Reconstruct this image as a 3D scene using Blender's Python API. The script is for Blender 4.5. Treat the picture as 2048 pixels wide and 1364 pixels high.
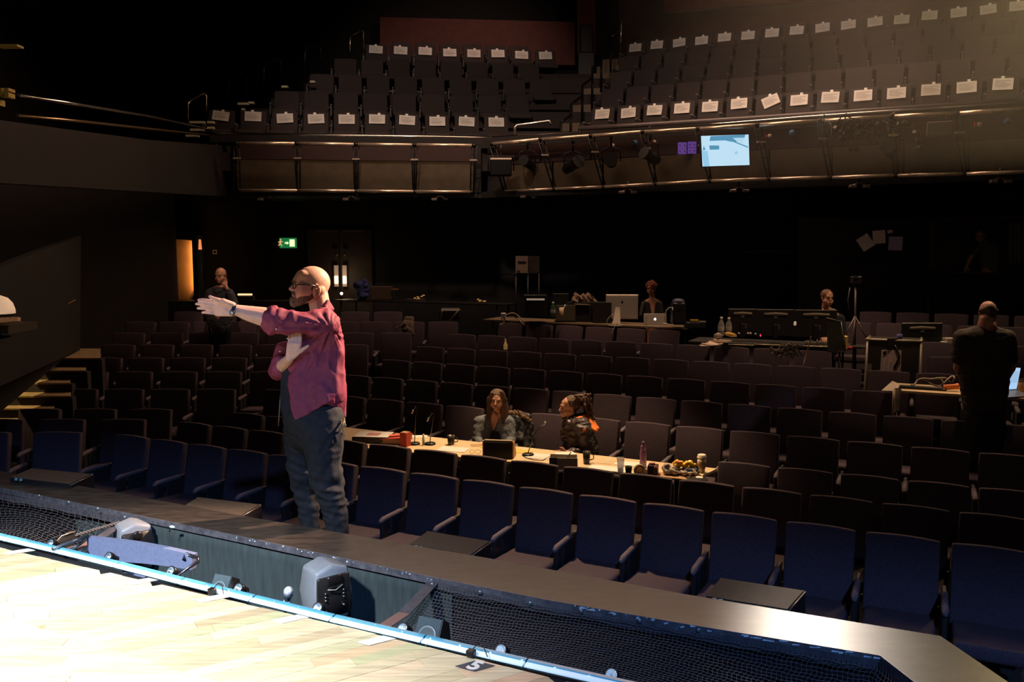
import bpy, bmesh, math, random
from mathutils import Vector, Matrix, Euler
RND = random.Random(11)
SC = bpy.context.scene
COL = SC.collection
for o in list(bpy.data.objects):
    bpy.data.objects.remove(o, do_unlink=True)
PI = math.pi
# ------------------------------------------------------------------ camera
F = 1700.0
TILT = math.atan((682.0 - 510.0) / F)
CAMZ = 1.6
cd = bpy.data.cameras.new('camera')
cam = bpy.data.objects.new('camera', cd)
COL.objects.link(cam)
cam.location = (0, 0, CAMZ)
cam.rotation_euler = (PI / 2 - TILT, 0, 0)
cd.sensor_width = 36.0
cd.lens = F / 2048.0 * 36.0
cd.clip_end = 200
cd.clip_start = 0.05
SC.camera = cam
# ------------------------------------------------------------------ world, exposure
w = bpy.data.worlds.new('world')
SC.world = w
w.use_nodes = True
w.node_tree.nodes['Background'].inputs[0].default_value = (0.035, 0.030, 0.032, 1)
w.node_tree.nodes['Background'].inputs[1].default_value = 0.20
SC.view_settings.view_transform = 'Standard'
SC.view_settings.look = 'None'
SC.view_settings.exposure = 0.0
SC.view_settings.gamma = 1.0
SC.view_settings.use_curve_mapping = False
# ------------------------------------------------------------------ lights
def aim(o, tgt):
    d = Vector(tgt) - o.location
    o.rotation_euler = d.to_track_quat('-Z', 'Y').to_euler()
def spot(name, loc, tgt, power, color, deg, blend=0.5, size=0.15):
    l = bpy.data.lights.new(name, 'SPOT')
    l.energy = power; l.color = color; l.spot_size = math.radians(deg); l.spot_blend = blend
    l.shadow_soft_size = size
    o = bpy.data.objects.new(name, l); COL.objects.link(o); o.location = loc; aim(o, tgt)
    return o
def area(name, loc, tgt, power, color, sx, sy):
    l = bpy.data.lights.new(name, 'AREA')
    l.shape = 'RECTANGLE'; l.size = sx; l.size_y = sy; l.energy = power; l.color = color
    o = bpy.data.objects.new(name, l); COL.objects.link(o); o.location = loc; aim(o, tgt)
    return o
def point(name, loc, power, color, size=0.05):
    l = bpy.data.lights.new(name, 'POINT')
    l.energy = power; l.color = color; l.shadow_soft_size = size
    o = bpy.data.objects.new(name, l); COL.objects.link(o); o.location = loc
    return o
WARM = (1.0, 0.62, 0.40)
COOL = (0.62, 0.82, 1.0)
# stage wash on the boards, strongest to the left
spot('stage_key', (-4.0, -2.0, 7.0), (-2.7, 2.4, 0), 14000, (0.93, 0.97, 1.0), 38, 1.0, 0.3)
spot('stage_wash', (0.5, -2.5, 7.0), (-0.9, 3.0, 0), 1500, (1.0, 0.97, 0.95), 34, 1.0, 0.3)
# cool light from upstage, cut off low on the front row by an unseen header added as blocker
spot('stage_blue', (1.0, -4.6, 6.5), (0.4, 5.2, -0.9), 2300, (0.20, 0.42, 1.0), 54, 0.6, 0.16)
spot('side_boom', (-6.5, 1.0, 3.8), (-1.35, 4.9, 1.3), 48, (1.0, 0.80, 0.66), 18, 0.8, 0.12)
spot('hand_light', (-6.0, 0.5, 2.6), (-1.75, 4.68, 1.25), 330, (0.90, 0.86, 1.0), 5.5, 0.8, 0.05)
spot('rim_light', (3.5, 7.5, 4.7), (-1.1, 5.0, 1.0), 8000, (1.0, 0.64, 0.44), 16, 0.7, 0.08)
# light falling on the right end of the pit rail
spot('rail_light', (3.7, 10.4, 3.5), (1.36, 3.45, 0), 1150, (1.0, 0.86, 0.72), 8, 1.0, 0.1)
# warm working light over the auditorium
area('house_light_stalls', (1.0, 14.6, 7.0), (1.0, 11.2, 0), 400, WARM, 10, 1.5)
area('house_light_front', (2.0, 6.0, 8.0), (2.0, 9.0, 0), 12, (1.0, 0.70, 0.55), 8, 2.0)
spot('circle_spot_left', (-2.0, 8.0, 9.5), (-1.6, 18.8, 5.0), 1650, (1.0, 0.74, 0.58), 44, 0.7, 0.3)
spot('circle_spot_mid', (4.0, 8.0, 9.5), (5.0, 17.8, 5.2), 1450, (1.0, 0.74, 0.58), 38, 0.7, 0.3)
spot('circle_spot_right', (8.0, 8.0, 9.5), (9.4, 15.6, 5.4), 1300, (1.0, 0.76, 0.46), 46, 0.8, 0.3)
spot('circle_back_light', (0.0, 19.5, 10.0), (-1.5, 24.2, 6.6), 240, (1.0, 0.55, 0.40), 70, 0.9, 0.2)
spot('circle_back_light_right', (8.0, 16.5, 9.8), (7.0, 22.0, 8.6), 200, (1.0, 0.55, 0.40), 80, 0.9, 0.2)
spot('desk_spot', (0.4, 9.7, 4.6), (0.4, 8.35, -0.4), 1600, (1.0, 0.68, 0.38), 50, 0.5, 0.1)
spot('face_spot', (-0.6, 5.6, 3.6), (0.2, 9.3, 0.1), 190, (1.0, 0.66, 0.42), 13, 0.8, 0.1)
spot('tech_spot', (1.5, 9.0, 6.5), (1.6, 13.8, 0.6), 420, WARM, 20, 0.8, 0.1)
spot('console_spot', (4.0, 9.3, 6.0), (4.2, 11.9, 0.2), 430, (1.0, 0.66, 0.42), 46, 0.8, 0.1)
spot('right_spot', (5.6, 9.6, 6.0), (4.6, 8.4, 0.4), 620, (1.0, 0.64, 0.40), 30, 0.7, 0.1)
spot('left_rear_spot', (-3.2, 9.0, 4.6), (-4.7, 13.9, 1.1), 330, (1.0, 0.62, 0.42), 12, 0.8, 0.1)

# ------------------------------------------------------------------ pixel helpers: points on real planes
CT, ST = math.cos(TILT), math.sin(TILT)
def ray(px, py):
    x = px - 1024.0; y = py - 682.0
    return Vector((x, F * CT - y * ST, -(y * CT + F * ST)))
def at_z(px, py, z):
    d = ray(px, py); s = (z - CAMZ) / d.z
    return Vector((d.x * s, d.y * s, z))
def at_y(px, py, Y):
    d = ray(px, py); s = Y / d.y
    return Vector((d.x * s, Y, CAMZ + d.z * s))
# ------------------------------------------------------------------ materials
MATS = {}
def mat(name, col, rough=0.6, metal=0.0, emit=None, es=1.0, var=0.0, vscale=20.0, bump=0.0, bscale=60.0,
        trans=0.0, rnd=0.0, alpha=1.0, spec=None, stretch=None, ior=1.45):
    if name in MATS: return MATS[name]
    m = bpy.data.materials.new(name); m.use_nodes = True
    nt = m.node_tree; b = nt.nodes['Principled BSDF']
    b.inputs['Base Color'].default_value = (*col, 1)
    b.inputs['Roughness'].default_value = rough
    b.inputs['Metallic'].default_value = metal
    if spec is not None: b.inputs['Specular IOR Level'].default_value = spec
    if emit:
        b.inputs['Emission Color'].default_value = (*emit, 1); b.inputs['Emission Strength'].default_value = es
    if trans:
        b.inputs['Transmission Weight'].default_value = trans; b.inputs['IOR'].default_value = ior
    if alpha < 1: b.inputs['Alpha'].default_value = alpha
    tc = None
    if var or bump:
        tc = nt.nodes.new('ShaderNodeTexCoord'); mp = nt.nodes.new('ShaderNodeMapping')
        nt.links.new(tc.outputs['Object'], mp.inputs[0])
        if stretch: mp.inputs['Scale'].default_value = stretch
    last = None
    if var:
        n = nt.nodes.new('ShaderNodeTexNoise'); n.inputs['Scale'].default_value = vscale; n.inputs['Detail'].default_value = 4
        nt.links.new(mp.outputs[0], n.inputs['Vector'])
        mr = nt.nodes.new('ShaderNodeMapRange'); mr.inputs[1].default_value = 0.3; mr.inputs[2].default_value = 0.7
        mr.inputs[3].default_value = 1 - var; mr.inputs[4].default_value = 1 + var
        nt.links.new(n.outputs['Fac'], mr.inputs[0]); last = mr.outputs[0]
    if rnd:
        oi = nt.nodes.new('ShaderNodeObjectInfo'); mr = nt.nodes.new('ShaderNodeMapRange')
        mr.inputs[3].default_value = 1 - rnd; mr.inputs[4].default_value = 1 + rnd
        nt.links.new(oi.outputs['Random'], mr.inputs[0])
        if last:
            mm = nt.nodes.new('ShaderNodeMath'); mm.operation = 'MULTIPLY'
            nt.links.new(last, mm.inputs[0]); nt.links.new(mr.outputs[0], mm.inputs[1]); last = mm.outputs[0]
        else: last = mr.outputs[0]
    if last:
        vm = nt.nodes.new('ShaderNodeVectorMath'); vm.operation = 'SCALE'
        vm.inputs[0].default_value = col; nt.links.new(last, vm.inputs['Scale'])
        nt.links.new(vm.outputs[0], b.inputs['Base Color'])
    if bump:
        n = nt.nodes.new('ShaderNodeTexNoise'); n.inputs['Scale'].default_value = bscale; n.inputs['Detail'].default_value = 3
        nt.links.new(mp.outputs[0], n.inputs['Vector'])
        bp = nt.nodes.new('ShaderNodeBump'); bp.inputs['Strength'].default_value = bump; bp.inputs['Distance'].default_value = 0.01
        nt.links.new(n.outputs['Fac'], bp.inputs['Height']); nt.links.new(bp.outputs[0], b.inputs['Normal'])
    MATS[name] = m
    return m
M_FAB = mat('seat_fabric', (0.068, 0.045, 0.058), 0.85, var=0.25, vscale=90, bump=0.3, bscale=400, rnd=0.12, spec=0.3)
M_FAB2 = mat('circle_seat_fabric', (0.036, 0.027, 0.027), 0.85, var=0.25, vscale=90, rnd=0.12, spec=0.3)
M_SHELL = mat('seat_shell', (0.02, 0.017, 0.018), 0.5)
M_ARM = mat('armrest_fabric', (0.10, 0.075, 0.090), 0.8, var=0.2, vscale=50, rnd=0.15)
M_BLACK = mat('black_paint', (0.009, 0.008, 0.009), 0.5, var=0.3, vscale=8)
M_BLACKM = mat('black_metal', (0.02, 0.02, 0.022), 0.35, 0.6)
M_DKWALL = mat('dark_wall', (0.009, 0.0058, 0.0055), 0.8, var=0.3, vscale=3)
M_BLUEWALL = mat('dark_blue_wall', (0.008, 0.009, 0.020), 0.8, var=0.3, vscale=2)
M_BRWALL = mat('brown_wall', (0.05, 0.032, 0.02), 0.75, var=0.2, vscale=4)
M_RED = mat('red_wall', (0.080, 0.014, 0.009), 0.7, var=0.2, vscale=5)
M_CARPET = mat('carpet', (0.03, 0.022, 0.022), 0.95, var=0.3, vscale=60)
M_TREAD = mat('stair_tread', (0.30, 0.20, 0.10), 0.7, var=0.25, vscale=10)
M_CHROME = mat('chrome', (0.75, 0.70, 0.66), 0.22, 1.0)
M_PIPE = mat('scaffold_pipe', (0.85, 0.68, 0.54), 0.30, 0.75, var=0.15, vscale=14)
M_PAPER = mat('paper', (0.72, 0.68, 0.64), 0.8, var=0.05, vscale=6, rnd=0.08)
M_INK = mat('ink', (0.22, 0.19, 0.18), 0.8)
M_TAPE = mat('white_tape', (0.85, 0.83, 0.80), 0.6)
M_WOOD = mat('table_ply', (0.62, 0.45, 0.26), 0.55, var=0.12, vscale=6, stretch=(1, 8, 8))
M_WHITE = mat('white_plastic', (0.75, 0.72, 0.68), 0.4)
M_ALU = mat('brushed_aluminium', (0.62, 0.58, 0.52), 0.35, 0.7, var=0.06, vscale=30)
M_SKIN = mat('skin', (0.62, 0.36, 0.26), 0.55, var=0.10, vscale=30, bump=0.08, bscale=120)
M_SKIN2 = mat('skin_tanned', (0.50, 0.24, 0.15), 0.55, var=0.10, vscale=30)
M_SHIRT = mat('maroon_shirt', (0.21, 0.026, 0.058), 0.72, var=0.16, vscale=28, bump=0.10, bscale=160)
M_TEE = mat('navy_shirt', (0.009, 0.011, 0.018), 0.9, var=0.2, vscale=30)
M_JEAN = mat('dark_jeans', (0.008, 0.011, 0.016), 0.85, var=0.25, vscale=40, bump=0.3, bscale=200)
M_BEARD = mat('brown_beard', (0.17, 0.105, 0.065), 0.9, var=0.35, vscale=120, bump=0.8, bscale=260)
M_HAIR = mat('brown_hair', (0.085, 0.042, 0.024), 0.6, var=0.4, vscale=60, bump=0.8, bscale=160, stretch=(1, 1, 0.15))
M_GREYHAIR = mat('grey_hair', (0.20, 0.15, 0.11), 0.8, var=0.3, vscale=90)
M_EYE = mat('eye_white', (0.16, 0.12, 0.10), 0.25)
M_DARK = mat('dark_detail', (0.012, 0.01, 0.01), 0.3)
M_LIP = mat('lip', (0.42, 0.17, 0.13), 0.5)
M_GLASS = mat('clear_glass', (0.9, 0.9, 0.9), 0.05, trans=1.0)
# ------------------------------------------------------------------ mesh tools
def link(o, parent=None):
    COL.objects.link(o)
    if parent: o.parent = parent
    return o
def tag(o, label=None, cat=None, group=None, kind=None, category=None):
    cat = cat or category
    if label: o['label'] = label
    if cat: o['category'] = cat
    if group: o['group'] = group
    if kind: o['kind'] = kind
    return o
def thing(name, label, cat, loc=(0, 0, 0), rz=0.0, group=None):
    o = bpy.data.objects.new(name, None); o.empty_display_size = 0.05
    COL.objects.link(o); o.location = loc; o.rotation_euler = (0, 0, rz)
    o.matrix_basis = Matrix.Translation(Vector(loc)) @ Matrix.Rotation(rz, 4, 'Z')
    return tag(o, label, cat, group)
class MB:
    """collects primitive shapes in one bmesh; M maps local to target space"""
    def __init__(s, M=None): s.bm = bmesh.new(); s.M = M or Matrix.Identity(4)
    def _add(s, bm2, M=None):
        T = s.M @ (M or Matrix.Identity(4)); mp = {}
        for v in bm2.verts: mp[v.index] = s.bm.verts.new(T @ v.co)
        for f in bm2.faces:
            try: nf = s.bm.faces.new([mp[v.index] for v in f.verts]); nf.smooth = f.smooth
            except ValueError: pass
        bm2.free(); return s
    def box(s, c, d, rot=None, bev=0.0, seg=1, taper=None):
        b = bmesh.new(); bmesh.ops.create_cube(b, size=1)
        for v in b.verts:
            v.co = Vector((v.co.x * d[0], v.co.y * d[1], v.co.z * d[2]))
            if taper and v.co.z > 0: v.co.x *= taper[0]; v.co.y *= taper[1]
        if bev: bmesh.ops.bevel(b, geom=b.edges[:], offset=bev, segments=seg, affect='EDGES', profile=0.5)
        b.verts.index_update()
        M = Matrix.Translation(Vector(c))
        if rot is not None: M = M @ (rot.to_4x4() if hasattr(rot, 'to_4x4') else Euler(rot).to_matrix().to_4x4())
        return s._add(b, M)
    def tube(s, pts, r, n=8, closed=False, caps=True):
        pts = [Vector(p) for p in pts]; rs = r if isinstance(r, (list, tuple)) else [r] * len(pts)
        b = s.bm; rings = []; N = len(pts); up = None
        for i, p in enumerate(pts):
            if closed: t = pts[(i + 1) % N] - pts[i - 1]
            else: t = pts[min(i + 1, N - 1)] - pts[max(i - 1, 0)]
            t.normalize()
            if up is None: up = Vector((0, 0, 1)) if abs(t.z) < 0.9 else Vector((0, 1, 0))
            u = t.cross(up)
            if u.length < 1e-5: up = Vector((1, 0, 0)); u = t.cross(up)
            u.normalize(); v = u.cross(t).normalized(); up = v
            rings.append([b.verts.new(s.M @ (p + (u * math.cos(2 * PI * k / n) + v * math.sin(2 * PI * k / n)) * rs[i])) for k in range(n)])
        for i in range(N if closed else N - 1):
            A = rings[i]; B = rings[(i + 1) % N]
            for k in range(n):
                f = b.faces.new([A[k], A[(k + 1) % n], B[(k + 1) % n], B[k]]); f.smooth = True
        if caps and not closed:
            b.faces.new(rings[0][::-1]); b.faces.new(rings[-1])
        return s
    def lathe(s, prof, c=(0, 0, 0), n=16, M=None, smooth=True):
        b = bmesh.new(); rings = []
        for (r, z) in prof:
            rings.append([b.verts.new((max(r, 1e-4) * math.cos(2 * PI * k / n), max(r, 1e-4) * math.sin(2 * PI * k / n), z)) for k in range(n)])
        for i in range(len(prof) - 1):
            for k in range(n):
                f = b.faces.new([rings[i][k], rings[i][(k + 1) % n], rings[i + 1][(k + 1) % n], rings[i + 1][k]]); f.smooth = smooth
        b.faces.new(rings[0][::-1]); b.faces.new(rings[-1]); b.verts.index_update()
        return s._add(b, Matrix.Translation(Vector(c)) @ (M or Matrix.Identity(4)))
    def sph(s, c, r, rot=None, sub=2):
        if not isinstance(r, (tuple, list)): r = (r, r, r)
        b = bmesh.new(); bmesh.ops.create_icosphere(b, subdivisions=sub, radius=1)
        for v in b.verts: v.co = Vector((v.co.x * r[0], v.co.y * r[1], v.co.z * r[2]))
        for f in b.faces: f.smooth = True
        M = Matrix.Translation(Vector(c))
        if rot is not None: M = M @ Euler(rot).to_matrix().to_4x4()
        b.verts.index_update(); return s._add(b, M)
    def hull(s, pr, sub=1, smooth=True):
        b = bmesh.new()
        for (p, r) in pr:
            q = bmesh.ops.create_icosphere(b, subdivisions=sub, radius=r)
            for v in q['verts']: v.co += Vector(p)
        res = bmesh.ops.convex_hull(b, input=b.verts[:])
        dele = [e for e in res['geom_interior'] if isinstance(e, bmesh.types.BMVert)] + [e for e in res['geom_unused'] if isinstance(e, bmesh.types.BMVert)]
        if dele: bmesh.ops.delete(b, geom=list(set(dele)), context='VERTS')
        for f in b.faces: f.smooth = smooth
        b.verts.index_update(); return s._add(b)
    def prism(s, poly, h, M=None):
        """polygon in local xy, extruded z 0..h"""
        b = bmesh.new(); n = len(poly)
        A = [b.verts.new((p[0], p[1], 0)) for p in poly]; B = [b.verts.new((p[0], p[1], h)) for p in poly]
        b.faces.new(A[::-1]); b.faces.new(B)
        for i in range(n): b.faces.new([A[i], A[(i + 1) % n], B[(i + 1) % n], B[i]])
        bmesh.ops.recalc_face_normals(b, faces=b.faces[:]); b.verts.index_update()
        return s._add(b, M)
    def solid(s, A, B):
        """two matching loops of 3D points, capped"""
        b = s.bm; n = len(A)
        a = [b.verts.new(s.M @ Vector(p)) for p in A]; c = [b.verts.new(s.M @ Vector(p)) for p in B]
        fs = [b.faces.new(a[::-1]), b.faces.new(c)]
        for i in range(n): fs.append(b.faces.new([a[i], a[(i + 1) % n], c[(i + 1) % n], c[i]]))
        bmesh.ops.recalc_face_normals(b, faces=fs); return s
    def mesh(s, name, m):
        me = bpy.data.meshes.new(name); s.bm.to_mesh(me); s.bm.free()
        if m: me.materials.append(m)
        return me
    def build(s, name, m, parent=None, **kw):
        o = bpy.data.objects.new(name, s.mesh(name, m)); link(o, parent)
        return tag(o, **kw) if kw else o
def bx(name, c, d, m, parent=None, rot=None, bev=0.0, M=None, **kw):
    return MB(M).box(c, d, rot, bev).build(name, m, parent, **kw)
def struct(o): o['kind'] = 'structure'; return o
def frame(loc, rz=0.0, rx=0.0):
    return Matrix.Translation(Vector(loc)) @ Matrix.Rotation(rz, 4, 'Z') @ Matrix.Rotation(rx, 4, 'X')
def copy_tree(o, parent=None):
    c = o.copy(); COL.objects.link(c); c.parent = parent
    for ch in o.children: copy_tree(ch, c)
    return c
def blob(name, m, parent, add, vox=0.008, smooth=4, noise=None, label=None):
    """fuse the shapes add(mb) puts down into one continuous skin"""
    mb = MB(); add(mb); me = mb.mesh(name, m)
    o = bpy.data.objects.new('tmp', me); COL.objects.link(o)
    r = o.modifiers.new('r', 'REMESH'); r.mode = 'VOXEL'; r.voxel_size = vox; r.use_smooth_shade = True
    if smooth:
        q = o.modifiers.new('s', 'SMOOTH'); q.factor = 0.5; q.iterations = smooth
    dg = bpy.context.evaluated_depsgraph_get(); dg.update()
    me2 = bpy.data.meshes.new_from_object(o.evaluated_get(dg)); me2.name = name
    bpy.data.objects.remove(o); bpy.data.meshes.remove(me)
    if noise:
        from mathutils import noise as N
        nrm = [v.normal.copy() for v in me2.vertices]
        for v, nn in zip(me2.vertices, nrm): v.co += nn * noise(v.co, N)
    if not me2.materials: me2.materials.append(m)
    o = bpy.data.objects.new(name, me2); link(o, parent)
    for p in me2.polygons: p.use_smooth = True
    if label: o['label'] = label
    return o
def text_mesh(name, s, size, m, M, parent=None, depth=0.001, bold=0.0):
    cu = bpy.data.curves.new(name, 'FONT'); cu.body = s; cu.size = size; cu.extrude = depth; cu.offset = bold
    cu.align_x = 'CENTER'; cu.align_y = 'CENTER'; cu.resolution_u = 3
    o = bpy.data.objects.new('tmp', cu); COL.objects.link(o)
    dg = bpy.context.evaluated_depsgraph_get(); dg.update()
    me = bpy.data.meshes.new_from_object(o.evaluated_get(dg)); bpy.data.objects.remove(o)
    me.transform(M); me.materials.clear(); me.materials.append(m)
    o = bpy.data.objects.new(name, me); link(o, parent); return o
ORD = ['', 'first', 'second', 'third', 'fourth', 'fifth', 'sixth', 'seventh', 'eighth', 'ninth', 'tenth', 'eleventh', 'twelfth',
       'thirteenth', 'fourteenth', 'fifteenth', 'sixteenth', 'seventeenth', 'eighteenth', 'nineteenth', 'twentieth', 'twenty-first',
       'twenty-second', 'twenty-third', 'twenty-fourth', 'twenty-fifth', 'twenty-sixth', 'twenty-seventh', 'twenty-eighth']
# ================================================================== STAGE
def inv(t): return t.matrix_basis.inverted()
stE = [at_z(a, b, 0) for a, b in ((-260, 1010), (0, 1075), (120, 1103), (239, 1132), (420, 1178), (526, 1204), (700, 1247), (880, 1288), (1090, 1337), (1215, 1364), (1500, 1430))]
edir = (stE[8] - stE[1]).normalized(); enrm = Vector((-edir.y, edir.x, 0))   # points to the audience
stage = MB()
A = [Vector((p.x, p.y, -0.03)) for p in stE] + [Vector((1.2, 1.9, -0.03)), Vector((-6.5, 1.9, -0.03)), Vector((-6.5, 5.7, -0.03))]
stage.solid([(p.x, p.y, -1.5) for p in A], A)
stage = struct(stage.build('stage_floor', M_BLACK))
m = mat('painted_board', (0.66, 0.55, 0.36), 0.42, var=0.10, vscale=5, bump=0.06, bscale=30, stretch=(1, 9, 1))
nt = m.node_tree; b = nt.nodes['Principled BSDF']
oi = nt.nodes.new('ShaderNodeObjectInfo'); cr = nt.nodes.new('ShaderNodeValToRGB')
cr.color_ramp.interpolation = 'LINEAR'
els = cr.color_ramp.elements
els[0].position = 0; els[0].color = (0.60, 0.50, 0.30, 1); els[1].position = 1; els[1].color = (0.42, 0.30, 0.17, 1)
for p_, c_ in ((0.25, (0.74, 0.62, 0.40, 1)), (0.45, (0.72, 0.46, 0.28, 1)), (0.6, (0.50, 0.49, 0.27, 1)), (0.8, (0.70, 0.60, 0.38, 1))):
    e = els.new(p_); e.color = c_
nt.links.new(oi.outputs['Random'], cr.inputs[0])
tc = nt.nodes.new('ShaderNodeTexCoord'); mp = nt.nodes.new('ShaderNodeMapping'); mp.inputs['Rotation'].default_value = (0, 0, -math.radians(31)); mp.inputs['Scale'].default_value = (2, 26, 1)
nz = nt.nodes.new('ShaderNodeTexNoise'); nz.inputs['Scale'].default_value = 2.2; nz.inputs['Detail'].default_value = 5
nt.links.new(tc.outputs['Object'], mp.inputs[0]); nt.links.new(mp.outputs[0], nz.inputs['Vector'])
mx = nt.nodes.new('ShaderNodeMix'); mx.data_type = 'RGBA'; mx.blend_type = 'MULTIPLY'; mx.inputs[0].default_value = 1
mr = nt.nodes.new('ShaderNodeMapRange'); mr.inputs[1].default_value = 0.3; mr.inputs[2].default_value = 0.7; mr.inputs[3].default_value = 0.72; mr.inputs[4].default_value = 1.12
nt.links.new(nz.outputs['Fac'], mr.inputs[0]); nt.links.new(cr.outputs[0], mx.inputs[6]); nt.links.new(mr.outputs[0], mx.inputs[7])
nt.links.new(mx.outputs[2], b.inputs['Base Color'])
M_BOARD = m
def clip(poly, p, n):      # keep side where (x-p).n <= 0
    out = []
    for i in range(len(poly)):
        a = poly[i]; c = poly[(i + 1) % len(poly)]
        da = (a - p).dot(n); dc = (c - p).dot(n)
        if da <= 0: out.append(a)
        if (da < 0 < dc) or (dc < 0 < da): out.append(a + (c - a) * (da / (da - dc)))
    return out
planes = []
for i, j in ((1, 4), (4, 7), (7, 9)):
    d = (stE[j] - stE[i]).normalized(); n = Vector((-d.y, d.x, 0)); planes.append((stE[i] - n * 0.035, n))
for d_, n_ in ((Vector((-4.2, 0, 0)), Vector((-1, 0, 0))), (Vector((0, 2.15, 0)), Vector((0, -1, 0))), (Vector((0.8, 0, 0)), Vector((1, 0, 0)))): planes.append((d_, n_))
p0 = stE[1] - enrm * 0.035
def lay(ang, wd, lo, hi, dlo, dhi, seed, off=0):
    """boards at an angle, kept to the band dlo..dhi metres behind the edge"""
    r = random.Random(seed); u = Vector((math.cos(ang), math.sin(ang), 0)); v = Vector((-u.y, u.x, 0)); o = Vector((-1.5, 3.2, 0))
    t = -3.4
    while t < 3.4:
        s_ = -4.2 + r.random()
        while s_ < 4.2:
            L_ = r.uniform(lo, hi)
            c = [o + u * s_ + v * t, o + u * (s_ + L_ - .0015) + v * t, o + u * (s_ + L_ - .0015) + v * (t + wd - .0012), o + u * s_ + v * (t + wd - .0012)]
            for p, n in planes + [(p0 - enrm * dlo, enrm), (p0 - enrm * dhi, -enrm)]:
                if len(c) > 2: c = clip(c, p, n)
            if len(c) > 2:
                ar = abs(sum(c[i].x * c[(i + 1) % len(c)].y - c[(i + 1) % len(c)].x * c[i].y for i in range(len(c)))) / 2
                if ar > 0.002:
                    z = r.uniform(-0.0015, 0.0015)
                    MB().solid([(q.x, q.y, -.028) for q in c], [(q.x, q.y, z) for q in c]).build('plank', M_BOARD, stage)
            s_ += L_
        t += wd
lay(math.radians(31), 0.075, 0.7, 1.3, 0.0, 0.62, 3)
lay(math.radians(3), 0.085, 0.5, 1.1, 0.62, 1.02, 5)
lay(math.radians(66), 0.085, 0.6, 1.2, 1.02, 2.6, 8)
# light channel and clear kick rail along the edge
t = thing('edge_light_strip', 'long white light strip with blue-lit clear rim along the stage edge', 'light strip', stE[4])
m_ch = mat('strip_channel', (0.75, 0.86, 0.92), 0.3, emit=(0.55, 0.80, 1.0), es=0.45)
m_rim = mat('strip_rim', (0.10, 0.36, 0.50), 0.25, spec=0.8)  # blue light caught by the clear edge is put into this colour
pts = [p.copy() for p in stE]
def along(pts, step):
    out = [pts[0]]; acc = 0
    for i in range(len(pts) - 1):
        L_ = (pts[i + 1] - pts[i]).length; q = step - acc
        while q < L_:
            out.append(pts[i].lerp(pts[i + 1], q / L_)); q += step
        acc = (L_ - (q - step))
    return out
for a, c in zip(along(pts, 0.47)[:-1], along(pts, 0.47)[1:]):
    d = (c - a).normalized(); n = Vector((-d.y, d.x, 0)); a2 = a + d * .004; c2 = c - d * .004
    if a.x < -4.2: continue
    prof = [(-.030, 0.002), (-.030, .008), (-.004, .012), (.0, .002)]
    MB(inv(t)).solid([a2 + n * q[0] + Vector((0, 0, q[1])) for q in prof], [c2 + n * q[0] + Vector((0, 0, q[1])) for q in prof]).build('light_channel', m_ch, t)
    prof = [(.001, -.02), (.001, .016), (.020, .016), (.022, -.02)]
    MB(inv(t)).solid([a2 + n * q[0] + Vector((0, 0, q[1])) for q in prof], [c2 + n * q[0] + Vector((0, 0, q[1])) for q in prof]).build('rim_rail', m_rim, t)
for i in range(26):
    p = stE[1].lerp(stE[9], (i + .5) / 26); n = enrm
    # follow the slight bow
    k = min(range(1, 9), key=lambda q: abs((stE[q] - p).length)); 
    MB(inv(t)).sph(p + n * -.012 + Vector((0, 0, .013)), (.006, .006, .004), sub=1).build('lamp_bead', m_ch, t)
for px_, py_ in ((424, 1182), (942, 1306)):
    c = at_z(px_, py_, .02); tt = thing('cable_clamp', 'small black clamp on the stage edge strip ' + ('beside the small floor speaker' if px_ < 500 else 'above the number tag'), 'clamp', c, math.atan2(edir.y, edir.x))
    MB().box((0, 0, 0), (.035, .03, .028), bev=.004).build('clamp_body', M_BLACKM, tt)
    MB().tube([(0, .012, .01), (.02, .02, .035), (.05, .015, .03), (.075, .0, .0)], .002).build('wire', M_BLACKM, tt)
# tape marks and the number tag
TD = math.radians(31)
for i, (px_, py_) in enumerate(((38, 1103), (280, 1163), (422, 1197), (580, 1238), (752, 1281))):
    c = at_z(px_, py_, 0.0025)
    lab = ['white tape mark on the boards at the left end of the stage edge', 'white tape mark on the boards below the blue chair back', 'white tape mark on the boards right of the cable clamp',
           'white tape mark on the boards below the microphone', 'white tape mark on the boards nearest the number tag'][i]
    u_ = Vector((math.cos(TD), math.sin(TD), 0)); v_ = edir
    q = [c - u_ * .06 - v_ * .032, c - u_ * .06 + v_ * .032, c + u_ * .06 + v_ * .032, c + u_ * .06 - v_ * .032]
    tt = thing('tape_mark', lab, 'tape', c)
    MB(inv(tt)).solid(q, [a + Vector((0, 0, .0012)) for a in q]).build('tape', M_TAPE, tt)
tt = thing('number_tag', 'grey square tag with a white 5 on the stage boards', 'tag', at_z(950, 1332, 0.002))
c = tt.location; u_ = Vector((math.cos(TD), math.sin(TD), 0))
q = [c - u_ * .045 - edir * .045, c - u_ * .045 + edir * .045, c + u_ * .045 + edir * .045, c + u_ * .045 - edir * .045]
MB(inv(tt)).solid(q, [a + Vector((0, 0, .001)) for a in q]).build('tag_card', mat('tag_grey', (0.05, 0.055, 0.07), .6), tt)
ang = math.atan2(u_.y, u_.x)
text_mesh('numeral', '5', .10, M_WHITE, Matrix.Translation((0, 0, .0016)) @ Matrix.Rotation(ang - math.radians(62), 4, 'Z'), tt, .0004, .004)
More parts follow.
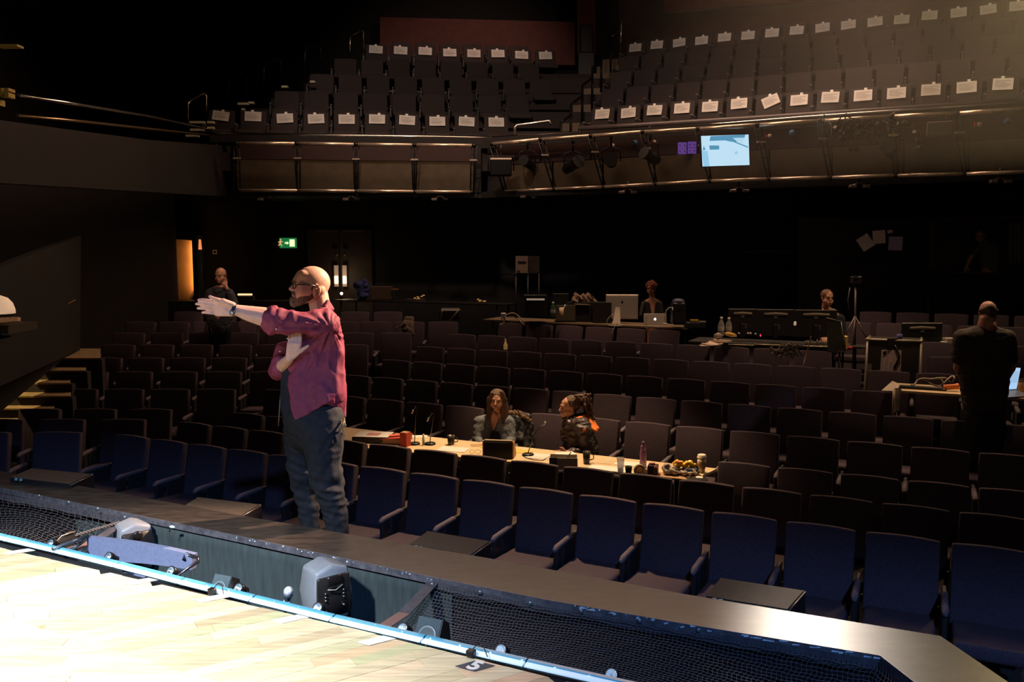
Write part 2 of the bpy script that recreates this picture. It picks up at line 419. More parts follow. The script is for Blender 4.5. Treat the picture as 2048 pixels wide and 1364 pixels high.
# ================================================================== PIT, RAIL, NET
INN = [(-150, 945), (0, 975), (239, 1023), (478, 1072), (680, 1115), (864, 1154), (1090, 1199), (1380, 1249), (1761, 1311), (1850, 1380), (2000, 1500)]
OUT = [(-150, 915), (0, 942), (239, 986), (482, 1031), (650, 1060), (817, 1089), (981, 1117), (1380, 1190), (1881, 1272), (2040, 1380), (2230, 1500)]
inn = [at_z(a, b_, 0) for a, b_ in INN]; out = [at_z(a, b_, 0) for a, b_ in OUT]
m_rail = mat('pit_rail_paint', (0.036, 0.029, 0.024), 0.33, var=0.45, vscale=7, bump=0.07, bscale=60, stretch=(1, 3, 1))
rail = MB()
for i in range(len(inn) - 1):
    top = [inn[i], inn[i + 1], out[i + 1], out[i]]
    rail.solid([(p.x, p.y, -.032) for p in top], [(p.x, p.y, 0) for p in top])
rail = struct(rail.build('trim_1', m_rail)); rail['label'] = 'black painted ledge of the orchestra pit rail'
wl = MB()
for i in range(len(inn) - 1):
    n = (out[i] - inn[i]).normalized(); n2 = (out[i + 1] - inn[i + 1]).normalized()
    a, b2, c, d = inn[i] + n * .04, inn[i + 1] + n2 * .04, out[i + 1] - n2 * .03, out[i] - n * .03
    wl.solid([(p.x, p.y, -1.5) for p in (a, b2, c, d)], [(p.x, p.y, -.033) for p in (a, b2, c, d)])
wl.build('pit_wall', M_BLACK, rail)
lip = MB()
for i in range(len(inn) - 1):
    n = (out[i] - inn[i]).normalized(); n2 = (out[i + 1] - inn[i + 1]).normalized()
    A_ = [inn[i] - n * .004, inn[i + 1] - n2 * .004, inn[i + 1] + n2 * .004, inn[i] + n * .004]
    lip.solid([(p.x, p.y, -.036) for p in A_], [(p.x, p.y, .001) for p in A_])
lip.build('front_lip', mat('lip_grey', (0.085, 0.085, 0.10), .4, var=.4, vscale=30), rail)
wr = MB(); rr = random.Random(4)
def inn_at(f):
    f *= len(inn) - 1; i = min(int(f), len(inn) - 2); return inn[i].lerp(inn[i + 1], f - i), (out[i] - inn[i]).normalized()
for k in range(60):
    f = rr.choice([rr.uniform(.28, .5), rr.uniform(.62, .8), rr.uniform(.62, .8)]); p, n = inn_at(f); L_ = rr.uniform(.008, .05) if f > .6 else rr.uniform(.004, .02); wd = rr.uniform(.002, .006)
    d = Vector((n.y, -n.x, 0)); z = rr.uniform(-.012, -.001)
    pp = [p - n * .0052 - d * L_ * .5 + Vector((0, 0, z - wd)), p - n * .0052 + d * L_ * .5 + Vector((0, 0, z - wd * rr.uniform(.3, 1))), p - n * .0052 + d * L_ * .4 + Vector((0, 0, z + wd * .3)), p - n * .0052 - d * L_ * .45 + Vector((0, 0, z + wd))]
    wr.solid(pp, [q - n * .0006 for q in pp])
tag(wr.build('worn_paint', mat('worn_white', (0.55, 0.66, 0.72), .6), rail), kind='stuff')
# floors of pit and stalls
struct(bx('pit_floor', (-1.5, 3.9, -1.55), (12, 7, .1), M_BLACK))
# drape hanging on the audience side of the pit
dr = MB(); rr = random.Random(9)
f0, f1 = .165, .52; NN = 150; rowsz = [-.034, -.10, -.5, -1.0, -1.45]
vv = []
for k in range(NN + 1):
    f = f0 + (f1 - f0) * k / NN; p, n = inn_at(f); w1 = (math.sin(k * .55) * .5 + math.sin(k * .23 + 1) * .5)
    vv.append([dr.bm.verts.new(Vector((p.x, p.y, z)) + n * (.030 - (.012 if j else 0.002) * (1 + w1 * min(j, 2) * .45))) for j, z in enumerate(rowsz)])
for k in range(NN):
    for j in range(4):
        ff = dr.bm.faces.new([vv[k][j], vv[k + 1][j], vv[k + 1][j + 1], vv[k][j + 1]]); ff.smooth = True
o = dr.build('pit_drape', mat('teal_drape', (0.026, 0.040, 0.043), .9, var=.25, vscale=12, stretch=(3, 3, .5)))
md = o.modifiers.new('s', 'SOLIDIFY'); md.thickness = .004
tag(o, 'dusty teal grey drape hanging on the wall of the pit', 'drape')
# nets
m_net = mat('net_cord', (0.085, 0.08, 0.09), .7)
m_web = mat('net_webbing', (0.045, 0.042, 0.052), .8, var=.3, vscale=20)
def net(name, label, La, Lb, nu, nv, sag, r=.0016, strap=True, eye=None):
    """La = line on the rail side, Lb = line on the stage side (lists of points)"""
    def samp(L, f):
        tot = [(L[i + 1] - L[i]).length for i in range(len(L) - 1)]; s_ = f * sum(tot)
        for i, q in enumerate(tot):
            if s_ <= q or i == len(tot) - 1: return L[i].lerp(L[i + 1], s_ / q)
            s_ -= q
    tt = thing(name, label, 'net', samp(La, .5)); I = inv(tt)
    def P(u, v):
        a = samp(La, u); c = samp(Lb, u)
        p = a.lerp(c, v); p.z -= sag * (math.sin(PI * v) ** .8) * (0.75 + .35 * math.sin(u * 9 + 1)) ; return p
    mb = MB(I)
    for i in range(nu + 1):
        mb.tube([P(i / nu + (.3 / nu) * math.sin(j * 1.7), j / nv) if 0 < i < nu else P(i / nu, j / nv) for j in range(nv + 1)], r, 3, caps=False)
    for j in range(nv + 1):
        mb.tube([P(i / nu, j / nv + (.12 / nv) * math.sin(i * 1.3 + j) if 0 < j < nv else j / nv) for i in range(nu + 1)], r, 3, caps=False)
    tag(mb.build('netting', m_net, tt), kind='stuff')
    # webbing along the rail side
    wb = MB(I); N_ = 60
    A_ = []
    for i in range(N_ + 1):
        p = samp(La, i / N_); sc = .010 * abs(math.sin(i * .32)); A_.append((p + Vector((0, 0, .012)), p + Vector((0, -.004, -.026 - sc))))
    for (a, b_), (c, d) in zip(A_[:-1], A_[1:]):
        e_ = Vector((0, -.003, 0)); wb.solid([a, b_, d, c], [a + e_, b_ + e_, d + e_, c + e_])
    wb.build('webbing', m_web, tt)
    if strap:
        a = La[0]; c = Lb[0]; mb = MB(I); d = (c - a).normalized(); n = Vector((0, 0, 1)).cross(d) * .03
        mb.solid([a - n, a + n, a.lerp(c, .5) + n - Vector((0, 0, .03)), a.lerp(c, .5) - n - Vector((0, 0, .03))], [q + Vector((0, 0, .004)) for q in (a - n, a + n, a.lerp(c, .5) + n - Vector((0, 0, .03)), a.lerp(c, .5) - n - Vector((0, 0, .03)))])
        a2 = a.lerp(c, .5) - Vector((0, 0, .03))
        mb.build('edge_strap', m_web, tt)
        MB(I).solid([a2 - n, a2 + n, c + n, c - n], [q + Vector((0, 0, .004)) for q in (a2 - n, a2 + n, c + n, c - n)]).build('edge_strap', mat('strap_brown', (0.16, 0.085, 0.075), .8), tt)
    if eye:
        for px_, py_ in eye:
            # on the webbing: depth from the rail line
            best = min((samp(La, q / 200) for q in range(201)), key=lambda p: abs((p.x / p.y) * F * CT - (px_ - 1024) * 1.0 - 0) if p.y > 0 else 9)
            d = ray(px_, py_); c = at_y(px_, py_, best.y - .012)
            MB(I @ frame(c, math.radians(-14), PI / 2)).lathe([(.004, 0), (.011, 0), (.012, .003), (.004, .004)], n=12).build('washer', mat('steel_washer', (.30, .38, .42), .3, .8), tt)
    return tt
La = [at_z(a, b_, -.030) for a, b_ in ((866, 1166), (1090, 1211), (1380, 1262), (1752, 1326), (1830, 1392), (1930, 1470))]
Lb = [Vector((p.x, p.y, -.03)) + enrm * .02 for p in (at_z(735, 1262, 0), at_z(1090, 1339, 0), at_z(1400, 1404, 0), at_z(1680, 1460, 0), at_z(1900, 1520, 0), at_z(2000, 1560, 0))]
net('pit_net', 'large black safety net over the right part of the pit with steel washers', La, Lb, 130, 30, .08,
    eye=((864, 1170), (960, 1185), (1060, 1207), (1162, 1223), (1279, 1242), (1397, 1261), (1528, 1289), (1692, 1307)))
La = [at_z(a, b_, -.030) for a, b_ in ((256, 1040), (120, 1013), (0, 990), (-120, 965))]
Lb = [Vector((p.x, p.y, -.03)) + enrm * .02 for p in (at_z(110, 1098, 0), at_z(50, 1084, 0), at_z(0, 1072, 0), at_z(-120, 1043, 0))]
net('pit_net', 'smaller dark net over the far left end of the pit', La, Lb, 34, 22, .08, r=.0018, eye=((78, 992), (137, 1005), (195, 1018), (249, 1035)))
# ================================================================== UNSEEN HEADER ADDED TO CUT THE BLUE LIGHT
g = MB(); hd = Vector((.894, -.448, 0)); hp = Vector((-2.65, .52, 0)); hn = Vector((.448, .894, 0)) * .15
g.solid([hp - hd * 8 + Vector((0, 0, 4.42)), hp + hd * 8 + Vector((0, 0, 4.42)), hp + hd * 8 + Vector((0, 0, 11.9)), hp - hd * 8 + Vector((0, 0, 11.9))], [hn + p for p in (hp - hd * 8 + Vector((0, 0, 4.42)), hp + hd * 8 + Vector((0, 0, 4.42)), hp + hd * 8 + Vector((0, 0, 11.9)), hp - hd * 8 + Vector((0, 0, 11.9)))])
struct(g.build('wall_blocker_header', M_BLACK))
# ================================================================== STALLS
HK = {1: 1.93, 2: 1.925, 3: 1.92, 4: 1.80, 5: 1.665, 6: 1.525, 7: 1.40, 8: 1.27, 9: 1.14, 10: 1.01, 11: 0.90}
RA = {1: (-1.399, 7.691), 2: (-1.468, 8.602), 3: (1.939, 7.833), 4: (-1.806, 10.645), 5: (-1.916, 11.617), 6: (-2.395, 12.691), 7: (-2.453, 13.575), 8: (-2.482, 14.530), 9: (-2.106, 15.492), 10: (5.49, 12.75), 11: (6.1, 13.45)}
RD = {1: (.4865, -.2346), 2: (.4856, -.2340), 3: (.4899, -.2271), 4: (.5101, -.2474), 5: (.4847, -.2357), 6: (.4827, -.2383), 7: (.4879, -.2293), 8: (.4849, -.2395), 9: (.4708, -.2647), 10: (.486, -.235), 11: (.486, -.235)}
LA = {1: (-5.26, 9.19, .79), 2: (-5.58, 9.90, .72), 3: (-6.21, 10.55, .70), 4: (-6.15, 11.40, .625), 5: (-6.36, 12.15, .645), 6: (-6.38, 12.66, .625), 7: (-6.48, 13.34, .615), 8: (-6.59, 13.97, .63), 9: (-6.67, 14.62, .58), 10: (-6.1, 15.3, .60)}
BACKH = .95
def seat_proto(fab, shell, tip=False):
    t = thing('theatre_seat', '', 'seat')
    W = .47; th = math.radians(11)
    b = MB(); c = bmesh.new()
    # backrest pad: slightly arched top edge, origin line = top front edge
    def pad(w_, z0, z1, y0, thick, arch, bev):
        c = bmesh.new(); N_ = 8; A_ = []; B_ = []
        for j in range(N_ + 1):
            x = -w_ / 2 + w_ * j / N_; zt = z1 - arch * (2 * j / N_ - 1) ** 2
            A_.append(c.verts.new((x, 0, zt))); B_.append(c.verts.new((x, thick, zt)))
        lo = [c.verts.new((w_ / 2, 0, z0)), c.verts.new((w_ / 2, thick, z0)), c.verts.new((-w_ / 2, 0, z0)), c.verts.new((-w_ / 2, thick, z0))]
        c.faces.new(A_[::-1] + [lo[2], lo[0]]); c.faces.new(B_ + [lo[1], lo[3]])
        for j in range(N_): c.faces.new([A_[j], A_[j + 1], B_[j + 1], B_[j]])
        c.faces.new([A_[-1], lo[0], lo[1], B_[-1]]); c.faces.new([A_[0], B_[0], lo[3], lo[2]]); c.faces.new([lo[2], lo[3], lo[1], lo[0]])
        bmesh.ops.recalc_face_normals(c, faces=c.faces[:])
        sharp = [e for e in c.edges if len(e.link_faces) == 2 and e.link_faces[0].normal.angle(e.link_faces[1].normal) > .6]
        bmesh.ops.bevel(c, geom=sharp, offset=bev, segments=2, affect='EDGES', profile=.6)
        for f in c.faces: f.smooth = True
        c.verts.index_update(); return c
    Mb = Matrix.Translation((0, y_top, BACKH)) @ Matrix.Rotation(-th, 4, 'X')
    MB()._add(pad(W, -.55, 0, 0, .075, .012, .014), Mb).build('backrest', fab, t)
    MB().box((0, .095, -.30), (W - .03, .03, .52), bev=.006).__class__  # no-op keeps helper warm
    s_ = MB(); s_._add(pad(W - .02, -.62, -.02, 0, .025, .012, .005), Mb @ Matrix.Translation((0, .077, 0))); s_.build('back_shell', shell, t)
    cu = bmesh.new(); bmesh.ops.create_cube(cu, size=1)
    for v in cu.verts: v.co = Vector((v.co.x * (W - .02), v.co.y * .46, v.co.z * .10))
    bmesh.ops.bevel(cu, geom=cu.edges[:], offset=.035, segments=3, affect='EDGES', profile=.6)
    for f in cu.faces: f.smooth = True
    cu.verts.index_update()
    MB()._add(cu, Matrix.Translation((0, -.34, .425)) @ Matrix.Rotation(math.radians(-4), 4, 'X')).build('seat_cushion', fab, t)
    a = MB(); x = -.27
    a.hull([((x, -.42, .60), .018), ((x, -.38, .612), .025), ((x, -.12, .618), .022), ((x, -.08, .61), .016)], sub=2)
    a.build('armrest', M_ARM, t)
    p = MB(); p.box((x, -.36, .49), (.035, .10, .22), bev=.006); p.box((x, -.12, .32), (.03, .30, .62), bev=.005); p.build('side_frame', shell, t)
    f_ = MB(); f_.box((x, -.2, .01), (.06, .36, .02)); f_.box((0, -.1, .20), (.40, .03, .04)); f_.build('foot', shell, t)
    return t
y_top = 0.0
proto = seat_proto(M_FAB, M_SHELL)
NP = {}
def place_seat(pr, loc, ang, sx, label, group):
    key = id(pr)
    o = pr if key not in NP else copy_tree(pr)
    NP[key] = 1
    o.matrix_basis = Matrix.Translation(Vector(loc)) @ Matrix.Rotation(ang, 4, 'Z') @ Matrix.Diagonal((sx, 1, 1, 1))
    o['label'] = label; o['group'] = group; return o
ROWN = {1: 'front stalls row', 2: 'second stalls row', 3: 'third stalls row', 4: 'fourth stalls row', 5: 'fifth stalls row', 6: 'sixth stalls row', 7: 'seventh stalls row', 8: 'eighth stalls row', 9: 'ninth stalls row', 10: 'tenth stalls row', 11: 'last stalls row'}
def rowline(k, X):
    a = RA[k]; d = RD[k]; return a[1] + (X - a[0]) * d[1] / d[0]
SEATS = []
for k in range(1, 12):
    H = HK[k]; zf = CAMZ - H - BACKH; lst = []
    d = Vector((*RD[k], 0)); p = d.length; ang = math.atan2(d.y, d.x); dn = d.normalized()
    xi = 2.0
    if k in LA:
        x0, yl, pl = LA[k]
        # where the flat left block meets the slanted one
        xi = RA[k][0] + (yl - RA[k][1]) * RD[k][0] / RD[k][1]
        xs = x0
        if k <= 2: xs = x0 - pl
        while xs + .45 < xi + .1:
            lst.append((Vector((xs + .26, yl, zf)), 0.0, 1.10, xs)); xs += pl
        xi = max(xi, xs - .12)
    i0 = -14
    for i in range(i0, 30):
        c = Vector((*RA[k], 0)) + d * i
        if c.x < xi and k in LA: continue
        if k == 11 and c.x < 5.2: continue
        if k == 10 and c.x < -2.6 + 1: continue
        px_ = 1024 + F * c.x / c.y / (CT) 
        if px_ > 2110: continue
        cc = c + dn * .2325; cc.z = zf
        lst.append((cc, ang, p / .54, c.x))
    # things on or in the rows leave some places free
    keep = []
    for q in lst:
        X = q[0].x; px_ = 1024 + F * X / q[0].y
        if k == 3 and 655 < px_ < 1425: continue
        if k in (10,) and 830 < px_ < 1640: continue
        if k == 9 and 1345 < px_ < 1715: continue
        if k == 8 and 1690 < px_ < 1866: continue
        if k == 6 and px_ > 1780: continue
        keep.append(q)
    for n_, q in enumerate(keep):
        sdesc = 'dark upholstered seat' if k > 1 else 'blue lit upholstered seat'
        lab = '%s in the %s, %s from the left end' % (sdesc, ROWN[k], ORD[n_ + 1]) if n_ < len(keep) / 2 else '%s in the %s, %s from the right end' % (sdesc, ROWN[k], ORD[len(keep) - n_])
        SEATS.append(place_seat(proto, q[0], q[1], q[2], lab, 'stalls seats in the ' + ROWN[k].split(',')[0]))
# stepped stalls floor
def rowpoly(k, off):
    """line just in front of row k's seats, as a polyline across the hall"""
    x0, yl, pl = LA.get(k, (-6.1, 15.3, .6)) if k in LA else (-6.1, 16.1, .6)
    xi = RA[k][0] + (yl - RA[k][1]) * RD[k][0] / RD[k][1]
    return [Vector((-9, yl - off, 0)), Vector((xi - .15, yl - off, 0)), Vector((9.5, rowline(k, 9.5) - off * 1.11, 0))]
fl = MB()
for k in range(3, 12):
    zf = CAMZ - HK[k] - BACKH
    a = rowpoly(k, .62) if k > 3 else [Vector((-9, 2.2, 0)), Vector((-3, 2.2, 0)), Vector((9.5, 1.5, 0))]
    if k < 11: c = rowpoly(k + 1, .60)
    else: c = [Vector((-9, 21.5, 0)), Vector((-1, 21.5, 0)), Vector((9.5, 17.5, 0))]
    for i in (0, 1):
        q = [a[i], a[i + 1], c[i + 1], c[i]]
        fl.solid([(p.x, p.y, -2.6) for p in q], [(p.x, p.y, zf) for p in q])
struct(fl.build('floor', M_CARPET))
# low deck behind the pit rail
dk = MB(); DZ = at_y(650, 1156, 5.05).z
for i in range(len(out) - 1):
    a, c = out[i], out[i + 1]; n = (out[i] - inn[i]).normalized(); n2 = (out[i + 1] - inn[i + 1]).normalized()
    w_ = .62 if i < 5 else .40
    w2 = .62 if i + 1 < 5 else .40
    q = [a + n * .0, c + n2 * .0, c + n2 * w2, a + n * w_]
    dk.solid([(p.x, p.y, DZ - .9) for p in q], [(p.x, p.y, DZ) for p in q])
struct(dk.build('trim_2', M_BLACK))['label'] = 'low black deck behind the pit rail'
# ================================================================== CIRCLE (BALCONY)
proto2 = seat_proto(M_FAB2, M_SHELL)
CR = {}   # circle rows: H of seat top, Y of left line start, right line
def crow(k):
    up = 2.95 + .5575 * (k - 1) if k < 6 else 2.95 + .5575 * 4 + .30
    return up
PAPERS = []
def circ_left(k):
    f = k - 1
    x0 = [-6.18, -4.75, -4.35, -4.0, -3.62, -2.6][k - 1]; n_ = [10, 9, 9, 8, 8, 6][k - 1]
    x0 = {1: -6.18, 2: -5.1, 3: -4.55, 4: -4.2, 5: -3.62, 6: -3.1}[k]
    y0 = 17.72 + .98 * f; return x0, y0, .62 if k < 5 else .60, n_
def circ_right(k):
    f = k - 1
    # corner line: X = xs at row start
    return Vector((1.62 + .30 * f, 17.55 + .985 * f - .0 * f, 0))
RN = ['', 'front', 'second', 'third', 'fourth', 'fifth', 'back']
for k in range(1, 7):
    up = crow(k); zf = CAMZ + up - BACKH
    x0, y0, pl, n_ = circ_left(k)
    for i in range(n_):
        x = x0 + i * pl; y = y0 + i * pl * .14
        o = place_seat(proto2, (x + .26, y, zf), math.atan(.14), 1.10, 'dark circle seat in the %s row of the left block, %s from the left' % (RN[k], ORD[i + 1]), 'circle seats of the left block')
        if k in (1, 5): PAPERS.append((o, 'L', k, i))
    a = circ_right(k); d = Vector((.4865, -.229, 0)); n_ = [16, 16, 16, 16, 17, 15][k - 1]
    for i in range(n_):
        c = a + d * i + d.normalized() * .2325
        if 1024 + F * c.x / c.y > 2120: continue
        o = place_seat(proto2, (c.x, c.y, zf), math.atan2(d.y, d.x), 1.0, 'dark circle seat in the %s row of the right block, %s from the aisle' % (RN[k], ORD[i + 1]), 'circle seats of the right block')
        if (k == 1 and i < 15) or k == 5: PAPERS.append((o, 'R', k, i))
# paper notices
m_ = MB()
pw, ph = .30, .20
def paper_mesh(seed):
    r = random.Random(seed); g = MB(); nx, nz_ = 6, 4
    curl = r.uniform(.006, .020)
    def pt(i, j, y): return (-pw / 2 + pw * i / nx, y - curl * (1 - j / nz_) ** 2 * (.3 + i / nx), -ph * (1 - j / nz_))
    for i in range(nx):
        for j in range(nz_):
            q = [(i, j), (i + 1, j), (i + 1, j + 1), (i, j + 1)]; g.solid([pt(a_, b_, 0) for a_, b_ in q], [pt(a_, b_, -.0015) for a_, b_ in q])
    return g.mesh('sheet', M_PAPER)
PM = [paper_mesh(i) for i in range(5)]
g = MB()
for j, (a, b_) in enumerate(((-.11, .11), (-.12, .04), (-.11, .10), (-.12, .12), (-.10, .06))): g.box(((a + b_) / 2, -.004 - .022 * ((j + 1) / 6.) ** 2, -.045 - .026 * j), (b_ - a, .001, .004))
LINES = g.mesh('print_line', M_INK)
TAPEM = MB().box((0, -.003, .012), (.05, .002, .045)).mesh('tape', M_TAPE)
for n_, (seat, sd, k, i) in enumerate(PAPERS):
    r = random.Random(n_ * 7 + 1)
    tilt = r.uniform(-.06, .06); dz = r.uniform(-.015, .01)
    if sd == 'L' and k == 1 and i == 0: tilt = -.13
    if sd == 'R' and k == 1 and i == 6: tilt = .38
    blk = 'left' if sd == 'L' else 'right'
    lab = 'white paper notice taped on the %s seat of the %s row, %s circle block' % (ORD[i + 1], RN[k], blk)
    if tilt > .3: lab = 'sharply tilted white paper notice on a front row seat of the right circle block'
    t = thing('paper_notice', lab, 'paper', group='paper notices on the %s circle seats' % blk)
    t.matrix_basis = seat.matrix_basis @ Matrix.Translation((0, 0, BACKH)) @ Matrix.Rotation(math.radians(-11), 4, 'X') @ Matrix.Translation((0, -.016, -.045 + dz)) @ Matrix.Rotation(-tilt, 4, 'Y')
    s_ = bpy.data.objects.new('sheet', PM[n_ % 5]); link(s_, t)
    s_ = bpy.data.objects.new('print_lines', LINES); link(s_, t); s_['kind'] = 'stuff'
    s_ = bpy.data.objects.new('tape', TAPEM); link(s_, t); s_.location.x = r.uniform(-.02, .04)
# ------------------------------------------------------------------ circle floor, fascia, walls
cf = MB()
for k in range(1, 7):
    zf = CAMZ + crow(k) - BACKH; f = k - 1
    a0 = Vector((-9.5, 16.95 + .98 * f, 0)); a1 = Vector((1.25 + .30 * f, 17.6 + .985 * f - .55, 0)); a2 = Vector((12, 17.6 + .985 * f - .55 - .471 * 10.75, 0))
    dy = Vector((.1, .99 if k < 6 else 1.6, 0))
    lo = [-6.6, -5.5, -4.95, -4.6, -4.1, -3.5][f]
    for a, c in ((Vector((lo, a0.y + .12 * 0, 0)), a1), (a1, a2)):
        q = [a, c, c + dy, a + dy]
        cf.solid([(p.x, p.y, zf - .35) for p in q], [(p.x, p.y, zf) for p in q])
struct(cf.build('floor', M_CARPET))
def Yf(px): 
    u = (px - 1024) / F
    return 16.9 / (1 + .475 * u) if px > 970 else 16.85
# soffit under the circle
s_ = MB()
zs = 2.78
q = [(-9.5, 17.2, 0), (0, 17.45, 0), (11.5, 12.0, 0), (13, 24, 0), (-9.5, 24, 0)]
s_.solid([(a, b_, zs) for a, b_, _ in q], [(a, b_, zs + .12) for a, b_, _ in q]); struct(s_.build('ceiling', M_BLACK))
def ypt(px, py, off=0.0): return at_y(px, py, Yf(px) + off)
def band(name, segs, off, m, parent=None):
    g = MB(inv(parent) if parent else None)
    for (xa, ya, xb, yb, h0a, h0b) in segs:   # top-left px, top-right px, heights px
        A_ = [at_y(xa, ya, Yf(xa) + off), at_y(xb, yb, Yf(xb) + off), at_y(xb, yb + h0b, Yf(xb) + off), at_y(xa, ya + h0a, Yf(xa) + off)]
        n = Vector((0, .04, 0)); g.solid(A_, [p + n for p in A_])
    return g.build(name, m, parent)
FB = struct(band('wall_circle_front', [(466, 290, 962, 295, 96, 90), (975, 292, 2080, 218, 92, 125)], .04, M_DKWALL))
LEFT_POSTS = [(472, 287, 478, 381), (594, 287, 597, 381), (712, 289, 712, 382), (829, 290, 829, 383), (948, 291, 944, 384)]
R_TOP = [(984, 288), (1081.5, 279), (1182, 272), (1285.6, 264), (1396, 258), (1515, 250), (1640.5, 242), (1784, 233), (1914, 227), (2060, 217)]
R_BOT = [(1011, 383), (1109, 378), (1208, 374), (1312, 368), (1421, 362), (1539, 358), (1662, 355), (1792.5, 351), (1930, 348), (2075, 343)]
m_low = mat('fascia_brown', (0.062, 0.041, 0.020), .7, var=.2, vscale=6)
m_up = mat('fascia_red', (0.028, 0.007, 0.006), .7, var=.2, vscale=6)
for i in range(4):
    xa, ya, xb, yb = LEFT_POSTS[i][0], LEFT_POSTS[i][1], LEFT_POSTS[i + 1][0], LEFT_POSTS[i + 1][1]
    band('upper_panel', [(xa + 1, ya + 2, xb - 1, yb + 2, 30, 30)], -.02, m_up, FB); band('lower_panel', [(xa + 2, ya + 33, xb - 2, yb + 33, 62, 62)], -.06, m_low, FB)
for i in range(9):
    (xa, ya), (xb, yb) = R_TOP[i], R_TOP[i + 1]; ha = R_BOT[i][1] - ya; hb = R_BOT[i + 1][1] - yb
    sh = 24
    band('upper_panel', [(xa + 2, ya + 4, xb - 2, yb + 4, ha * .42, hb * .42)], -.02, m_up, FB)
    band('lower_panel', [(xa + sh + 2, ya + ha * .46, xb + sh - 2, yb + hb * .46, ha * .50, hb * .50)], -.06, m_low, FB)
band('under_edge', [(466, 379, 962, 384, 12, 12), (962, 384, 2080, 341, 12, 14)], .06, M_BLACK, FB)
band('parapet_top', [(420, 270, 965, 276, 14, 14), (965, 276, 2080, 206, 20, 20)], .03, M_DKWALL, FB)
# scaffold rails
def rail_thing(name, label, cat, pts, bots, top_ext, r=.035):
    t = thing(name, label, cat, pts[0]); I = inv(t)
    for a, c in zip(pts[:-1], pts[1:]):
        d = (c - a) * .035; MB(I).tube([a + d, c - d], r, 10).build('top_pipe', M_PIPE, t)
    for a, c in zip(bots[:-1], bots[1:]): MB(I).tube([a, c], r * .9, 10).build('bottom_pipe', M_PIPE, t)
    for a, c in zip(pts, bots):
        g = MB(I); o_ = Vector((.055, 0, 0)); g.tube([a - o_, c - o_ * .5], .014, 6); g.tube([a + o_, c + o_ * .5], .014, 6)
        for f in (.2, .4, .6, .8): g.tube([a.lerp(c, f) - o_ * .85, a.lerp(c, f) + o_ * .85], .008, 5)
        g.build('strut', M_BLACKM, t)
        MB(I).sph(a, (.06, .05, .05), sub=1).build('clamp', M_BLACKM, t)
        MB(I).sph(c, (.05, .04, .05), sub=1).build('clamp', M_BLACKM, t)
        MB(I).box(a.lerp(c, .31), (.14, .04, .03)).build('clip_plate', M_PIPE, t)
    return t
tp = [at_y(a, b_, 16.4) for a, b_, _, _ in LEFT_POSTS]; bp = [at_y(c, d, 16.6) for _, _, c, d in LEFT_POSTS]
rail_thing('lighting_rail', 'copper lit scaffold lighting rail along the left circle front', 'lighting rail', tp, bp, 0)
tp = [at_y(a, b_, Yf(a) - .45) for a, b_ in R_TOP]; bp = [at_y(a, b_, Yf(a) - .22) for a, b_ in R_BOT]
rail_thing('lighting_rail', 'long copper lit lighting rail with lanterns along the right circle front', 'lighting rail', tp, bp, 0)
# shiny safety rails
def plain_rail(name, label, pts, r, m=M_CHROME, posts=None, cat='handrail', kids='rail_tube'):
    t = thing(name, label, cat, pts[0]); I = inv(t)
    MB(I).tube(pts, r, 10).build(kids, m, t)
    for a, c in (posts or []): MB(I).tube([a, c], r * .8, 8).build('post', M_BLACKM, t)
    return t
Z_ = lambda p, z: Vector((p.x, p.y, z))
g_ = [at_y(a, b_, 16.92) for a, b_ in ((432, 268), (620, 271), (800, 273), (985, 276))]
plain_rail('safety_rail', 'bright chrome safety rail on top of the left circle front', g_, .035, posts=[(p, Z_(p, p.z - .45)) for p in g_])
g_ = [at_y(a, b_, Yf(a) + .12) for a, b_ in ((985, 276), (1090, 270), (1240, 262), (1400, 252), (1600, 236), (1800, 222), (2075, 204))]
plain_rail('safety_rail', 'bright chrome safety rail on top of the right circle front', g_, .035, posts=[(p, Z_(p, p.z - .35)) for p in g_[1:]])
g_ = [at_y(a, b_, Yf(a) + .24) for a, b_ in ((1160, 257), (1300, 249), (1500, 237), (1700, 224), (1900, 211), (2075, 199))]
plain_rail('foot_rail', 'dull grey second rail just behind the right chrome safety rail', g_, .045, mat('dull_rail', (.12, .10, .11), .35, .3), posts=[(p, Z_(p, p.z - .3)) for p in g_])
a, c = at_y(1030, 250, 17.3), at_y(1103, 242, 17.1)
plain_rail('handrail', 'short chrome handrail at the head of the centre aisle gap', [Z_(a, a.z - .35), a - Vector((0, 0, .04)), a + Vector((.05, 0, 0)), c - Vector((.04, 0, 0)), c - Vector((0, 0, .10))], .03)
# side gallery rails on the left
a = [at_y(37, 190, 9.5), at_y(160, 210, 11.3), at_y(300, 233, 13.9), at_y(430, 262, 17.3)]
plain_rail('gallery_rail', 'upper thin polished rail of the left side gallery', a, .020)
a = [at_y(35, 231, 9.5), at_y(160, 243, 11.3), at_y(300, 258, 13.9), at_y(430, 272, 17.3)]
plain_rail('gallery_rail', 'lower thin polished rail of the left side gallery', a, .020, mat('brass_dull', (.35, .24, .14), .3, .9))
gw = MB()
for a, c in zip([(-60, 232, 8.4), (35, 245, 9.5), (160, 262, 11.3), (300, 280, 13.9)], [(35, 245, 9.5), (160, 262, 11.3), (300, 280, 13.9), (462, 292, 17.4)]):
    A_ = [at_y(*a), at_y(*c), at_y(c[0], 366 + c[0] * .06, c[2]), at_y(a[0], 366 + a[0] * .06, a[2])]
    gw.solid(A_, [p + Vector((-.15, .05, 0)) for p in A_])
struct(gw.build('wall_gallery', M_DKWALL))
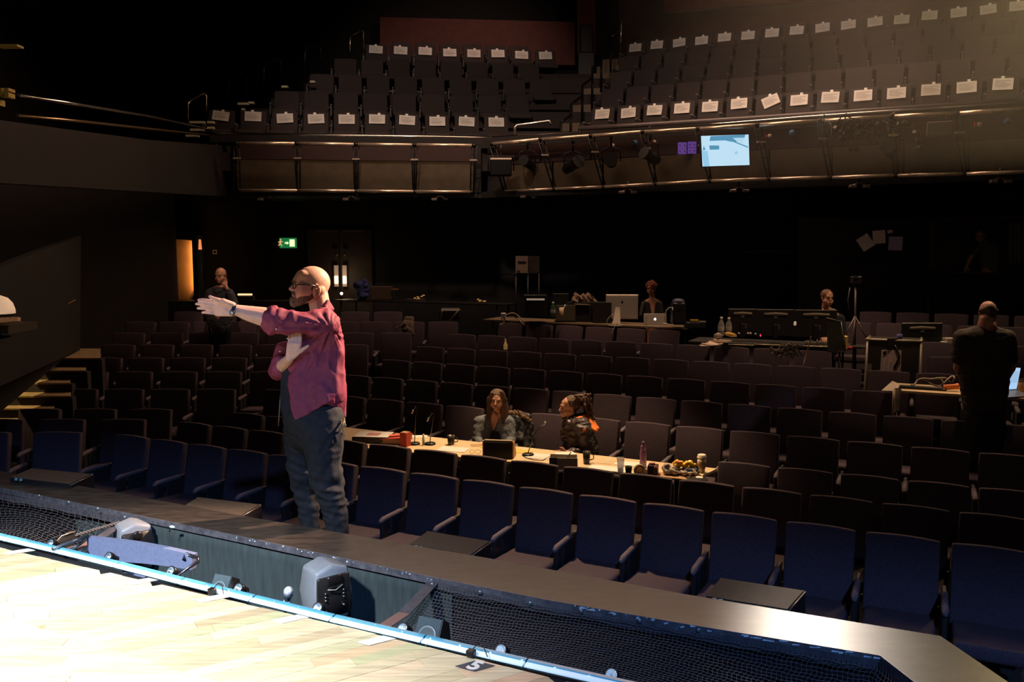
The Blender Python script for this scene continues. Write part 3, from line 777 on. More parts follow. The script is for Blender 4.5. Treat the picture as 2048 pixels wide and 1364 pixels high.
# bits of yellow light on gallery steps
for i, (x0, x1, y0, Y) in enumerate(((0, 42, 92, 9.0), (0, 25, 187, 9.2), (12, 24, 179, 9.2))):
    pass
t = thing('gallery_step', 'yellow lit gallery step at the far left edge', 'step', at_y(10, 190, 9.1)); I = inv(t)
m_y = mat('yellow_lit_paint', (.55, .38, .08), .6)  # yellow light on the steps, painted as a colour
for (x0, y0, x1, y1) in ((0, 178, 11, 194), (14, 178, 24, 184), (14, 187, 24, 196), (0, 200, 4, 212), (-2, 91, 41, 95)):
    a, c = at_y(x0, y0, 9.1), at_y(x1, y1, 9.1); MB(I).box((a + c) / 2, (abs(c.x - a.x), .12, abs(c.z - a.z))).build('nosing', m_y, t)
# stair loops left of the circle
t = thing('stepped_handrail', 'thin stepped handrail loops climbing the left end of the circle', 'handrail', at_y(376, 260, 17.4)); I = inv(t)
for (xa, ya, xb, yb, Y, hb) in ((376, 202, 413, 185, 17.3, 60), (457, 163, 493, 149, 18.2, 55), (528, 130, 562, 118, 19.1, 50), (610, 98, 641, 91, 20.0, 48), (700, 71, 727, 59, 21.0, 45)):
    a = at_y(xa, ya, Y); c = at_y(xb, yb, Y + .45)
    MB(I).tube([at_y(xa, ya + hb, Y), a - Vector((0, 0, .05)), a + Vector((.05, .05, .03)), c - Vector((.05, .03, .02)), c - Vector((0, 0, .06)), at_y(xb, yb + hb, Y + .45)], .018, 7).build('rail_loop', M_CHROME if xa in (700, 376) else M_BLACKM, t)
# steps left of circle
t = thing('circle_stair', 'dark stair climbing beside the left end of the circle', 'stairs', (-6.5, 17.2, 3.4)); I = inv(t)
for k in range(6):
    z = CAMZ + crow(k + 1) - BACKH; y = 16.95 + .98 * k; x1 = [-6.3, -5.2, -4.7, -4.35, -3.8, -3.2][k]
    for h in (0, 1):
        MB(I).box((x1 - .6, y + .25 + .5 * h, z - .25 + .26 * h), (1.15, .5, .26)).build('step', M_CARPET, t)
m_n = mat('pale_nosing', (.55, .50, .34), .7)
for (px_, py_, w_, Y) in ((395, 245, 28, 17.0), (422, 245, 12, 17.0), (395, 260, 26, 16.9), (422, 256, 12, 16.9), (385, 272, 24, 16.8), (488, 208, 22, 17.9), (503, 206, 10, 17.9), (570, 174, 12, 18.9), (626, 164, 10, 19.3), (558, 186, 4, 18.9), (558, 195, 4, 18.9), (487, 219, 5, 17.9), (486, 230, 5, 17.9)):
    c = at_y(px_, py_, Y); MB(I).box(c, (w_ * Y / F, .10, 4 * Y / F)).build('nosing', m_n, t)
# centre aisle of the circle: wooden steps and the stepped rail
t = thing('aisle_stair', 'brown wooden stair climbing the aisle between the circle blocks', 'stairs', (1.0, 17.5, 3.6)); I = inv(t)
for k in range(12):
    f = k / 2.0; z = CAMZ + 2.95 - BACKH + .5575 / 2 * k + .02; 
    y = 17.35 + .4925 * k; x0 = .62 + .155 * k; x1 = 1.46 + .150 * k
    q = [(x0, y + .12), (x1, y - .12), (x1 + .05, y + .46), (x0 + .05, y + .66)]
    MB(I).solid([(a, b_, z - .34) for a, b_ in q], [(a, b_, z) for a, b_ in q]).build('step', M_TREAD if False else mat('aisle_wood', (.115, .070, .036), .6, var=.2, vscale=9, stretch=(1, 6, 6)), t)
t = thing('aisle_handrail', 'stepped black handrail on the centre aisle of the circle', 'handrail', at_y(1122, 260, 17.4)); I = inv(t)
pts_ = [(1122, 245, 17.4), (1142, 208, 18.0), (1165, 170, 18.9), (1185, 134, 19.8), (1203, 103, 20.8), (1222, 74, 21.8)]
for i, (a_, b_, Y) in enumerate(pts_):
    a = at_y(a_, b_, Y); g = MB(I); g.tube([Z_(a, a.z - .95), a], .028, 7); g.build('post', M_BLACKM, t)
    if i < 5:
        n_ = at_y(pts_[i + 1][0], pts_[i + 1][1] + 22, pts_[i + 1][2]); MB(I).tube([a, n_], .028, 7).build('hand_tube', M_BLACKM, t)
a, c = at_y(1222, 74, 21.8), at_y(1232, 66, 22.1); MB(I).tube([a, c], .028, 7).build('bright_tube', M_CHROME, t)
a, c, d = at_y(1242, 42, 22), at_y(1258, 33, 22.3), at_y(1261, 75, 22.3)
plain_rail('handrail', 'tall chrome hoop rail at the top of the right circle block', [at_y(1242, 105, 22), a, c, d], .022)
# back of circle: walls
def wall(name, A_, m, thick=(0, .15, 0)):
    g = MB(); A_ = [Vector(p) for p in A_]; g.solid(A_, [p + Vector(thick) for p in A_]); return struct(g.build(name, m))
def pxwall(name, pts, m):   # (px,py,Y)
    return wall(name, [at_y(*p) for p in pts], m)
pxwall('wall_circle_back', [(760, 34, 24.2), (1150, 44, 24.2), (1150, 130, 24.2), (760, 130, 24.2)], M_RED)
pxwall('trim_3', [(1153, -30, 23.9), (1189, -30, 23.9), (1192, 110, 23.9), (1156, 110, 23.9)], M_RED)
wall('wall_back', [(-10, 24.6, 12), (3, 24.6, 12), (3, 24.6, 2.7), (-10, 24.6, 2.7)], mat('void_black', (.002, .002, .002), .9))
wall('wall_back_right', [(3, 24.6, 12), (14, 18.7, 12), (14, 18.7, 2.7), (3, 24.6, 2.7)], mat('warm_wall', (.06, .028, .022), .8, var=.2, vscale=2))
pxwall('trim_4', [(1330, -60, 23.4), (1800, -110, 21.0), (1800, -12, 21.0), (1330, 24, 23.4)], M_RED)
t = thing('black_speaker', 'tall black loudspeaker column beside the red pier at the aisle top', 'speaker', at_y(1172, 110, 23.3)); I = inv(t)
c = at_y(1172, 80, 23.3); MB(I).box(c, (.34, .3, .75), bev=.03).build('cabinet', M_BLACK, t); MB(I).box(c - Vector((0, .16, 0)), (.28, .02, .66)).build('grille', M_BLACKM, t); MB(I).box(c - Vector((0, 0, .88)), (.40, .3, 1.02)).build('plinth', M_BLACK, t)
wall('wall_left', [(-9.6, 2, 12), (-9.6, 25, 12), (-9.6, 25, -3), (-9.6, 2, -3)], M_DKWALL, (-.15, 0, 0))
wall('wall_right', [(14, -1, 12), (14, 25, 12), (14, 25, -3), (14, -1, -3)], M_DKWALL, (.15, 0, 0))
wall('ceiling', [(-9.6, -1, 12), (14, -1, 12), (14, 25, 12), (-9.6, 25, 12)], M_BLACK, (0, 0, .15))
# walls under the circle
RW = lambda X: 19.4 - .49 * X
wall('wall_rear_stalls', [(-9.6, 19.3, 2.9), (.2, 19.3, 2.9), (.2, 19.3, -1.2), (-9.6, 19.3, -1.2)], mat('rear_wall', (.016, .012, .011), .8, var=.3, vscale=2))
wall('wall_rear_right', [(.2, 19.3, 2.9), (12.5, RW(12.5), 2.9), (12.5, RW(12.5), -1.2), (.2, 19.3, -1.2)], M_BLUEWALL)
# left side wall, with the orange washed end
wall('wall_side', [(-8.9, 9.2, 4.0), (-6.75, 17.2, 2.9), (-6.75, 17.2, -1), (-8.9, 9.2, -1)], M_DKWALL, (-.2, 0, 0))
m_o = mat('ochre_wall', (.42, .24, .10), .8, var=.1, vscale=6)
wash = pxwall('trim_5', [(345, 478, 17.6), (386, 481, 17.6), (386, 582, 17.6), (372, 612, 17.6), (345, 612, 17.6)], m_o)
area('wall_washer', at_y(389, 533, 17.53), at_y(376, 533, 17.62), 4, (1.0, .46, .15), .05, 1.0)
bx('washer_shield', Z_(at_y(397, 535, 17.3), .82), (.10, .35, 2.35), M_BLACK, label='narrow dark fin beside the orange lit wall strip', category='panel')
t = thing('corner_lamp', 'small orange glowing wall lamp on a thin pole by the orange strip', 'lamp', at_y(400, 490, 17.1)); I = inv(t)
MB(I).tube([Z_(at_y(402, 600, 17.1), -.35), at_y(402, 500, 17.1)], .012, 6).build('pole', M_BLACKM, t)
MB(I).box(at_y(400, 489, 17.1), (.055, .05, .20), taper=(.6, .6)).build('lamp_glass', mat('orange_glow', (.5, .2, .08), .5, emit=(1, .28, .10), es=.9), t)
t = thing('wall_switch', 'small pale framed switch on the dark rear wall', 'switch', at_y(430, 504, 19.2)); I = inv(t)
c = at_y(430, 504, 19.2); MB(I).box(c, (.10, .02, .10)).build('frame', M_WHITE, t); MB(I).box(c - Vector((0, .015, 0)), (.05, .02, .05)).build('rocker', M_BLACK, t)
# exit sign
t = thing('exit_sign', 'lit green emergency exit sign with running figure on the rear wall', 'sign', at_y(571, 486, 19.0)); I = inv(t)
c = at_y(571, 486, 19.25); s1 = 19.25 / F
MB(I).box(c, (47 * s1, .06, 21 * s1)).build('case', mat('exit_case', (.03, .05, .04), .5), t)
MB(I).box(c + Vector((6 * s1, -.032, 0)), (34 * s1, .006, 20 * s1)).build('green_panel', mat('exit_green', (.02, .2, .06), .5, emit=(.02, .30, .09), es=.5), t)
mw = mat('exit_white', (.7, .8, .4), .5, emit=(.85, 1.0, .45), es=1.3)
MB(I).box(c + Vector((14 * s1, -.038, 0)), (10 * s1, .006, 14 * s1)).build('door_symbol', mw, t)
g = MB(I @ frame(c + Vector((3.5 * s1, -.042, 0)), 0, PI / 2)); g.prism([(-4 * s1, -1.2 * s1), (0, -1.2 * s1), (0, -3 * s1), (4.5 * s1, 0), (0, 3 * s1), (0, 1.2 * s1), (-4 * s1, 1.2 * s1)], .005); g.build('arrow', mw, t)
mo = mat('exit_figure', (.8, .5, .3), .5, emit=(1, .55, .25), es=.7)
g = MB(I); q = c + Vector((-9 * s1, -.04, 0))
g.sph(q + Vector((0, 0, 6.5 * s1)), 1.8 * s1, sub=1)
for a, b_ in (((0, 4), (-.5, -1)), ((0, 3.5), (4, 2)), ((0, 3.5), (-4, 1)), ((-.5, -1), (3, -6)), ((-.5, -1), (-4, -5))): g.tube([q + Vector((a[0] * s1, 0, a[1] * s1)), q + Vector((b_[0] * s1, 0, b_[1] * s1))], 1.1 * s1, 6)
g.build('running_figure', mo, t)
# double doors with two lit sconces, round portholes, closers
t = thing('rear_double_door', 'dark double door with two lit glass strips on the rear wall', 'door', at_y(680, 600, 19.15)); I = inv(t)
for sx in (-1, 1):
    c = at_y(681 + sx * 33, 567, 19.27); dd = MB(I).box(c, (62 * 19.27 / F, .06, 214 * 19.27 / F)).build('door_leaf', mat('door_dark', (.045, .028, .02), .6, var=.2, vscale=3), t)
    gp = at_y(681 + sx * 8.3, 552, 19.1)
    MB(I).box(gp, (.095, .02, 42 * 19.1 / F)).build('vision_panel', mat('frost_panel', (.5, .38, .32), .5, emit=(1.0, .62, .45), es=.16), dd)
    MB(I).box(gp + Vector((0, -.016, -.085)), (.085, .02, .17), bev=.008).build('lit_glow', mat('panel_glow', (1, .9, .6), .5, emit=(1.0, .80, .45), es=2.6), dd)
    MB(I @ frame(at_y(681 + sx * 8, 509, 19.1), 0, PI / 2)).lathe([(.001, 0), (.045, 0), (.045, .01), (.001, .012)], n=16).build('push_plate', mat('plate_steel', (.14, .11, .10), .4, .5), dd)
    MB(I).box(at_y(681 + sx * 27, 462, 19.0), (.50, .08, .045)).build('door_closer', mat('closer_grey', (.15, .12, .11), .4, .3), dd)
point('door_glow', at_y(682, 556, 18.7), 3.0, (1.0, .70, .38), .08)
t = thing('white_lamp', 'tiny bright white lamp right of the standing man', 'lamp', at_y(683, 587, 17.2)); MB(inv(t)).sph(at_y(683, 587, 17.2), .030, sub=2).build('bulb', mat('white_led', (1, 1, 1), .3, emit=(.95, 1, 1), es=4), t); MB(inv(t)).tube([at_y(683, 590, 17.2), Z_(at_y(683, 603, 17.2), .70)], .012, 6).build('stem', M_BLACKM, t)
# long shelf light behind phone man
t = thing('shelf_lamp', 'short warm strip light on the rear ledge right of the man on the phone', 'lamp', at_y(490, 589, 17)); MB(inv(t)).box(at_y(490, 589, 17.0), (.29, .05, .035), bev=.01).build('strip', mat('strip_warm', (1, .6, .3), .4, emit=(1, .58, .28), es=1.4), t); MB(inv(t)).box(at_y(490, 596, 17.0), (.36, .12, .08)).build('housing', M_BLACK, t)
bx('rear_counter', (-5.35, 17.15, .22), (3.2, .55, .94), M_BLACK, label='long dark counter along the back of the left stalls behind the man on the phone', category='counter')
# left stair with yellow light and end walls
t = thing('side_stair', 'pale lit steps of the left side aisle descending beside the stalls', 'stairs', at_z(60, 817, CAMZ - 1.97)); I = inv(t)
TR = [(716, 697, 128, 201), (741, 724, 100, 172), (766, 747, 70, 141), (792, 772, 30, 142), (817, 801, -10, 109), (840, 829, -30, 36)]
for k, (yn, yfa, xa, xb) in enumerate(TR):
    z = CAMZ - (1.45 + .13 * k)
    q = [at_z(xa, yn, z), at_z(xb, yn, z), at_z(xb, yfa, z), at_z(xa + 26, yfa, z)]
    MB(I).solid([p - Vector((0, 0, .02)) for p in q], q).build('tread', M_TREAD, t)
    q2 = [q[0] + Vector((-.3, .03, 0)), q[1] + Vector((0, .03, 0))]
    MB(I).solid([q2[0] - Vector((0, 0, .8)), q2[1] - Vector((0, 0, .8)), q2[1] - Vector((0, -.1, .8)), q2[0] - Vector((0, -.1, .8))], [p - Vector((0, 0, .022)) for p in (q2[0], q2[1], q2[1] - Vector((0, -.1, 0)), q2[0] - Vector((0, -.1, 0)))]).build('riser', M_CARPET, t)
spot('step_light', (-7.9, 10.4, 2.3), (-7.0, 11.4, -.2), 420, (1.0, .74, .30), 60, .8, .05)
# raked side wall with curved rail and side box with a lamp
g = MB()
A_ = [at_y(-30, 700, 9.4), at_y(160, 600, 12.6), at_y(160, 690, 12.6), at_y(-30, 850, 9.4)]
g.solid(A_, [p + Vector((-.25, .1, 0)) for p in A_]); struct(g.build('wall_stair', M_DKWALL))
a = [at_y(a_, b_, Y) for a_, b_, Y in ((-20, 700, 9.2), (0, 690, 9.3), (18, 680, 9.6), (35, 665, 10), (60, 645, 10.6), (100, 628, 11.4), (150, 600, 12.4))]
plain_rail('wall_handrail', 'thin curved handrail rising along the left side wall', a, .012, mat('rail_ochre', (.30, .20, .07), .4, .4))
t = thing('dome_lamp', 'cream dome lampshade glowing at the left edge of the photograph', 'lamp', at_y(0, 640, 8.2)); I = inv(t)
c = at_y(-4, 627, 8.2); MB(I @ frame(c)).lathe([(.15, 0), (.148, .04), (.13, .10), (.09, .15), (.03, .175), (.001, .18)], n=24).build('shade', mat('cream_shade', (.8, .6, .42), .6, emit=(1.0, .66, .42), es=.45), t)
MB(I @ frame(c - Vector((0, 0, .03)))).lathe([(.02, -.22), (.10, -.20), (.10, -.19), (.015, -.18), (.012, .0), (.14, .01), (.14, .028)], n=20).build('stand', M_BLACKM, t)
t = thing('box_ledge', 'orange lit ledge of papers below the dome lamp', 'ledge', at_y(10, 640, 8.1)); I = inv(t)
MB(I).box(at_y(-10, 655, 8.25), (.55, .5, .08)).build('shelf', M_BRWALL, t)
g = MB(I)
for k in range(6): g.box(at_y(-8 + k * 8, 641 - k * .6, 8.05), (.05, .06, .035), rot=(0, .1 * (k % 3), .3 * k))
g.build('papers', mat('lit_paper_glow', (.5, .25, .12), .7, emit=(.8, .35, .15), es=.10), t)  # lamp light on the papers put in as colour and faint emission
wall('wall_box_left', [at_y(-60, 560, 8.0), at_y(-60, 800, 8.0), at_y(160, 700, 12.9), at_y(162, 470, 12.9)], M_DKWALL, (-.3, .3, 0))
# booth window on the right with papers on the wall
t = thing('booth_window', 'dim control booth window with a faint olive curtain at the right edge', 'window', at_y(2000, 500, 15.6)); I = inv(t)
YB = 14.95
MB(I).solid([at_y(1868, 444, YB), at_y(2075, 440, YB), at_y(2075, 548, YB), at_y(1868, 540, YB)], [at_y(1868, 444, YB + .05), at_y(2075, 440, YB + .05), at_y(2075, 548, YB + .05), at_y(1868, 540, YB + .05)]).build('opening', mat('booth_dark', (.05, .04, .038), .5), t)
for q in (((1860, 436), (2080, 430), (2080, 437), (1860, 443)), ((1860, 541), (2080, 548), (2080, 555), (1860, 548)), ((1860, 436), (1868, 436), (1868, 548), (1860, 548))):
    A_ = [at_y(a_, b_, YB - .35) for a_, b_ in q]; MB(I).solid(A_, [p + Vector((0, .08, 0)) for p in A_]).build('window_frame', M_BRWALL, t)
g = MB(I)
for k in range(7):
    x = 2020 + k * 9; a, c = at_y(x, 444, YB - .08 + (.02 if k % 2 else 0)), at_y(x, 530, YB - .06 + (.02 if k % 2 else 0)); g.tube([a, c], .045, 8)
g.build('curtain', mat('olive_curtain', (.16, .14, .08), .8, var=.2, vscale=9), t)
PN = [('tilted white sheet pinned lowest on the left of the rear wall papers', 1731, 485, 22, 28, .6, (.42, .38, .40)), ('upright pinkish sheet pinned in the middle of the rear wall papers', 1758, 474, 21, 26, .08, (.48, .36, .38)),
      ('tiny white card pinned above the lilac sheet on the rear wall', 1780, 463, 9, 6, .15, (.45, .38, .38)), ('lilac sheet pinned furthest right on the rear wall', 1791, 487, 23, 27, -.03, (.34, .30, .52))]
for lab, px_, py_, w_, h_, rt, cl in PN:
    Yw = 15.2; c = at_y(px_, py_, Yw - .6); s1 = c.y / F
    t = thing('pinned_sheet', lab, 'paper', c, 0, 'papers pinned to the rear wall')
    MB(Matrix.Rotation(-math.radians(26), 4, 'Z') @ Matrix.Rotation(-rt, 4, 'Y')).box((0, 0, 0), (w_ * s1 * 1.1, .004, h_ * s1)).build('sheet', mat('sheet_%d' % px_, cl, .8, emit=cl, es=0.0), t)
wall('wall_sill', [at_y(1860, 546, 14.6), at_y(2090, 553, 14.6), at_y(2090, 680, 14.6), at_y(1860, 680, 14.6)], M_DKWALL, (0, .1, 0))
wl_ = wall('wall_booth', [at_y(1600, 436, 15.15), at_y(1868, 436, 14.85), at_y(1868, 640, 14.85), at_y(1600, 640, 15.15)], M_BLACK, (0, .1, 0))
bx('dado_rail', at_y(1640, 503, 14.9), (2.6, .05, .02), M_DKWALL, label='thin horizontal rail on the dark rear wall below the pinned papers', category='rail', rot=(0, 0, -.1))
# ------------------------------------------------------------------ things on the right lighting rail
def lantern(px_, py_, yaw, pitch, label, L_=.42, r=.115):
    Y = Yf(px_) - .35; c = at_y(px_, py_, Y)
    t = thing('stage_lantern', label, 'stage light', c, 0, 'lanterns on the right lighting rail')
    Mr = Matrix.Rotation(yaw, 4, 'Z') @ Matrix.Rotation(PI / 2 + pitch, 4, 'X')
    MB(Mr).lathe([(.02, -L_ * .55), (r * .7, -L_ * .5), (r * .8, -L_ * .1), (r * .62, 0), (r * .75, .03), (r * .9, L_ * .35), (r * .93, L_ * .42)], n=18).build('lantern_body', M_BLACKM, t)
    MB(Mr).lathe([(.01, L_ * .36), (r * .8, L_ * .38), (r * .8, L_ * .40), (.01, L_ * .42)], n=18).build('lens', mat('lantern_lens', (.10, .09, .10), .15, .3), t)
    g = MB(); g.tube([(-r - .03, 0, 0), (-r - .03, 0, .20), (0, 0, .26), (r + .03, 0, .20), (r + .03, 0, 0)], .012, 6); g.build('yoke', M_BLACKM, t)
    g = MB(); g.tube([(0, 0, .26), (0, 0, .42)], .02, 6); g.box((0, 0, .42), (.06, .08, .06), bev=.01); g.build('hook_clamp', M_BLACKM, t)
lantern(1055, 326, -.5, -.2, 'black stage lantern hanging second from the left on the right rail')
lantern(1146, 330, .5, -.25, 'black stage lantern with lens turned left, left of the two middle struts', .5, .13)
lantern(1222, 322, -.15, -.1, 'black stage lantern facing the stage with a grey lens', .34, .14)
lantern(1300, 312, -.9, -.3, 'black stage lantern left of the purple sockets', .42, .12)
lantern(1779, 300, -.6, -.3, 'black stage lantern among the tangled cables right of the screen', .36, .12)
c = at_y(1002, 336, 16.3); t = thing('wash_light', 'boxy black wash light with a pale top edge at the rail corner', 'stage light', c)
MB().box((0, 0, 0), (.41, .26, .30), bev=.02).build('housing', M_BLACKM, t); MB().box((0, -.02, .16), (.40, .22, .03)).build('top_edge', mat('pale_edge', (.75, .60, .50), .5), t)
g = MB(); g.tube([(-.24, 0, -.05), (-.24, 0, .22), (.24, 0, .22), (.24, 0, -.05)], .014, 6); g.build('yoke', M_BLACKM, t); MB().tube([(0, 0, .22), (0, 0, .45)], .02, 6).build('hanging_bolt', M_BLACKM, t)
# screen
A0, A1, A2, A3 = (1402, 272), (1497, 269), (1499, 330), (1405, 333)
YS = Yf(1450) - .45; q = [at_y(a_, b_, YS) for a_, b_ in (A0, A1, A2, A3)]
t = thing('show_screen', 'bright blue lit monitor hanging on the circle front rail', 'screen', (q[0] + q[2]) / 2); I = inv(t)
cq = (q[0] + q[2]) / 2; qo = [cq + (p - cq) * 1.05 for p in q]
MB(I).solid([p + Vector((0, .005, 0)) for p in qo], [p + Vector((0, .06, 0)) for p in qo]).build('bezel', M_BLACK, t)
def em(name, col, es): return mat(name, (.02, .02, .02), .4, emit=col, es=es)
def onscreen(name, poly, m, lift, parent=t):   # poly in 0..1 screen coords, v down
    P_ = [q[0].lerp(q[1], u).lerp(q[3].lerp(q[2], u), v) for u, v in poly]
    return MB(I).solid([p - Vector((0, lift, 0)) for p in P_], [p - Vector((0, lift + .003, 0)) for p in P_]).build(name, m, parent)
scr = onscreen('display', [(0, 0), (1, 0), (1, 1), (0, 1)], em('scr_white', (.55, .80, .97), .95), 0)
e1 = em('scr_mid', (.10, .36, .58), .8); e2 = em('scr_light', (.33, .66, .90), .9)
onscreen('picture_shape', [(.20, .02), (.93, .0), (.91, .10), (.66, .10), (.78, .22), (.62, .22), (.5, .17), (.17, .17)], e1, .006)
onscreen('picture_shape', [(.16, .32), (.37, .33), (.37, .46), (.17, .46)], e1, .006)
onscreen('picture_shape', [(.02, .46), (.045, .32), (.08, .46)], e1, .006)
onscreen('picture_shape', [(.66, .18), (.98, .40), (.98, .44), (.64, .21)], e1, .007)
onscreen('picture_shape', [(.70, .56), (.74, .52), (.76, .60), (.73, .64), (.69, .62)], e2, .006)
onscreen('picture_shape', [(.0, .48), (.12, .50), (.15, 1), (.02, 1)], e2, .005)
onscreen('picture_shape', [(.66, .10), (.92, .10), (.86, .30), (.76, .22)], em('scr_pale', (.50, .78, .95), .9), .007)
# purple socket plates
mp_ = mat('purple_plate', (.12, .05, .26), .5, emit=(.14, .06, .34), es=.5)
t = thing('socket_panel', 'four purple socket plates left of the hanging screen', 'sockets', at_y(1375, 296, Yf(1375) - .1)); I = inv(t)
for (a_, b_) in ((1364.5, 290.5), (1384, 289), (1364.5, 302.5), (1384, 301.5)):
    c = at_y(a_, b_, Yf(1375) - .1); pl_ = MB(I).box(c, (.150, .02, .10)).build('plate', mp_, t)
    for dx in (-.042, .042): MB(I).sph(c + Vector((dx, -.012, 0)), (.012, .006, .012), sub=1).build('socket_hole', M_DARK, pl_)
# junction box, cable tangle, small bits
c = at_y(1879, 258, Yf(1879) - .3); t = thing('junction_box', 'plain grey junction box on the right lighting rail', 'box', c)
MB().box((0, 0, 0), (.36, .12, .22), rot=(0, 0, -.45), bev=.012).build('enclosure', mat('box_grey', (.17, .14, .13), .5), t); MB().tube([(.1, 0, .1), (.1, 0, .2)], .02, 6).build('mount', M_BLACKM, t)
r_ = random.Random(5)
t = thing('cable_tangle', 'tangled black cables and connectors on the rail left of the junction box', 'cables', at_y(1760, 262, Yf(1760) - .2)); I = inv(t)
g = MB(I); g2 = MB(I)
for k in range(26):
    x = 1655 + r_.random() * 190; pts = []
    y = 246 + r_.random() * 20
    for j in range(7):
        pts.append(at_y(x + j * r_.uniform(-4, 9), y + 22 * math.sin(j * r_.uniform(.5, 1.1)) * (1 if j else 0) + r_.uniform(-4, 6), Yf(1760) - .25 - r_.uniform(0, .15)))
    (g2 if k % 6 == 0 else g).tube(pts, .010, 5)
g.build('black_cables', M_BLACKM, t); g2.build('pale_cables', mat('cable_pale', (.30, .25, .18), .5), t)
g = MB(I)
for k in range(16): c = at_y(1660 + r_.random() * 185, 245 + r_.random() * 55, Yf(1760) - .35); g.box(c, (.07, .06, .05), rot=(r_.random(), r_.random(), r_.random()))
g.build('connectors', mat('connector_grey', (.10, .09, .085), .4, .3), t)
for k, (a_, b_) in enumerate(((1225, 291), (1308, 284), (1539, 272), (1958, 249))):
    c = at_y(a_, b_, Yf(a_) - .06); s1 = c.y / F
    t = thing('round_indicator', 'small cream round socket with red tab on the circle front, %s' % ['left of the middle lanterns', 'beside the blue plug', 'just right of the screen', 'nearest the right edge'][k], 'socket', c)
    Mq = Matrix.Rotation(PI / 2, 4, 'X'); MB(Mq).lathe([(.001, 0), (.035, 0), (.035, .03), (.001, .03)], n=12).build('disc', mat('cream_disc', (.70, .55, .42), .5), t); MB().box((-.06, 0, 0), (.02, .03, .07)).build('red_tab', mat('red_tab', (.35, .05, .03), .5), t)
for k, (a_, b_) in enumerate(((1269, 286), (1584, 266), (2014, 243))):
    c = at_y(a_, b_, Yf(a_) - .06)
    t = thing('blue_plug', 'blue round power plug on the circle front, %s' % ['left of the screen', 'right of the screen', 'at the right edge'][k], 'plug', c)
    Mq = Matrix.Rotation(PI / 2, 4, 'X'); MB(Mq).lathe([(.001, -.06), (.03, -.05), (.04, 0), (.055, .02), (.05, .04), (.001, .05)], n=10).build('plug_body', mat('plug_blue', (.04, .13, .30), .5), t); MB().tube([(0, 0, -.04), (.03, 0, -.12), (.10, 0, -.16)], .008, 5).build('lead', M_BLACKM, t)
# hanging clamp lights under both rails
for k, (a_, b_) in enumerate(((533, 398), (703, 398), (880, 398), (1057, 393), (1255, 384), (1478, 381), (1718, 372), (2000, 362))):
    Y = Yf(a_) - .2; c = at_y(a_, b_, Y)
    t = thing('under_rail_light', 'small bracket light under the circle front, %s from the left' % ORD[k + 1], 'light', c, 0, 'bracket lights under the circle front')
    m1 = mat('bracket_steel', (.30, .24, .20), .35, .7)
    MB().tube([(0, 0, .20), (0, 0, .03)], .018, 6).build('stem', M_BLACKM, t); MB().tube([(-.12, 0, -.0), (0, 0, .06), (.12, 0, 0)], .013, 6).build('bracket', m1, t)
    for s_2 in (-1, 1): MB().box((s_2 * .11, -.02, -.01), (.11, .08, .05), bev=.01).build('lamp_head', m1 if s_2 < 0 or a_ > 900 else M_BLACKM, t)
# ================================================================== PIT THINGS
def nearfield(px_, py_, Y, yaw, label, h=.30, back=True):
    top = at_y(px_, py_, Y); t = thing('pit_loudspeaker', label, 'speaker', (top.x, top.y, top.z - h), yaw)
    mg = mat('speaker_grey', (.19, .21, .24), .45, var=.06, vscale=60, bump=.1, bscale=300)
    w_, d_ = .165, .145; r_ = .022
    pr = [((sx * (w_ / 2 - .014), sy * (d_ / 2 - .01), z), r_) for sx in (-1, 1) for sy in (-1, 1) for z in (.03, h - .045)]
    pr += [((sx * (w_ / 2), sy * (d_ / 2), h * .5), r_) for sx in (-1, 1) for sy in (-1, 1)] + [((0, sy * (d_ / 2 - .01), h - .022), r_) for sy in (-1, 1)]
    MB().hull(pr, sub=2).build('cabinet', mg, t)
    f = MB(); f.hull([((sx * (w_ / 2 - .004), -d_ / 2 - .016, z), .010) for sx in (-1, 1) for z in (.05, h - .062)] + [((sx * w_ / 2, -d_ / 2 - .018, h * .5), .010) for sx in (-1, 1)], sub=1)
    f.build('rear_panel' if back else 'front_panel', mat('panel_black', (.018, .016, .015), .35), t)
    Mf = lambda z, r=0: Matrix.Translation((0, -d_ / 2 - .028, z)) @ Matrix.Rotation(PI / 2, 4, 'X')
    if back:
        MB().hull([((sx * .03, -d_ / 2 - .026, z), .012) for sx in (-1, 1) for z in (h * .66, h * .80)], sub=1).build('grip_recess', M_DARK, t)
        MB().tube([(-.04, -d_ / 2 - .036, h * .63), (0, -d_ / 2 - .040, h * .60), (.04, -d_ / 2 - .036, h * .66)], .003, 6).build('grip_edge', mat('rim_grey', (.25, .24, .22), .4), t)
        for z in (.56, .50, .44, .30):
            for sx in (-1, 1): MB(Mf(h * z)).lathe([(.001, -.006), (.005, -.005), (.005, .005), (.001, .006)], c=(sx * .048, 0, 0), n=8).build('screw', M_CHROME, t)
    else:
        MB(Mf(h * .42)).lathe([(.02, .0), (.05, .008), (.062, .010), (.064, -.004)], n=24).build('woofer', mat('cone_black', (.02, .018, .016), .4), t)
        MB(Mf(h * .42)).sph((0, 0, .006), (.018, .018, .01)).build('dust_cap', M_DARK, t)
        MB(Mf(h * .76)).lathe([(.001, .004), (.018, .006), (.03, .001)], n=18).build('tweeter', M_DARK, t)
    MB().lathe([(.05, -1.0 - 0), (.05, -.98), (.012, -.97), (.012, -.02), (.05, -.01), (.05, .012)], n=12).build('stand', M_BLACKM, t)
    return t
nearfield(650, 1120, 4.12, math.radians(38), 'grey rounded loudspeaker in the pit beside the microphone')
nearfield(265, 1040, 5.02, math.radians(38), 'grey rounded loudspeaker in the pit behind the blue chair back', back=False)
FL = [(88, 1083), (204, 1110), (329, 1139), (465, 1174), (624, 1214), (795, 1256), (993, 1300), (1216, 1350)]
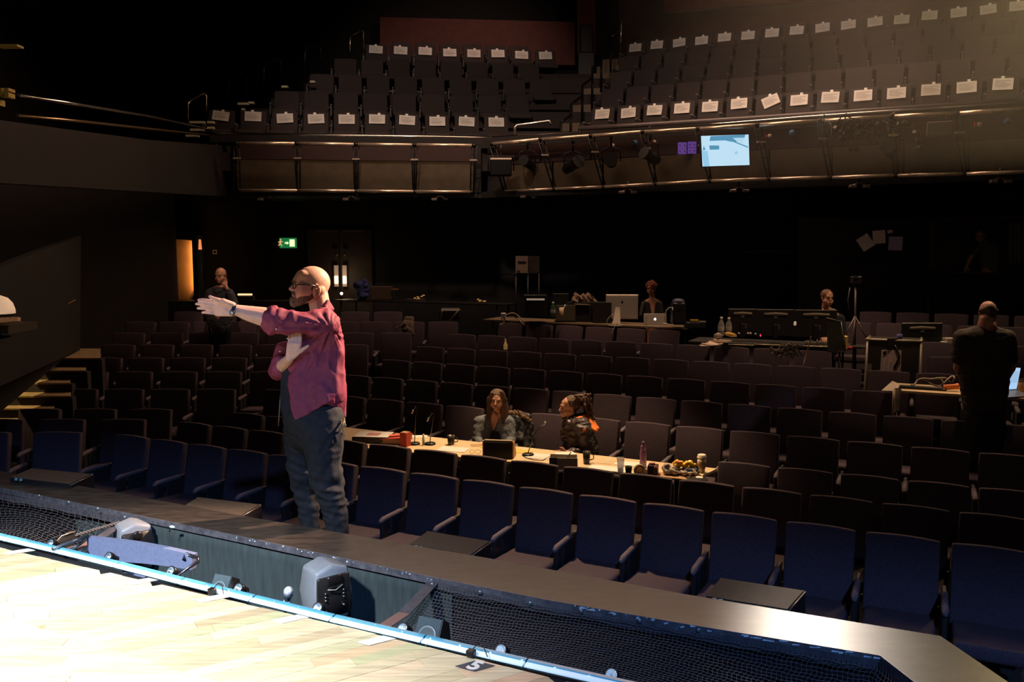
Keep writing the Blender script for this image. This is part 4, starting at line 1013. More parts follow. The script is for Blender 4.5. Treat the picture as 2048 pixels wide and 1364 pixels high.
for i, (px_, py_) in enumerate(FL):
    e = at_z(px_, py_ + 8, 0); c = e + enrm * .045 + Vector((0, 0, -.005))
    t = thing('footlight', 'tiny black footlight with a shiny reflector on the stage edge, %s from the left' % ORD[i + 1], 'stage light', c, 0, 'footlights along the stage edge')
    Mr = Matrix.Rotation(math.radians(-30), 4, 'Z') @ Matrix.Rotation(math.radians(58), 4, 'X')
    MB(Mr).lathe([(.012, -.052), (.018, -.05), (.019, -.03), (.026, -.012), (.027, .012), (.024, .012), (.020, -.004)], n=16).build('can', M_BLACKM, t)
    MB(Mr).lathe([(.001, -.002), (.010, 0), (.019, .006), (.023, .013), (.0235, .011), (.001, -.006)], n=16).build('reflector', mat('reflector', (.85, .92, 1.0), .18, 1.0, emit=(.6, .8, 1), es=.15), t)
    MB(Mr).sph((.0, .0, .006), (.006, .006, .008), sub=1).build('bulb', M_WHITE, t)
    MB().tube([(.02, .02, -.0), (.045, .0, -.03), (.04, -.02, -.05)], .003, 5).build('lead', M_BLACKM, t)
def minispk(px_, py_, yaw, label, s=1.0):
    e = at_z(px_, py_, 0); c = e + enrm * .10 + Vector((0, 0, -.06)); t = thing('edge_speaker', label, 'speaker', c, yaw)
    W = .105 * s; prof = [(-.075 * s, 0), (.06 * s, 0), (.045 * s, .085 * s), (-.005 * s, .115 * s)]
    MB().solid([(-W / 2, a, b_) for a, b_ in prof], [(W / 2, a, b_) for a, b_ in prof]).build('cabinet', M_BLACK, t)
    a = Vector((0, -.075 * s, 0)); b_ = Vector((0, -.005 * s, .115 * s)); n = Vector((0, -.115, .07)).normalized() * .004
    x = Vector((W / 2 - .004, 0, 0))
    MB().solid([a - x + n * .3, a + x + n * .3, b_ + x + n * .3, b_ - x + n * .3], [a - x + n, a + x + n, b_ + x + n, b_ - x + n]).build('grille', mat('grille_teal', (.055, .085, .10), .5, bump=.6, bscale=500), t)
    mid = (a + b_) / 2 + n * 1.4; rot = Vector((0, 0, 1)).rotation_difference(n.normalized()).to_matrix().to_4x4()
    MB(Matrix.Translation(mid) @ rot).lathe([(W * .30, 0), (W * .36, .0015), (W * .38, 0)], n=24).build('cone_ring', mat('ring_teal', (.10, .14, .16), .4), t)
    MB().tube([(0, .05, .05), (.02, .08, -.02), (.0, .1, -.2)], .004, 5).build('lead', M_BLACKM, t)
minispk(418, 1186, math.radians(-22), 'small black wedge speaker on the stage edge left of the microphone')
minispk(838, 1284, math.radians(-22), 'small black wedge speaker on the stage edge in front of the net', 1.1)
# microphone
c = at_y(577, 1183, 3.86); t = thing('pit_microphone', 'silver ball microphone on a stand rising from the pit', 'microphone', c)
Mr = Matrix.Rotation(math.radians(12), 4, 'Y') @ Matrix.Rotation(math.radians(8), 4, 'X')
MB(Mr).sph((0, 0, 0), (.023, .023, .025), sub=3).build('grille_ball', mat('mic_mesh', (.62, .66, .72), .4, .5, bump=.5, bscale=700), t)
MB(Mr).lathe([(.010, -.10), (.012, -.06), (.018, -.028), (.0235, -.020), (.0235, -.012), (.012, -.0)], n=18).build('handle', mat('mic_body', (.08, .11, .14), .35, .4), t)
MB(Mr).lathe([(.014, -.066), (.0165, -.064), (.0165, -.050), (.014, -.048)], n=16).build('ring', mat('mic_ring', (.45, .65, .80), .4), t)
MB(Mr).tube([(0, 0, -.09), (0, .02, -.5), (0, .03, -1.45)], .007, 7).build('stand', M_BLACKM, t)
# blue chair in the pit
t = thing('pit_chair', 'blue backed chair with black tube frame in the pit behind the stage edge', 'chair', at_y(280, 1125, 4.42)); I = inv(t)
YA, YB_ = 4.66, 4.28
q = [at_y(173, 1075, YA), at_y(386, 1110, YB_), at_y(383, 1140, YB_), at_y(178, 1122, YA)]
g = MB(I)
for i in range(9):
    pass
top = [q[0].lerp(q[1], i / 10) for i in range(11)]; bot = [q[3].lerp(q[2], i / 10) for i in range(11)]
for i in range(10):
    bow = [Vector((0, .03 * math.sin(PI * j / 10), 0)) for j in (i, i + 1)]
    A_ = [top[i] + bow[0], top[i + 1] + bow[1], bot[i + 1] + bow[1], bot[i] + bow[0]]; g.solid(A_, [p + Vector((.008, .045, -.004)) for p in A_])
g.build('backrest', mat('blue_cloth', (.12, .15, .26), .8, var=.12, vscale=60), t)
g = MB(I); rs = [at_y(368, 1120, 4.30), at_y(372, 1108, 4.33), at_y(396, 1116, 4.25), at_y(396, 1123, 4.24), at_y(356, 1150, 4.16), at_y(356, 1150, 4.16) + Vector((0, 0, -1.2))]
g.tube(rs, .010, 8); g.build('frame_tube', mat('chair_tube', (.06, .06, .075), .25, .8), t)
for k, (a_, b_, c_, d_) in enumerate(((176, 1072, 105, 1098), (168, 1082, 130, 1108), (170, 1096, 148, 1112))):
    MB(I).tube([at_y(a_, b_, 4.66), at_y(c_, d_, 4.45)], .010, 8).build('frame_tube', mat('tube_bright', (.20, .27, .33), .25, .8), t)
MB(I).box(at_y(190, 1180, 4.35), (.42, .40, .04)).build('seat', MATS['blue_cloth'], t)
for dx in (-.2, .2): MB(I).tube([at_y(190, 1180, 4.35) + Vector((dx, 0, 0)), Z_(at_y(190, 1180, 4.35), -1.5) + Vector((dx, .1, 0))], .011, 7).build('leg', M_BLACKM, t)
# black music stand folded at the left
t = thing('music_stand', 'black folded music stand desk beside the leftmost footlight', 'stand', at_y(125, 1082, 4.7)); I = inv(t)
A_ = [at_y(100, 1092, 4.62), at_y(126, 1073, 4.75), at_y(148, 1066, 4.8), at_y(152, 1072, 4.8), at_y(118, 1100, 4.6)]
MB(I).solid(A_, [p + Vector((.01, .03, -.02)) for p in A_]).build('desk', M_BLACKM, t); MB(I).tube([at_y(98, 1098, 4.6), at_y(122, 1072, 4.74), at_y(150, 1063, 4.8)], .006, 6).build('bright_edge', M_CHROME, t)
MB(I).tube([at_y(130, 1085, 4.72), Z_(at_y(130, 1085, 4.72), -1.5)], .012, 6).build('pole', M_BLACKM, t)
# cord rope from net corner to the rail
t = thing('twisted_cord', 'twisted dark cord running from the music stand up to the pit rail', 'cord', at_y(200, 1058, 4.9)); I = inv(t)
g = MB(I); P0, P1 = at_y(152, 1070, 4.8), at_y(240, 1044, 5.05)
for s_1 in (0, PI): g.tube([P0.lerp(P1, k / 40) + Vector((0, math.cos(k * 1.1 + s_1) * .006, math.sin(k * 1.1 + s_1) * .006)) for k in range(41)], .005, 5)
g.build('cord', mat('cord_dark', (.10, .085, .075), .6), t)
# white crumpled tissue clip under the lip
t = thing('white_clip', 'small white clip pinned under the lip of the pit rail', 'clip', at_y(345, 1054, 4.88)); MB().sph((0, 0, 0), (.022, .008, .010), rot=(0, .25, 0), sub=1).build('clip_body', mat('clip_white', (.7, .8, .8), .5), t); MB().tube([(-.01, 0, -.004), (-.02, 0, -.03)], .003, 5).build('clip_tail', M_BLACKM, t)
# wedges on the deck
def wedge(quad, label, tilt=1):
    """quad = top-left, top-right, bottom-right, bottom-left pixels of the sloping grille, with depths"""
    P_ = [at_y(*p) for p in quad]; base = min(p.z for p in P_) - .04
    c = sum(P_, Vector()) / 4; t = thing('foldback_wedge', label, 'speaker', Z_(c, DZ)); I = inv(t)
    bk = (P_[0] - P_[3]); bk.z = 0
    lowr = [Z_(P_[0] + bk * .25, DZ), Z_(P_[1] + bk * .25, DZ), Z_(P_[2], DZ), Z_(P_[3], DZ)]
    MB(I).solid(lowr, P_).build('cabinet', M_BLACK, t)
    n = (P_[1] - P_[0]).cross(P_[3] - P_[0]).normalized() * -1
    if n.z < 0: n = -n
    cc = c; ins = [cc + (p - cc) * .965 + n * .002 for p in P_]
    MB(I).solid(ins, [p + n * .006 for p in ins]).build('grille', mat('grille_glitter', (.10, .078, .058), .45, .5, var=.55, vscale=420, bump=.8, bscale=500), t)
    MB(I).tube([P_[0], P_[1]], .006, 6).build('rear_edge', mat('edge_alu', (.34, .29, .25), .35, .7), t)
    MB(I).tube([P_[1], P_[2]], .004, 6).build('side_edge', mat('edge_alu2', (.24, .20, .18), .35, .7), t)
    for f in (.12, .2): MB(I).box(P_[3].lerp(P_[2], f) + Vector((0, -.01, .0)), (.018, .01, .016)).build('badge', mat('badge_teal', (.15, .30, .33), .4), t)
wedge([(854, 1064, 4.86), (982, 1085, 4.66), (941, 1114, 4.42), (818, 1090, 4.60)], 'black wedge monitor behind the pit rail right of the standing man')
wedge([(1440, 1158, 4.20), (1611, 1184, 4.0), (1577, 1223, 3.74), (1408, 1195, 3.92)], 'glittering brown wedge monitor behind the right part of the pit rail')
wedge([(395, 996, 5.62), (522, 1011, 5.42), (482, 1034, 5.16), (362, 1016, 5.35)], 'dark wedge monitor behind the pit rail left of the standing man')
wedge([(62, 938, 6.15), (186, 950, 5.98), (142, 970, 5.72), (20, 956, 5.88)], 'dark wedge monitor behind the far left of the pit rail')
# ================================================================== PRODUCTION TABLE
TZ = -.42
tc_ = [at_z(632, 848, TZ), at_z(1434, 937, TZ), at_z(1388, 959, TZ), at_z(632, 886, TZ)]
t = thing('production_table', 'long pale plywood board table laid over the third stalls row', 'table', Z_(sum(tc_, Vector()) / 4, -1.28)); I = inv(t)
MB(I).solid([p - Vector((0, 0, .022)) for p in tc_], tc_).build('tabletop', M_WOOD, t)
for f in (.08, .5, .92):
    for a, c in ((tc_[0], tc_[1]), (tc_[3], tc_[2])):
        p = a.lerp(c, f); MB(I).box((p.x, p.y, (TZ - .022 - 1.28) / 2), (.05, .05, 1.28 - .022 + TZ)).build('leg', M_BLACK, t)
RYAW = math.radians(-25.6)
def onT(px_, py_, z=None): return at_z(px_, py_, (TZ if z is None else z) + .0005)
def item(name, label, cat, c, rz=0, group=None): return thing(name, label, cat, c, rz, group)
def sheet(px_, py_, w_, d_, rz, label, m=M_PAPER, n=1, z=None, dz=0.0):
    t = item('paper_sheet', label, 'paper', onT(px_, py_, z) + Vector((0, 0, dz)), rz, 'papers on the tables')
    for k in range(n): MB().box((.01 * k, .008 * k, .0015 + .002 * k), (w_, d_, .0018), rot=(0, 0, .05 * k)).build('sheet', m, t)
    return t
m_yel = mat('yellow_card', (.72, .44, .08), .7); m_red = mat('red_card', (.42, .045, .025), .6, var=.1, vscale=20); m_kraft = mat('kraft', (.42, .24, .11), .8)
t = item('lever_arch_binder', 'large black ring binder with a printed sheet on top at the left of the table', 'binder', onT(748, 881), RYAW + .30)
MB().box((0, 0, .035), (.40, .30, .055), bev=.004).build('cover', M_BLACK, t); MB().box((.01, 0, .035), (.39, .29, .042)).build('pages', mat('pages_dim', (.40, .36, .36), .8), t)
MB().box((0, 0, .068), (.38, .28, .004), rot=(0, .0, .03)).build('top_sheet', M_PAPER, t); MB().box((0, .0, .0715), (.14, .13, .001)).build('red_print', mat('print_red', (.50, .20, .20), .8), t)
t = item('ring_binder', 'red ring binder fanned open beside the black binder', 'binder', onT(793, 884), RYAW + .15)
MB().box((0, 0, .03), (.26, .26, .05), rot=(0, -.06, 0)).build('pages', mat('pages_dim2', (.30, .17, .15), .8), t); MB().box((0, 0, .062), (.27, .27, .008), rot=(0, -.10, 0)).build('cover', m_red, t); MB().box((-.02, 0, .075), (.12, .10, .004), rot=(0, -.1, .3)).build('label', mat('label_pink', (.7, .12, .08), .6), t)
t = item('box_file', 'upright red brown box file standing at the end of the binders', 'binder', onT(811, 892), RYAW)
MB().box((0, 0, .075), (.085, .09, .15), bev=.003).build('box_shell', m_red, t); MB().box((.0, 0, .151), (.07, .075, .003)).build('box_top', m_kraft, t)
def gooseneck(pts, label, z0=TZ):
    base = at_z(pts[0][0], pts[0][1], z0); t = item('gooseneck_microphone', label, 'microphone', base)
    MB().lathe([(.001, 0), (.06, 0), (.062, .012), (.05, .022), (.001, .024)], n=18).build('base', M_BLACKM, t)
    P_ = [at_y(a, b_, base.y - .02) - base for a, b_ in pts]; P_[0] = Vector((0, 0, .02)); MB().tube(P_, .005, 6).build('neck', mat('neck_sheen', (.10, .10, .10), .2, .9), t)
    MB().tube([P_[-1], P_[-1] + (P_[-1] - P_[-2]).normalized() * .045], [.010, .008], 8).build('capsule', mat('mic_tip', (.45, .40, .36), .3, .7), t)
gooseneck([(829, 889), (830, 860), (831, 835), (834, 818), (831, 813), (827, 820)], 'tall gooseneck microphone nearest the binders')
gooseneck([(860, 889), (862, 865), (866, 840), (868, 830), (864, 826), (858, 836)], 'gooseneck microphone right of the small glue stick')
gooseneck([(1056, 911), (1060, 893), (1066, 875), (1077, 860), (1086, 850)], 'gooseneck microphone with silver joints between the two seated people')
t = item('glue_stick', 'small white capped glue stick between two gooseneck microphones', 'glue', onT(847, 890)); MB().lathe([(.014, 0), (.014, .075), (.010, .08)], n=12).build('tube', mat('glue_blue', (.35, .50, .50), .4), t); MB().lathe([(.012, .08), (.012, .115), (.008, .12)], n=12).build('cap', M_WHITE, t)
def mug(px_, py_, label, m, h=.10, r=.042):
    t = item('mug', label, 'mug', onT(px_, py_)); MB().lathe([(r * .75, 0), (r * .8, .005), (r, h), (r - .004, h), (r * .74, .01), (.001, .008)], n=18).build('cup_body', m, t)
    MB().tube([(r * .85, 0, h * .8), (r + .03, 0, h * .7), (r + .03, 0, h * .35), (r * .8, 0, h * .25)], .006, 6).build('handle', m, t); return t
def patterned(name, c1, c2, sc):
    m = mat(name, c1, .35); nt = m.node_tree; v = nt.nodes.new('ShaderNodeTexVoronoi'); v.inputs['Scale'].default_value = sc; tcn = nt.nodes.new('ShaderNodeTexCoord')
    nt.links.new(tcn.outputs['Object'], v.inputs['Vector']); cr = nt.nodes.new('ShaderNodeValToRGB'); cr.color_ramp.elements[0].position = .25; cr.color_ramp.elements[1].position = .35
    cr.color_ramp.elements[0].color = (*c2, 1); cr.color_ramp.elements[1].color = (*c1, 1); nt.links.new(v.outputs['Distance'], cr.inputs[0]); nt.links.new(cr.outputs[0], nt.nodes['Principled BSDF'].inputs['Base Color']); return m
mug(902, 889, 'dark patterned mug standing left of the woman at the table', patterned('mug_pat', (.02, .018, .015), (.30, .22, .12), 30))
mug(1173, 926, 'dark patterned glass beside the grey card box', patterned('glass_pat', (.018, .02, .016), (.22, .16, .10), 34), .115, .038)
sheet(835, 873, .22, .12, .1, 'white sheet just right of the red box file'); sheet(905, 899, .30, .20, -.3, 'white sheets in front of the woman, left of the wooden speaker', n=2)
sheet(960, 890, .20, .12, .2, 'crumpled cream sheet beside the patterned mug', m_kraft, 1); sheet(985, 893, .24, .16, -.15, 'yellow folder behind the wooden box speaker', m_yel, 1); sheet(1045, 903, .20, .14, -.5, 'yellow folder sticking out right of the wooden box speaker', m_yel)
sheet(1085, 914, .34, .20, -.3, 'loose white script pages below the right gooseneck microphone', n=3); sheet(1130, 909, .2, .14, .3, 'white page propped behind the grey card box', dz=.01)
sheet(1200, 922, .30, .18, -.45, 'pale buff folder right of the patterned glass', mat('buff', (.55, .42, .26), .8)); sheet(1218, 938, .40, .16, -.4, 'white pages in front of the clear plastic cup', n=2); sheet(1265, 929, .34, .16, -.4, 'white pages behind the clear plastic cup', n=2); sheet(1345, 952, .16, .06, -.4, 'small white slip at the near edge of the table', dz=.002)
sheet(1215, 923, .05, .03, .4, 'small scrap of white paper on the buff folder', dz=.003)
t = item('box_speaker', 'wooden sided box speaker with a black front facing the stage', 'speaker', onT(996, 916), RYAW + .27)
prof = [(0, 0), (.17, 0), (.07, .165), (0, .165)]
MB().solid([(-.145, a, b_) for a, b_ in prof], [(.145, a, b_) for a, b_ in prof]).build('cabinet', mat('cab_dark', (.03, .025, .02), .5), t)
MB().box((0, -.006, .082), (.28, .012, .155)).build('front_cloth', M_BLACK, t)
MB().solid([(.146, a, b_) for a, b_ in prof], [(.158, a, b_) for a, b_ in prof]).build('wooden_side', mat('side_wood', (.55, .27, .10), .5, var=.1, vscale=12), t); MB().solid([(-.146, a, b_) for a, b_ in prof], [(-.158, a, b_) for a, b_ in prof]).build('wooden_side', MATS['side_wood'], t)
MB().box((0, .03, .171), (.29, .05, .010)).build('top_slat', mat('top_dim', (.25, .19, .11), .5), t)
t = item('card_box', 'open grey card box holding a pen on the table', 'box', onT(1127, 935), RYAW + .35)
g = MB()
for q_ in (((0, -.075, .055), (.26, .005, .11)), ((0, .075, .055), (.26, .005, .11)), ((-.13, 0, .055), (.005, .15, .11)), ((.13, 0, .055), (.005, .15, .11)), ((0, 0, .003), (.26, .15, .005))): g.box(*q_)
g.build('box_shell', mat('grey_card', (.36, .31, .25), .8), t); MB().box((-.095, -.0785, .055), (.075, .003, .112)).build('dark_label', mat('dark_label', (.05, .035, .03), .6), t); MB().tube([(.0, 0, .03), (.07, .02, .15)], .006, 6).build('pen', M_CHROME, t)
t = item('wire_glasses', 'thin framed reading glasses on the black cable by the box speaker', 'glasses', onT(950, 908)); g = MB()
for sx in (-1, 1): g.tube([(sx * .03 + .024 * math.cos(a * PI / 6), 0, .024 + .02 * math.sin(a * PI / 6)) for a in range(12)], .002, 5, closed=True)
g.build('rims', M_DARK, t); MB().tube([(.054, 0, .03), (.06, .12, .01)], .002, 5).build('arm', M_DARK, t)
t = item('mic_cable', 'thin black cable lying across the script pages', 'cable', onT(1090, 918)); I = inv(t); MB(I).tube([onT(1048, 915) + Vector((0, 0, .004)), onT(1068, 921) + Vector((0, 0, .006)), onT(1085, 922) + Vector((0, 0, .006)), onT(1098, 915) + Vector((0, 0, .006)), onT(1112, 912) + Vector((0, 0, .006))], .004, 6).build('cord', M_DARK, t)
t = item('plastic_cup', 'clear plastic cup with water near the middle of the table', 'cup', onT(1241, 945)); MB().lathe([(.026, 0), (.037, .135), (.038, .14), (.035, .135), (.024, .006), (.001, .004)], n=20).build('cup_wall', mat('cup_clear', (.55, .55, .60), .08, alpha=.35), t); MB().lathe([(.001, .005), (.025, .006), (.030, .06), (.001, .061)], n=18).build('water', mat('water_pale', (.60, .62, .70), .1, alpha=.5), t)
t = item('black_cup', 'small black cup right of the clear plastic cup', 'cup', onT(1257, 946)); MB().lathe([(.028, 0), (.034, .065), (.031, .065), (.026, .006), (.001, .005)], n=18).build('cup_body', M_DARK, t)
t = item('tape_roll', 'cream roll of tape lying between the black cup and the purple bottle', 'tape', onT(1279, 946)); MB(Matrix.Translation((0, 0, .03)) @ Matrix.Rotation(PI / 2.3, 4, 'X')).lathe([(.03, -.022), (.055, -.022), (.055, .022), (.03, .022), (.03, -.022)], n=20).build('roll', mat('roll_cream', (.60, .45, .26), .6), t); MB().box((.07, 0, .02), (.06, .05, .03), rot=(0, .3, .2)).build('loose_end', MATS['roll_cream'], t)
t = item('water_bottle', 'tall purple translucent drinking bottle on the production table', 'bottle', onT(1286, 935)); mp2 = mat('purple_plastic', (.30, .13, .30), .12, alpha=.75)
MB().lathe([(.030, 0), (.034, .01), (.034, .06), (.031, .09), (.035, .13), (.033, .155), (.024, .17)], n=20).build('bottle_body', mp2, t); MB().lathe([(.027, .168), (.027, .205), (.018, .215)], n=18).build('collar', mat('purple_cap', (.20, .07, .17), .4), t); MB().lathe([(.011, .21), (.017, .225), (.016, .245), (.006, .256)], n=14).build('spout_cap', MATS['purple_cap'], t)
t = item('tea_caddy', 'dark tin with pink stripes right of the purple bottle', 'tin', onT(1306, 948), -.3); MB().box((0, 0, .045), (.095, .08, .09), bev=.006).build('tin_body', mat('tin_dark', (.05, .018, .018), .4), t)
for k in range(3): MB().tube([(.02 + .015 * k, -.042, .02), (.01 + .015 * k, -.043, .05), (.025 + .015 * k, -.042, .085)], .004, 5).build('pink_stripe', mat('stripe_pink', (.65, .28, .24), .5), t)
MB().sph((-.01, 0, .10), (.03, .025, .015), sub=2).build('pink_wrapper', MATS['stripe_pink'], t)
from mathutils import noise as NZ
t = item('snack_bag', 'crumpled plastic bag holding a bright yellow packet beside the coffee cup', 'bag', onT(1362, 948))
def crumple(amp, sc): return lambda co, N: amp * (abs(N.noise(co * sc)) * 2 - .5) + amp * .4 * N.noise(co * sc * 2.7)
blob('plastic_bag', mat('bag_clear', (.42, .34, .28), .3), t, lambda g: (g.sph((-.09, -.01, .045), (.085, .08, .045)), g.sph((.05, -.02, .03), (.13, .09, .035)), g.sph((-.13, 0, .07), (.04, .04, .03))), .008, 2, crumple(.022, 16))
blob('yellow_packet', mat('packet_yellow', (.85, .50, .02), .3), t, lambda g: (g.sph((-.02, .01, .095), (.07, .05, .03)), g.sph((.06, .0, .085), (.07, .055, .035)), g.sph((.10, -.01, .06), (.04, .04, .03))), .007, 1, crumple(.022, 19))
blob('orange_patch', mat('packet_orange', (.65, .16, .02), .4), t, lambda g: g.sph((-.02, -.02, .115), (.035, .025, .018)), .006, 1, crumple(.01, 20))
blob('blue_wrapper', mat('wrapper_blue', (.05, .06, .17), .4), t, lambda g: (g.sph((.07, -.05, .045), (.075, .04, .03)), g.sph((.14, .0, .04), (.03, .04, .035))), .007, 1, crumple(.012, 18))
t = item('paper_napkin', 'brown paper and black folder under the snack bag', 'paper', onT(1352, 953), RYAW); MB().box((0, 0, .003), (.44, .16, .004)).build('sheet', m_kraft, t); MB().box((.20, -.03, .008), (.18, .12, .006), rot=(0, 0, .5)).build('folder', M_DARK, t); MB().box((.21, .02, .0125), (.06, .06, .003), rot=(0, 0, .2)).build('white_card', M_PAPER, t)
t = item('coffee_cup', 'white lidded takeaway coffee cup with brown sleeve at the end of the table', 'cup', onT(1403, 944))
MB().lathe([(.030, 0), (.041, .135), (.038, .135), (.001, .13)], n=24).build('cup_body', mat('cup_white', (.72, .64, .54), .6), t); MB().lathe([(.0345, .040), (.0405, .105), (.0425, .105), (.0360, .040)], n=24).build('sleeve', mat('sleeve_brown', (.34, .21, .12), .8), t)
MB().lathe([(.044, .134), (.045, .142), (.041, .146), (.038, .165), (.034, .168), (.001, .160)], n=24).build('lid', mat('lid_cream', (.80, .70, .56), .45), t)
# coat over the seat between the two people
t = item('draped_coat', 'dark coat with brown fur trim on the seat between the seated pair', 'coat', at_y(1040, 880, 9.2))
I = inv(t)
def P9(a, b_, Y): return I @ at_y(a, b_, Y + .30)
blob('coat_cloth', M_BLACK, t, lambda g: (g.hull([(P9(1025, 835, 9.25), .05), (P9(1055, 835, 9.2), .06), (P9(1028, 900, 9.1), .09), (P9(1058, 900, 9.1), .08)]),), .012, 3, crumple(.02, 9))
blob('fur_trim', mat('fur_brown', (.16, .09, .055), .9, bump=1, bscale=200), t, lambda g: (g.hull([(P9(1014, 826, 9.2), .028), (P9(1040, 826, 9.15), .032)]), g.hull([(P9(1040, 828, 9.15), .03), (P9(1060, 842, 9.1), .028)])), .008, 2, crumple(.02, 25))
# ================================================================== TECH DESKS IN THE REAR STALLS
def Yr(k, px_): 
    s_ = RD[k][1] / RD[k][0]; u = (px_ - 1024) / F; return (RA[k][1] - s_ * RA[k][0]) / (1 - s_ * u)
def board(label, xs, k, z, dep, lead=.15, m=M_WOOD, th=.025, name='desk_board'):
    xa, xb = xs; a = Vector((0, 0, 0)); Ya, Yb = Yr(k, xa) + lead, Yr(k, xb) + lead
    A_ = Vector((((xa - 1024) / F) * Ya, Ya, z)); B_ = Vector((((xb - 1024) / F) * Yb, Yb, z)); n = Vector((.43, .9, 0)) * dep
    t = thing(name, label, 'table', Z_((A_ + B_) / 2, z)); I = inv(t); q = [A_, B_, B_ + n, A_ + n]
    MB(I).solid([p - Vector((0, 0, th)) for p in q], q).build('tabletop', m, t)
    for f in (.05, .95):
        for o_ in (0, 1):
            p = A_.lerp(B_, f) + n * (.08 + .84 * o_); MB(I).tube([Z_(p, z - th), Z_(p, z - 1.0)], .015, 6).build('leg', M_BLACKM, t)
    return t
DA, DB, DC = .49, .36, .10
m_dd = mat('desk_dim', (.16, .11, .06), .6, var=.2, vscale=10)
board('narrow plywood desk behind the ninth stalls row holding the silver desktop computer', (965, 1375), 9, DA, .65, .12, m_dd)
board('wide dark control desk under the row of black monitors', (1378, 1700), 8, DB, .70, .18, mat('desk_black', (.03, .025, .022), .5))
board('small pale table at the right with orange torch and cables', (1792, 2120), 6, DC, .60, -.02, M_WOOD)
def onD(px_, py_, z): return at_z(px_, py_, z)
def pcY(px_, py_bottom, Y): return at_y(px_, py_bottom, Y)
# silver desktop computer, back view
Y = 13.85; s1 = Y / F; c = Vector(((1244 - 1024) * s1, Y, DA)); zt = lambda py, Y: at_y(1024, py, Y).z
t = thing('desktop_computer', 'silver desktop computer seen from behind with a dark fruit emblem', 'computer', c, math.radians(-6))
w_ = .52; z0, z1 = .07, .47
sh = bmesh.new(); bmesh.ops.create_cube(sh, size=1)
for v in sh.verts:
    back = v.co.y < 0; v.co = Vector((v.co.x * (w_ - (.03 if back else 0)), v.co.y * .035, (z0 + z1) / 2 + v.co.z * (z1 - z0 - (.03 if back else 0))))
bmesh.ops.bevel(sh, geom=sh.edges[:], offset=.006, segments=2, affect='EDGES'); sh.verts.index_update()
MB()._add(sh).build('display_shell', M_ALU, t); MB().box((0, .02, (z0 + z1) / 2), (w_ + .004, .008, z1 - z0 + .004), bev=.002).build('bright_rim', mat('rim_alu', (.75, .62, .50), .3, .6), t)
MB().solid([(-.155, -.20, .0), (-.025, -.20, .0), (-.03, -.03, .245), (-.125 + .02, -.03, .245)], [(-.155, -.193, .006), (-.025, -.193, .006), (-.03, -.02, .25), (-.105, -.02, .25)]).build('stand', mat('stand_alu', (.30, .25, .19), .5, .2), t)
MB().box((-.09, -.12, .004), (.15, .20, .008)).build('foot_plate', M_ALU, t); MB().box((-.068, -.022, .252), (.08, .02, .012), bev=.004).build('hinge', mat('hinge_bright', (.85, .72, .58), .3, .4), t)
MB(Matrix.Translation((-.09, -.125, .10)) @ Matrix.Rotation(PI / 2 - .6, 4, 'X')).lathe([(.012, 0), (.018, 0), (.018, .003), (.012, .003), (.012, 0)], n=16).build('cable_hole', M_DARK, t)
def fruit(M, r, m, parent):
    g = MB(M); pts = []
    for k in range(40):
        a = 2 * PI * k / 40; rr_ = r * (1 - .12 * math.exp(-((a - PI / 2) / .35) ** 2) - .07 * math.exp(-((a - 3 * PI / 2) / .3) ** 2)); x, y = rr_ * math.cos(a) * .92, rr_ * math.sin(a)
        d = math.hypot(x - r * 1.12, y - r * .12)
        if d < r * .42: x = r * 1.12 + (x - r * 1.12) / d * r * .42; y = r * .12 + (y - r * .12) / d * r * .42
        pts.append((x, y))
    g.prism(pts, .0015); g.prism([(0, r * 1.02), (r * .08, r * 1.3), (r * .34, r * 1.5), (r * .28, r * 1.2)], .0015); return g.build('emblem', m, parent)
fruit(Matrix.Translation((.005, -.0185, .345)) @ Matrix.Rotation(PI / 2, 4, 'X'), .020, M_DARK, t)
# laptops
def laptop(px_, Y, z, w_, h_, label, m, lean=-.12, logo=None, yaw=0, scr=None, px_c=None):
    c = Vector(((px_ - 1024) * Y / F, Y, z)); t = thing('laptop', label, 'laptop', c, yaw)
    Ml = Matrix.Rotation(lean, 4, 'X'); MB(Ml).box((0, 0, h_ / 2), (w_, .010, h_), bev=.003).build('lid', m, t); MB().box((0, h_ * .55 if scr is None else -h_ * .5, .008), (w_, h_ * 1.05, .014), bev=.003).build('keyboard_base', m, t)
    if logo: fruit(Ml @ Matrix.Translation((0, -.0055, h_ * .5)) @ Matrix.Rotation(PI / 2, 4, 'X'), .020, logo, t)
    return t
laptop(1311, 13.5, DA, .36, .185, 'silver laptop with a glowing white fruit emblem beside the desktop computer', mat('lap_alu', (.42, .37, .32), .35, .6), -.25, mat('logo_glow', (1, 1, 1), .3, emit=(.9, .97, 1), es=2.2), -.1)
laptop(1131, 14.1, DA + .02, .33, .27, 'open olive grey laptop behind the green bottle', mat('lap_olive', (.10, .09, .06), .5), .18, None, .05)
laptop(1121, 14.8, DA + .25, .28, .19, 'small dark laptop standing behind the olive laptop', mat('lap_dark', (.022, .026, .024), .4), 0, mat('logo_dim', (.06, .06, .06), .4))
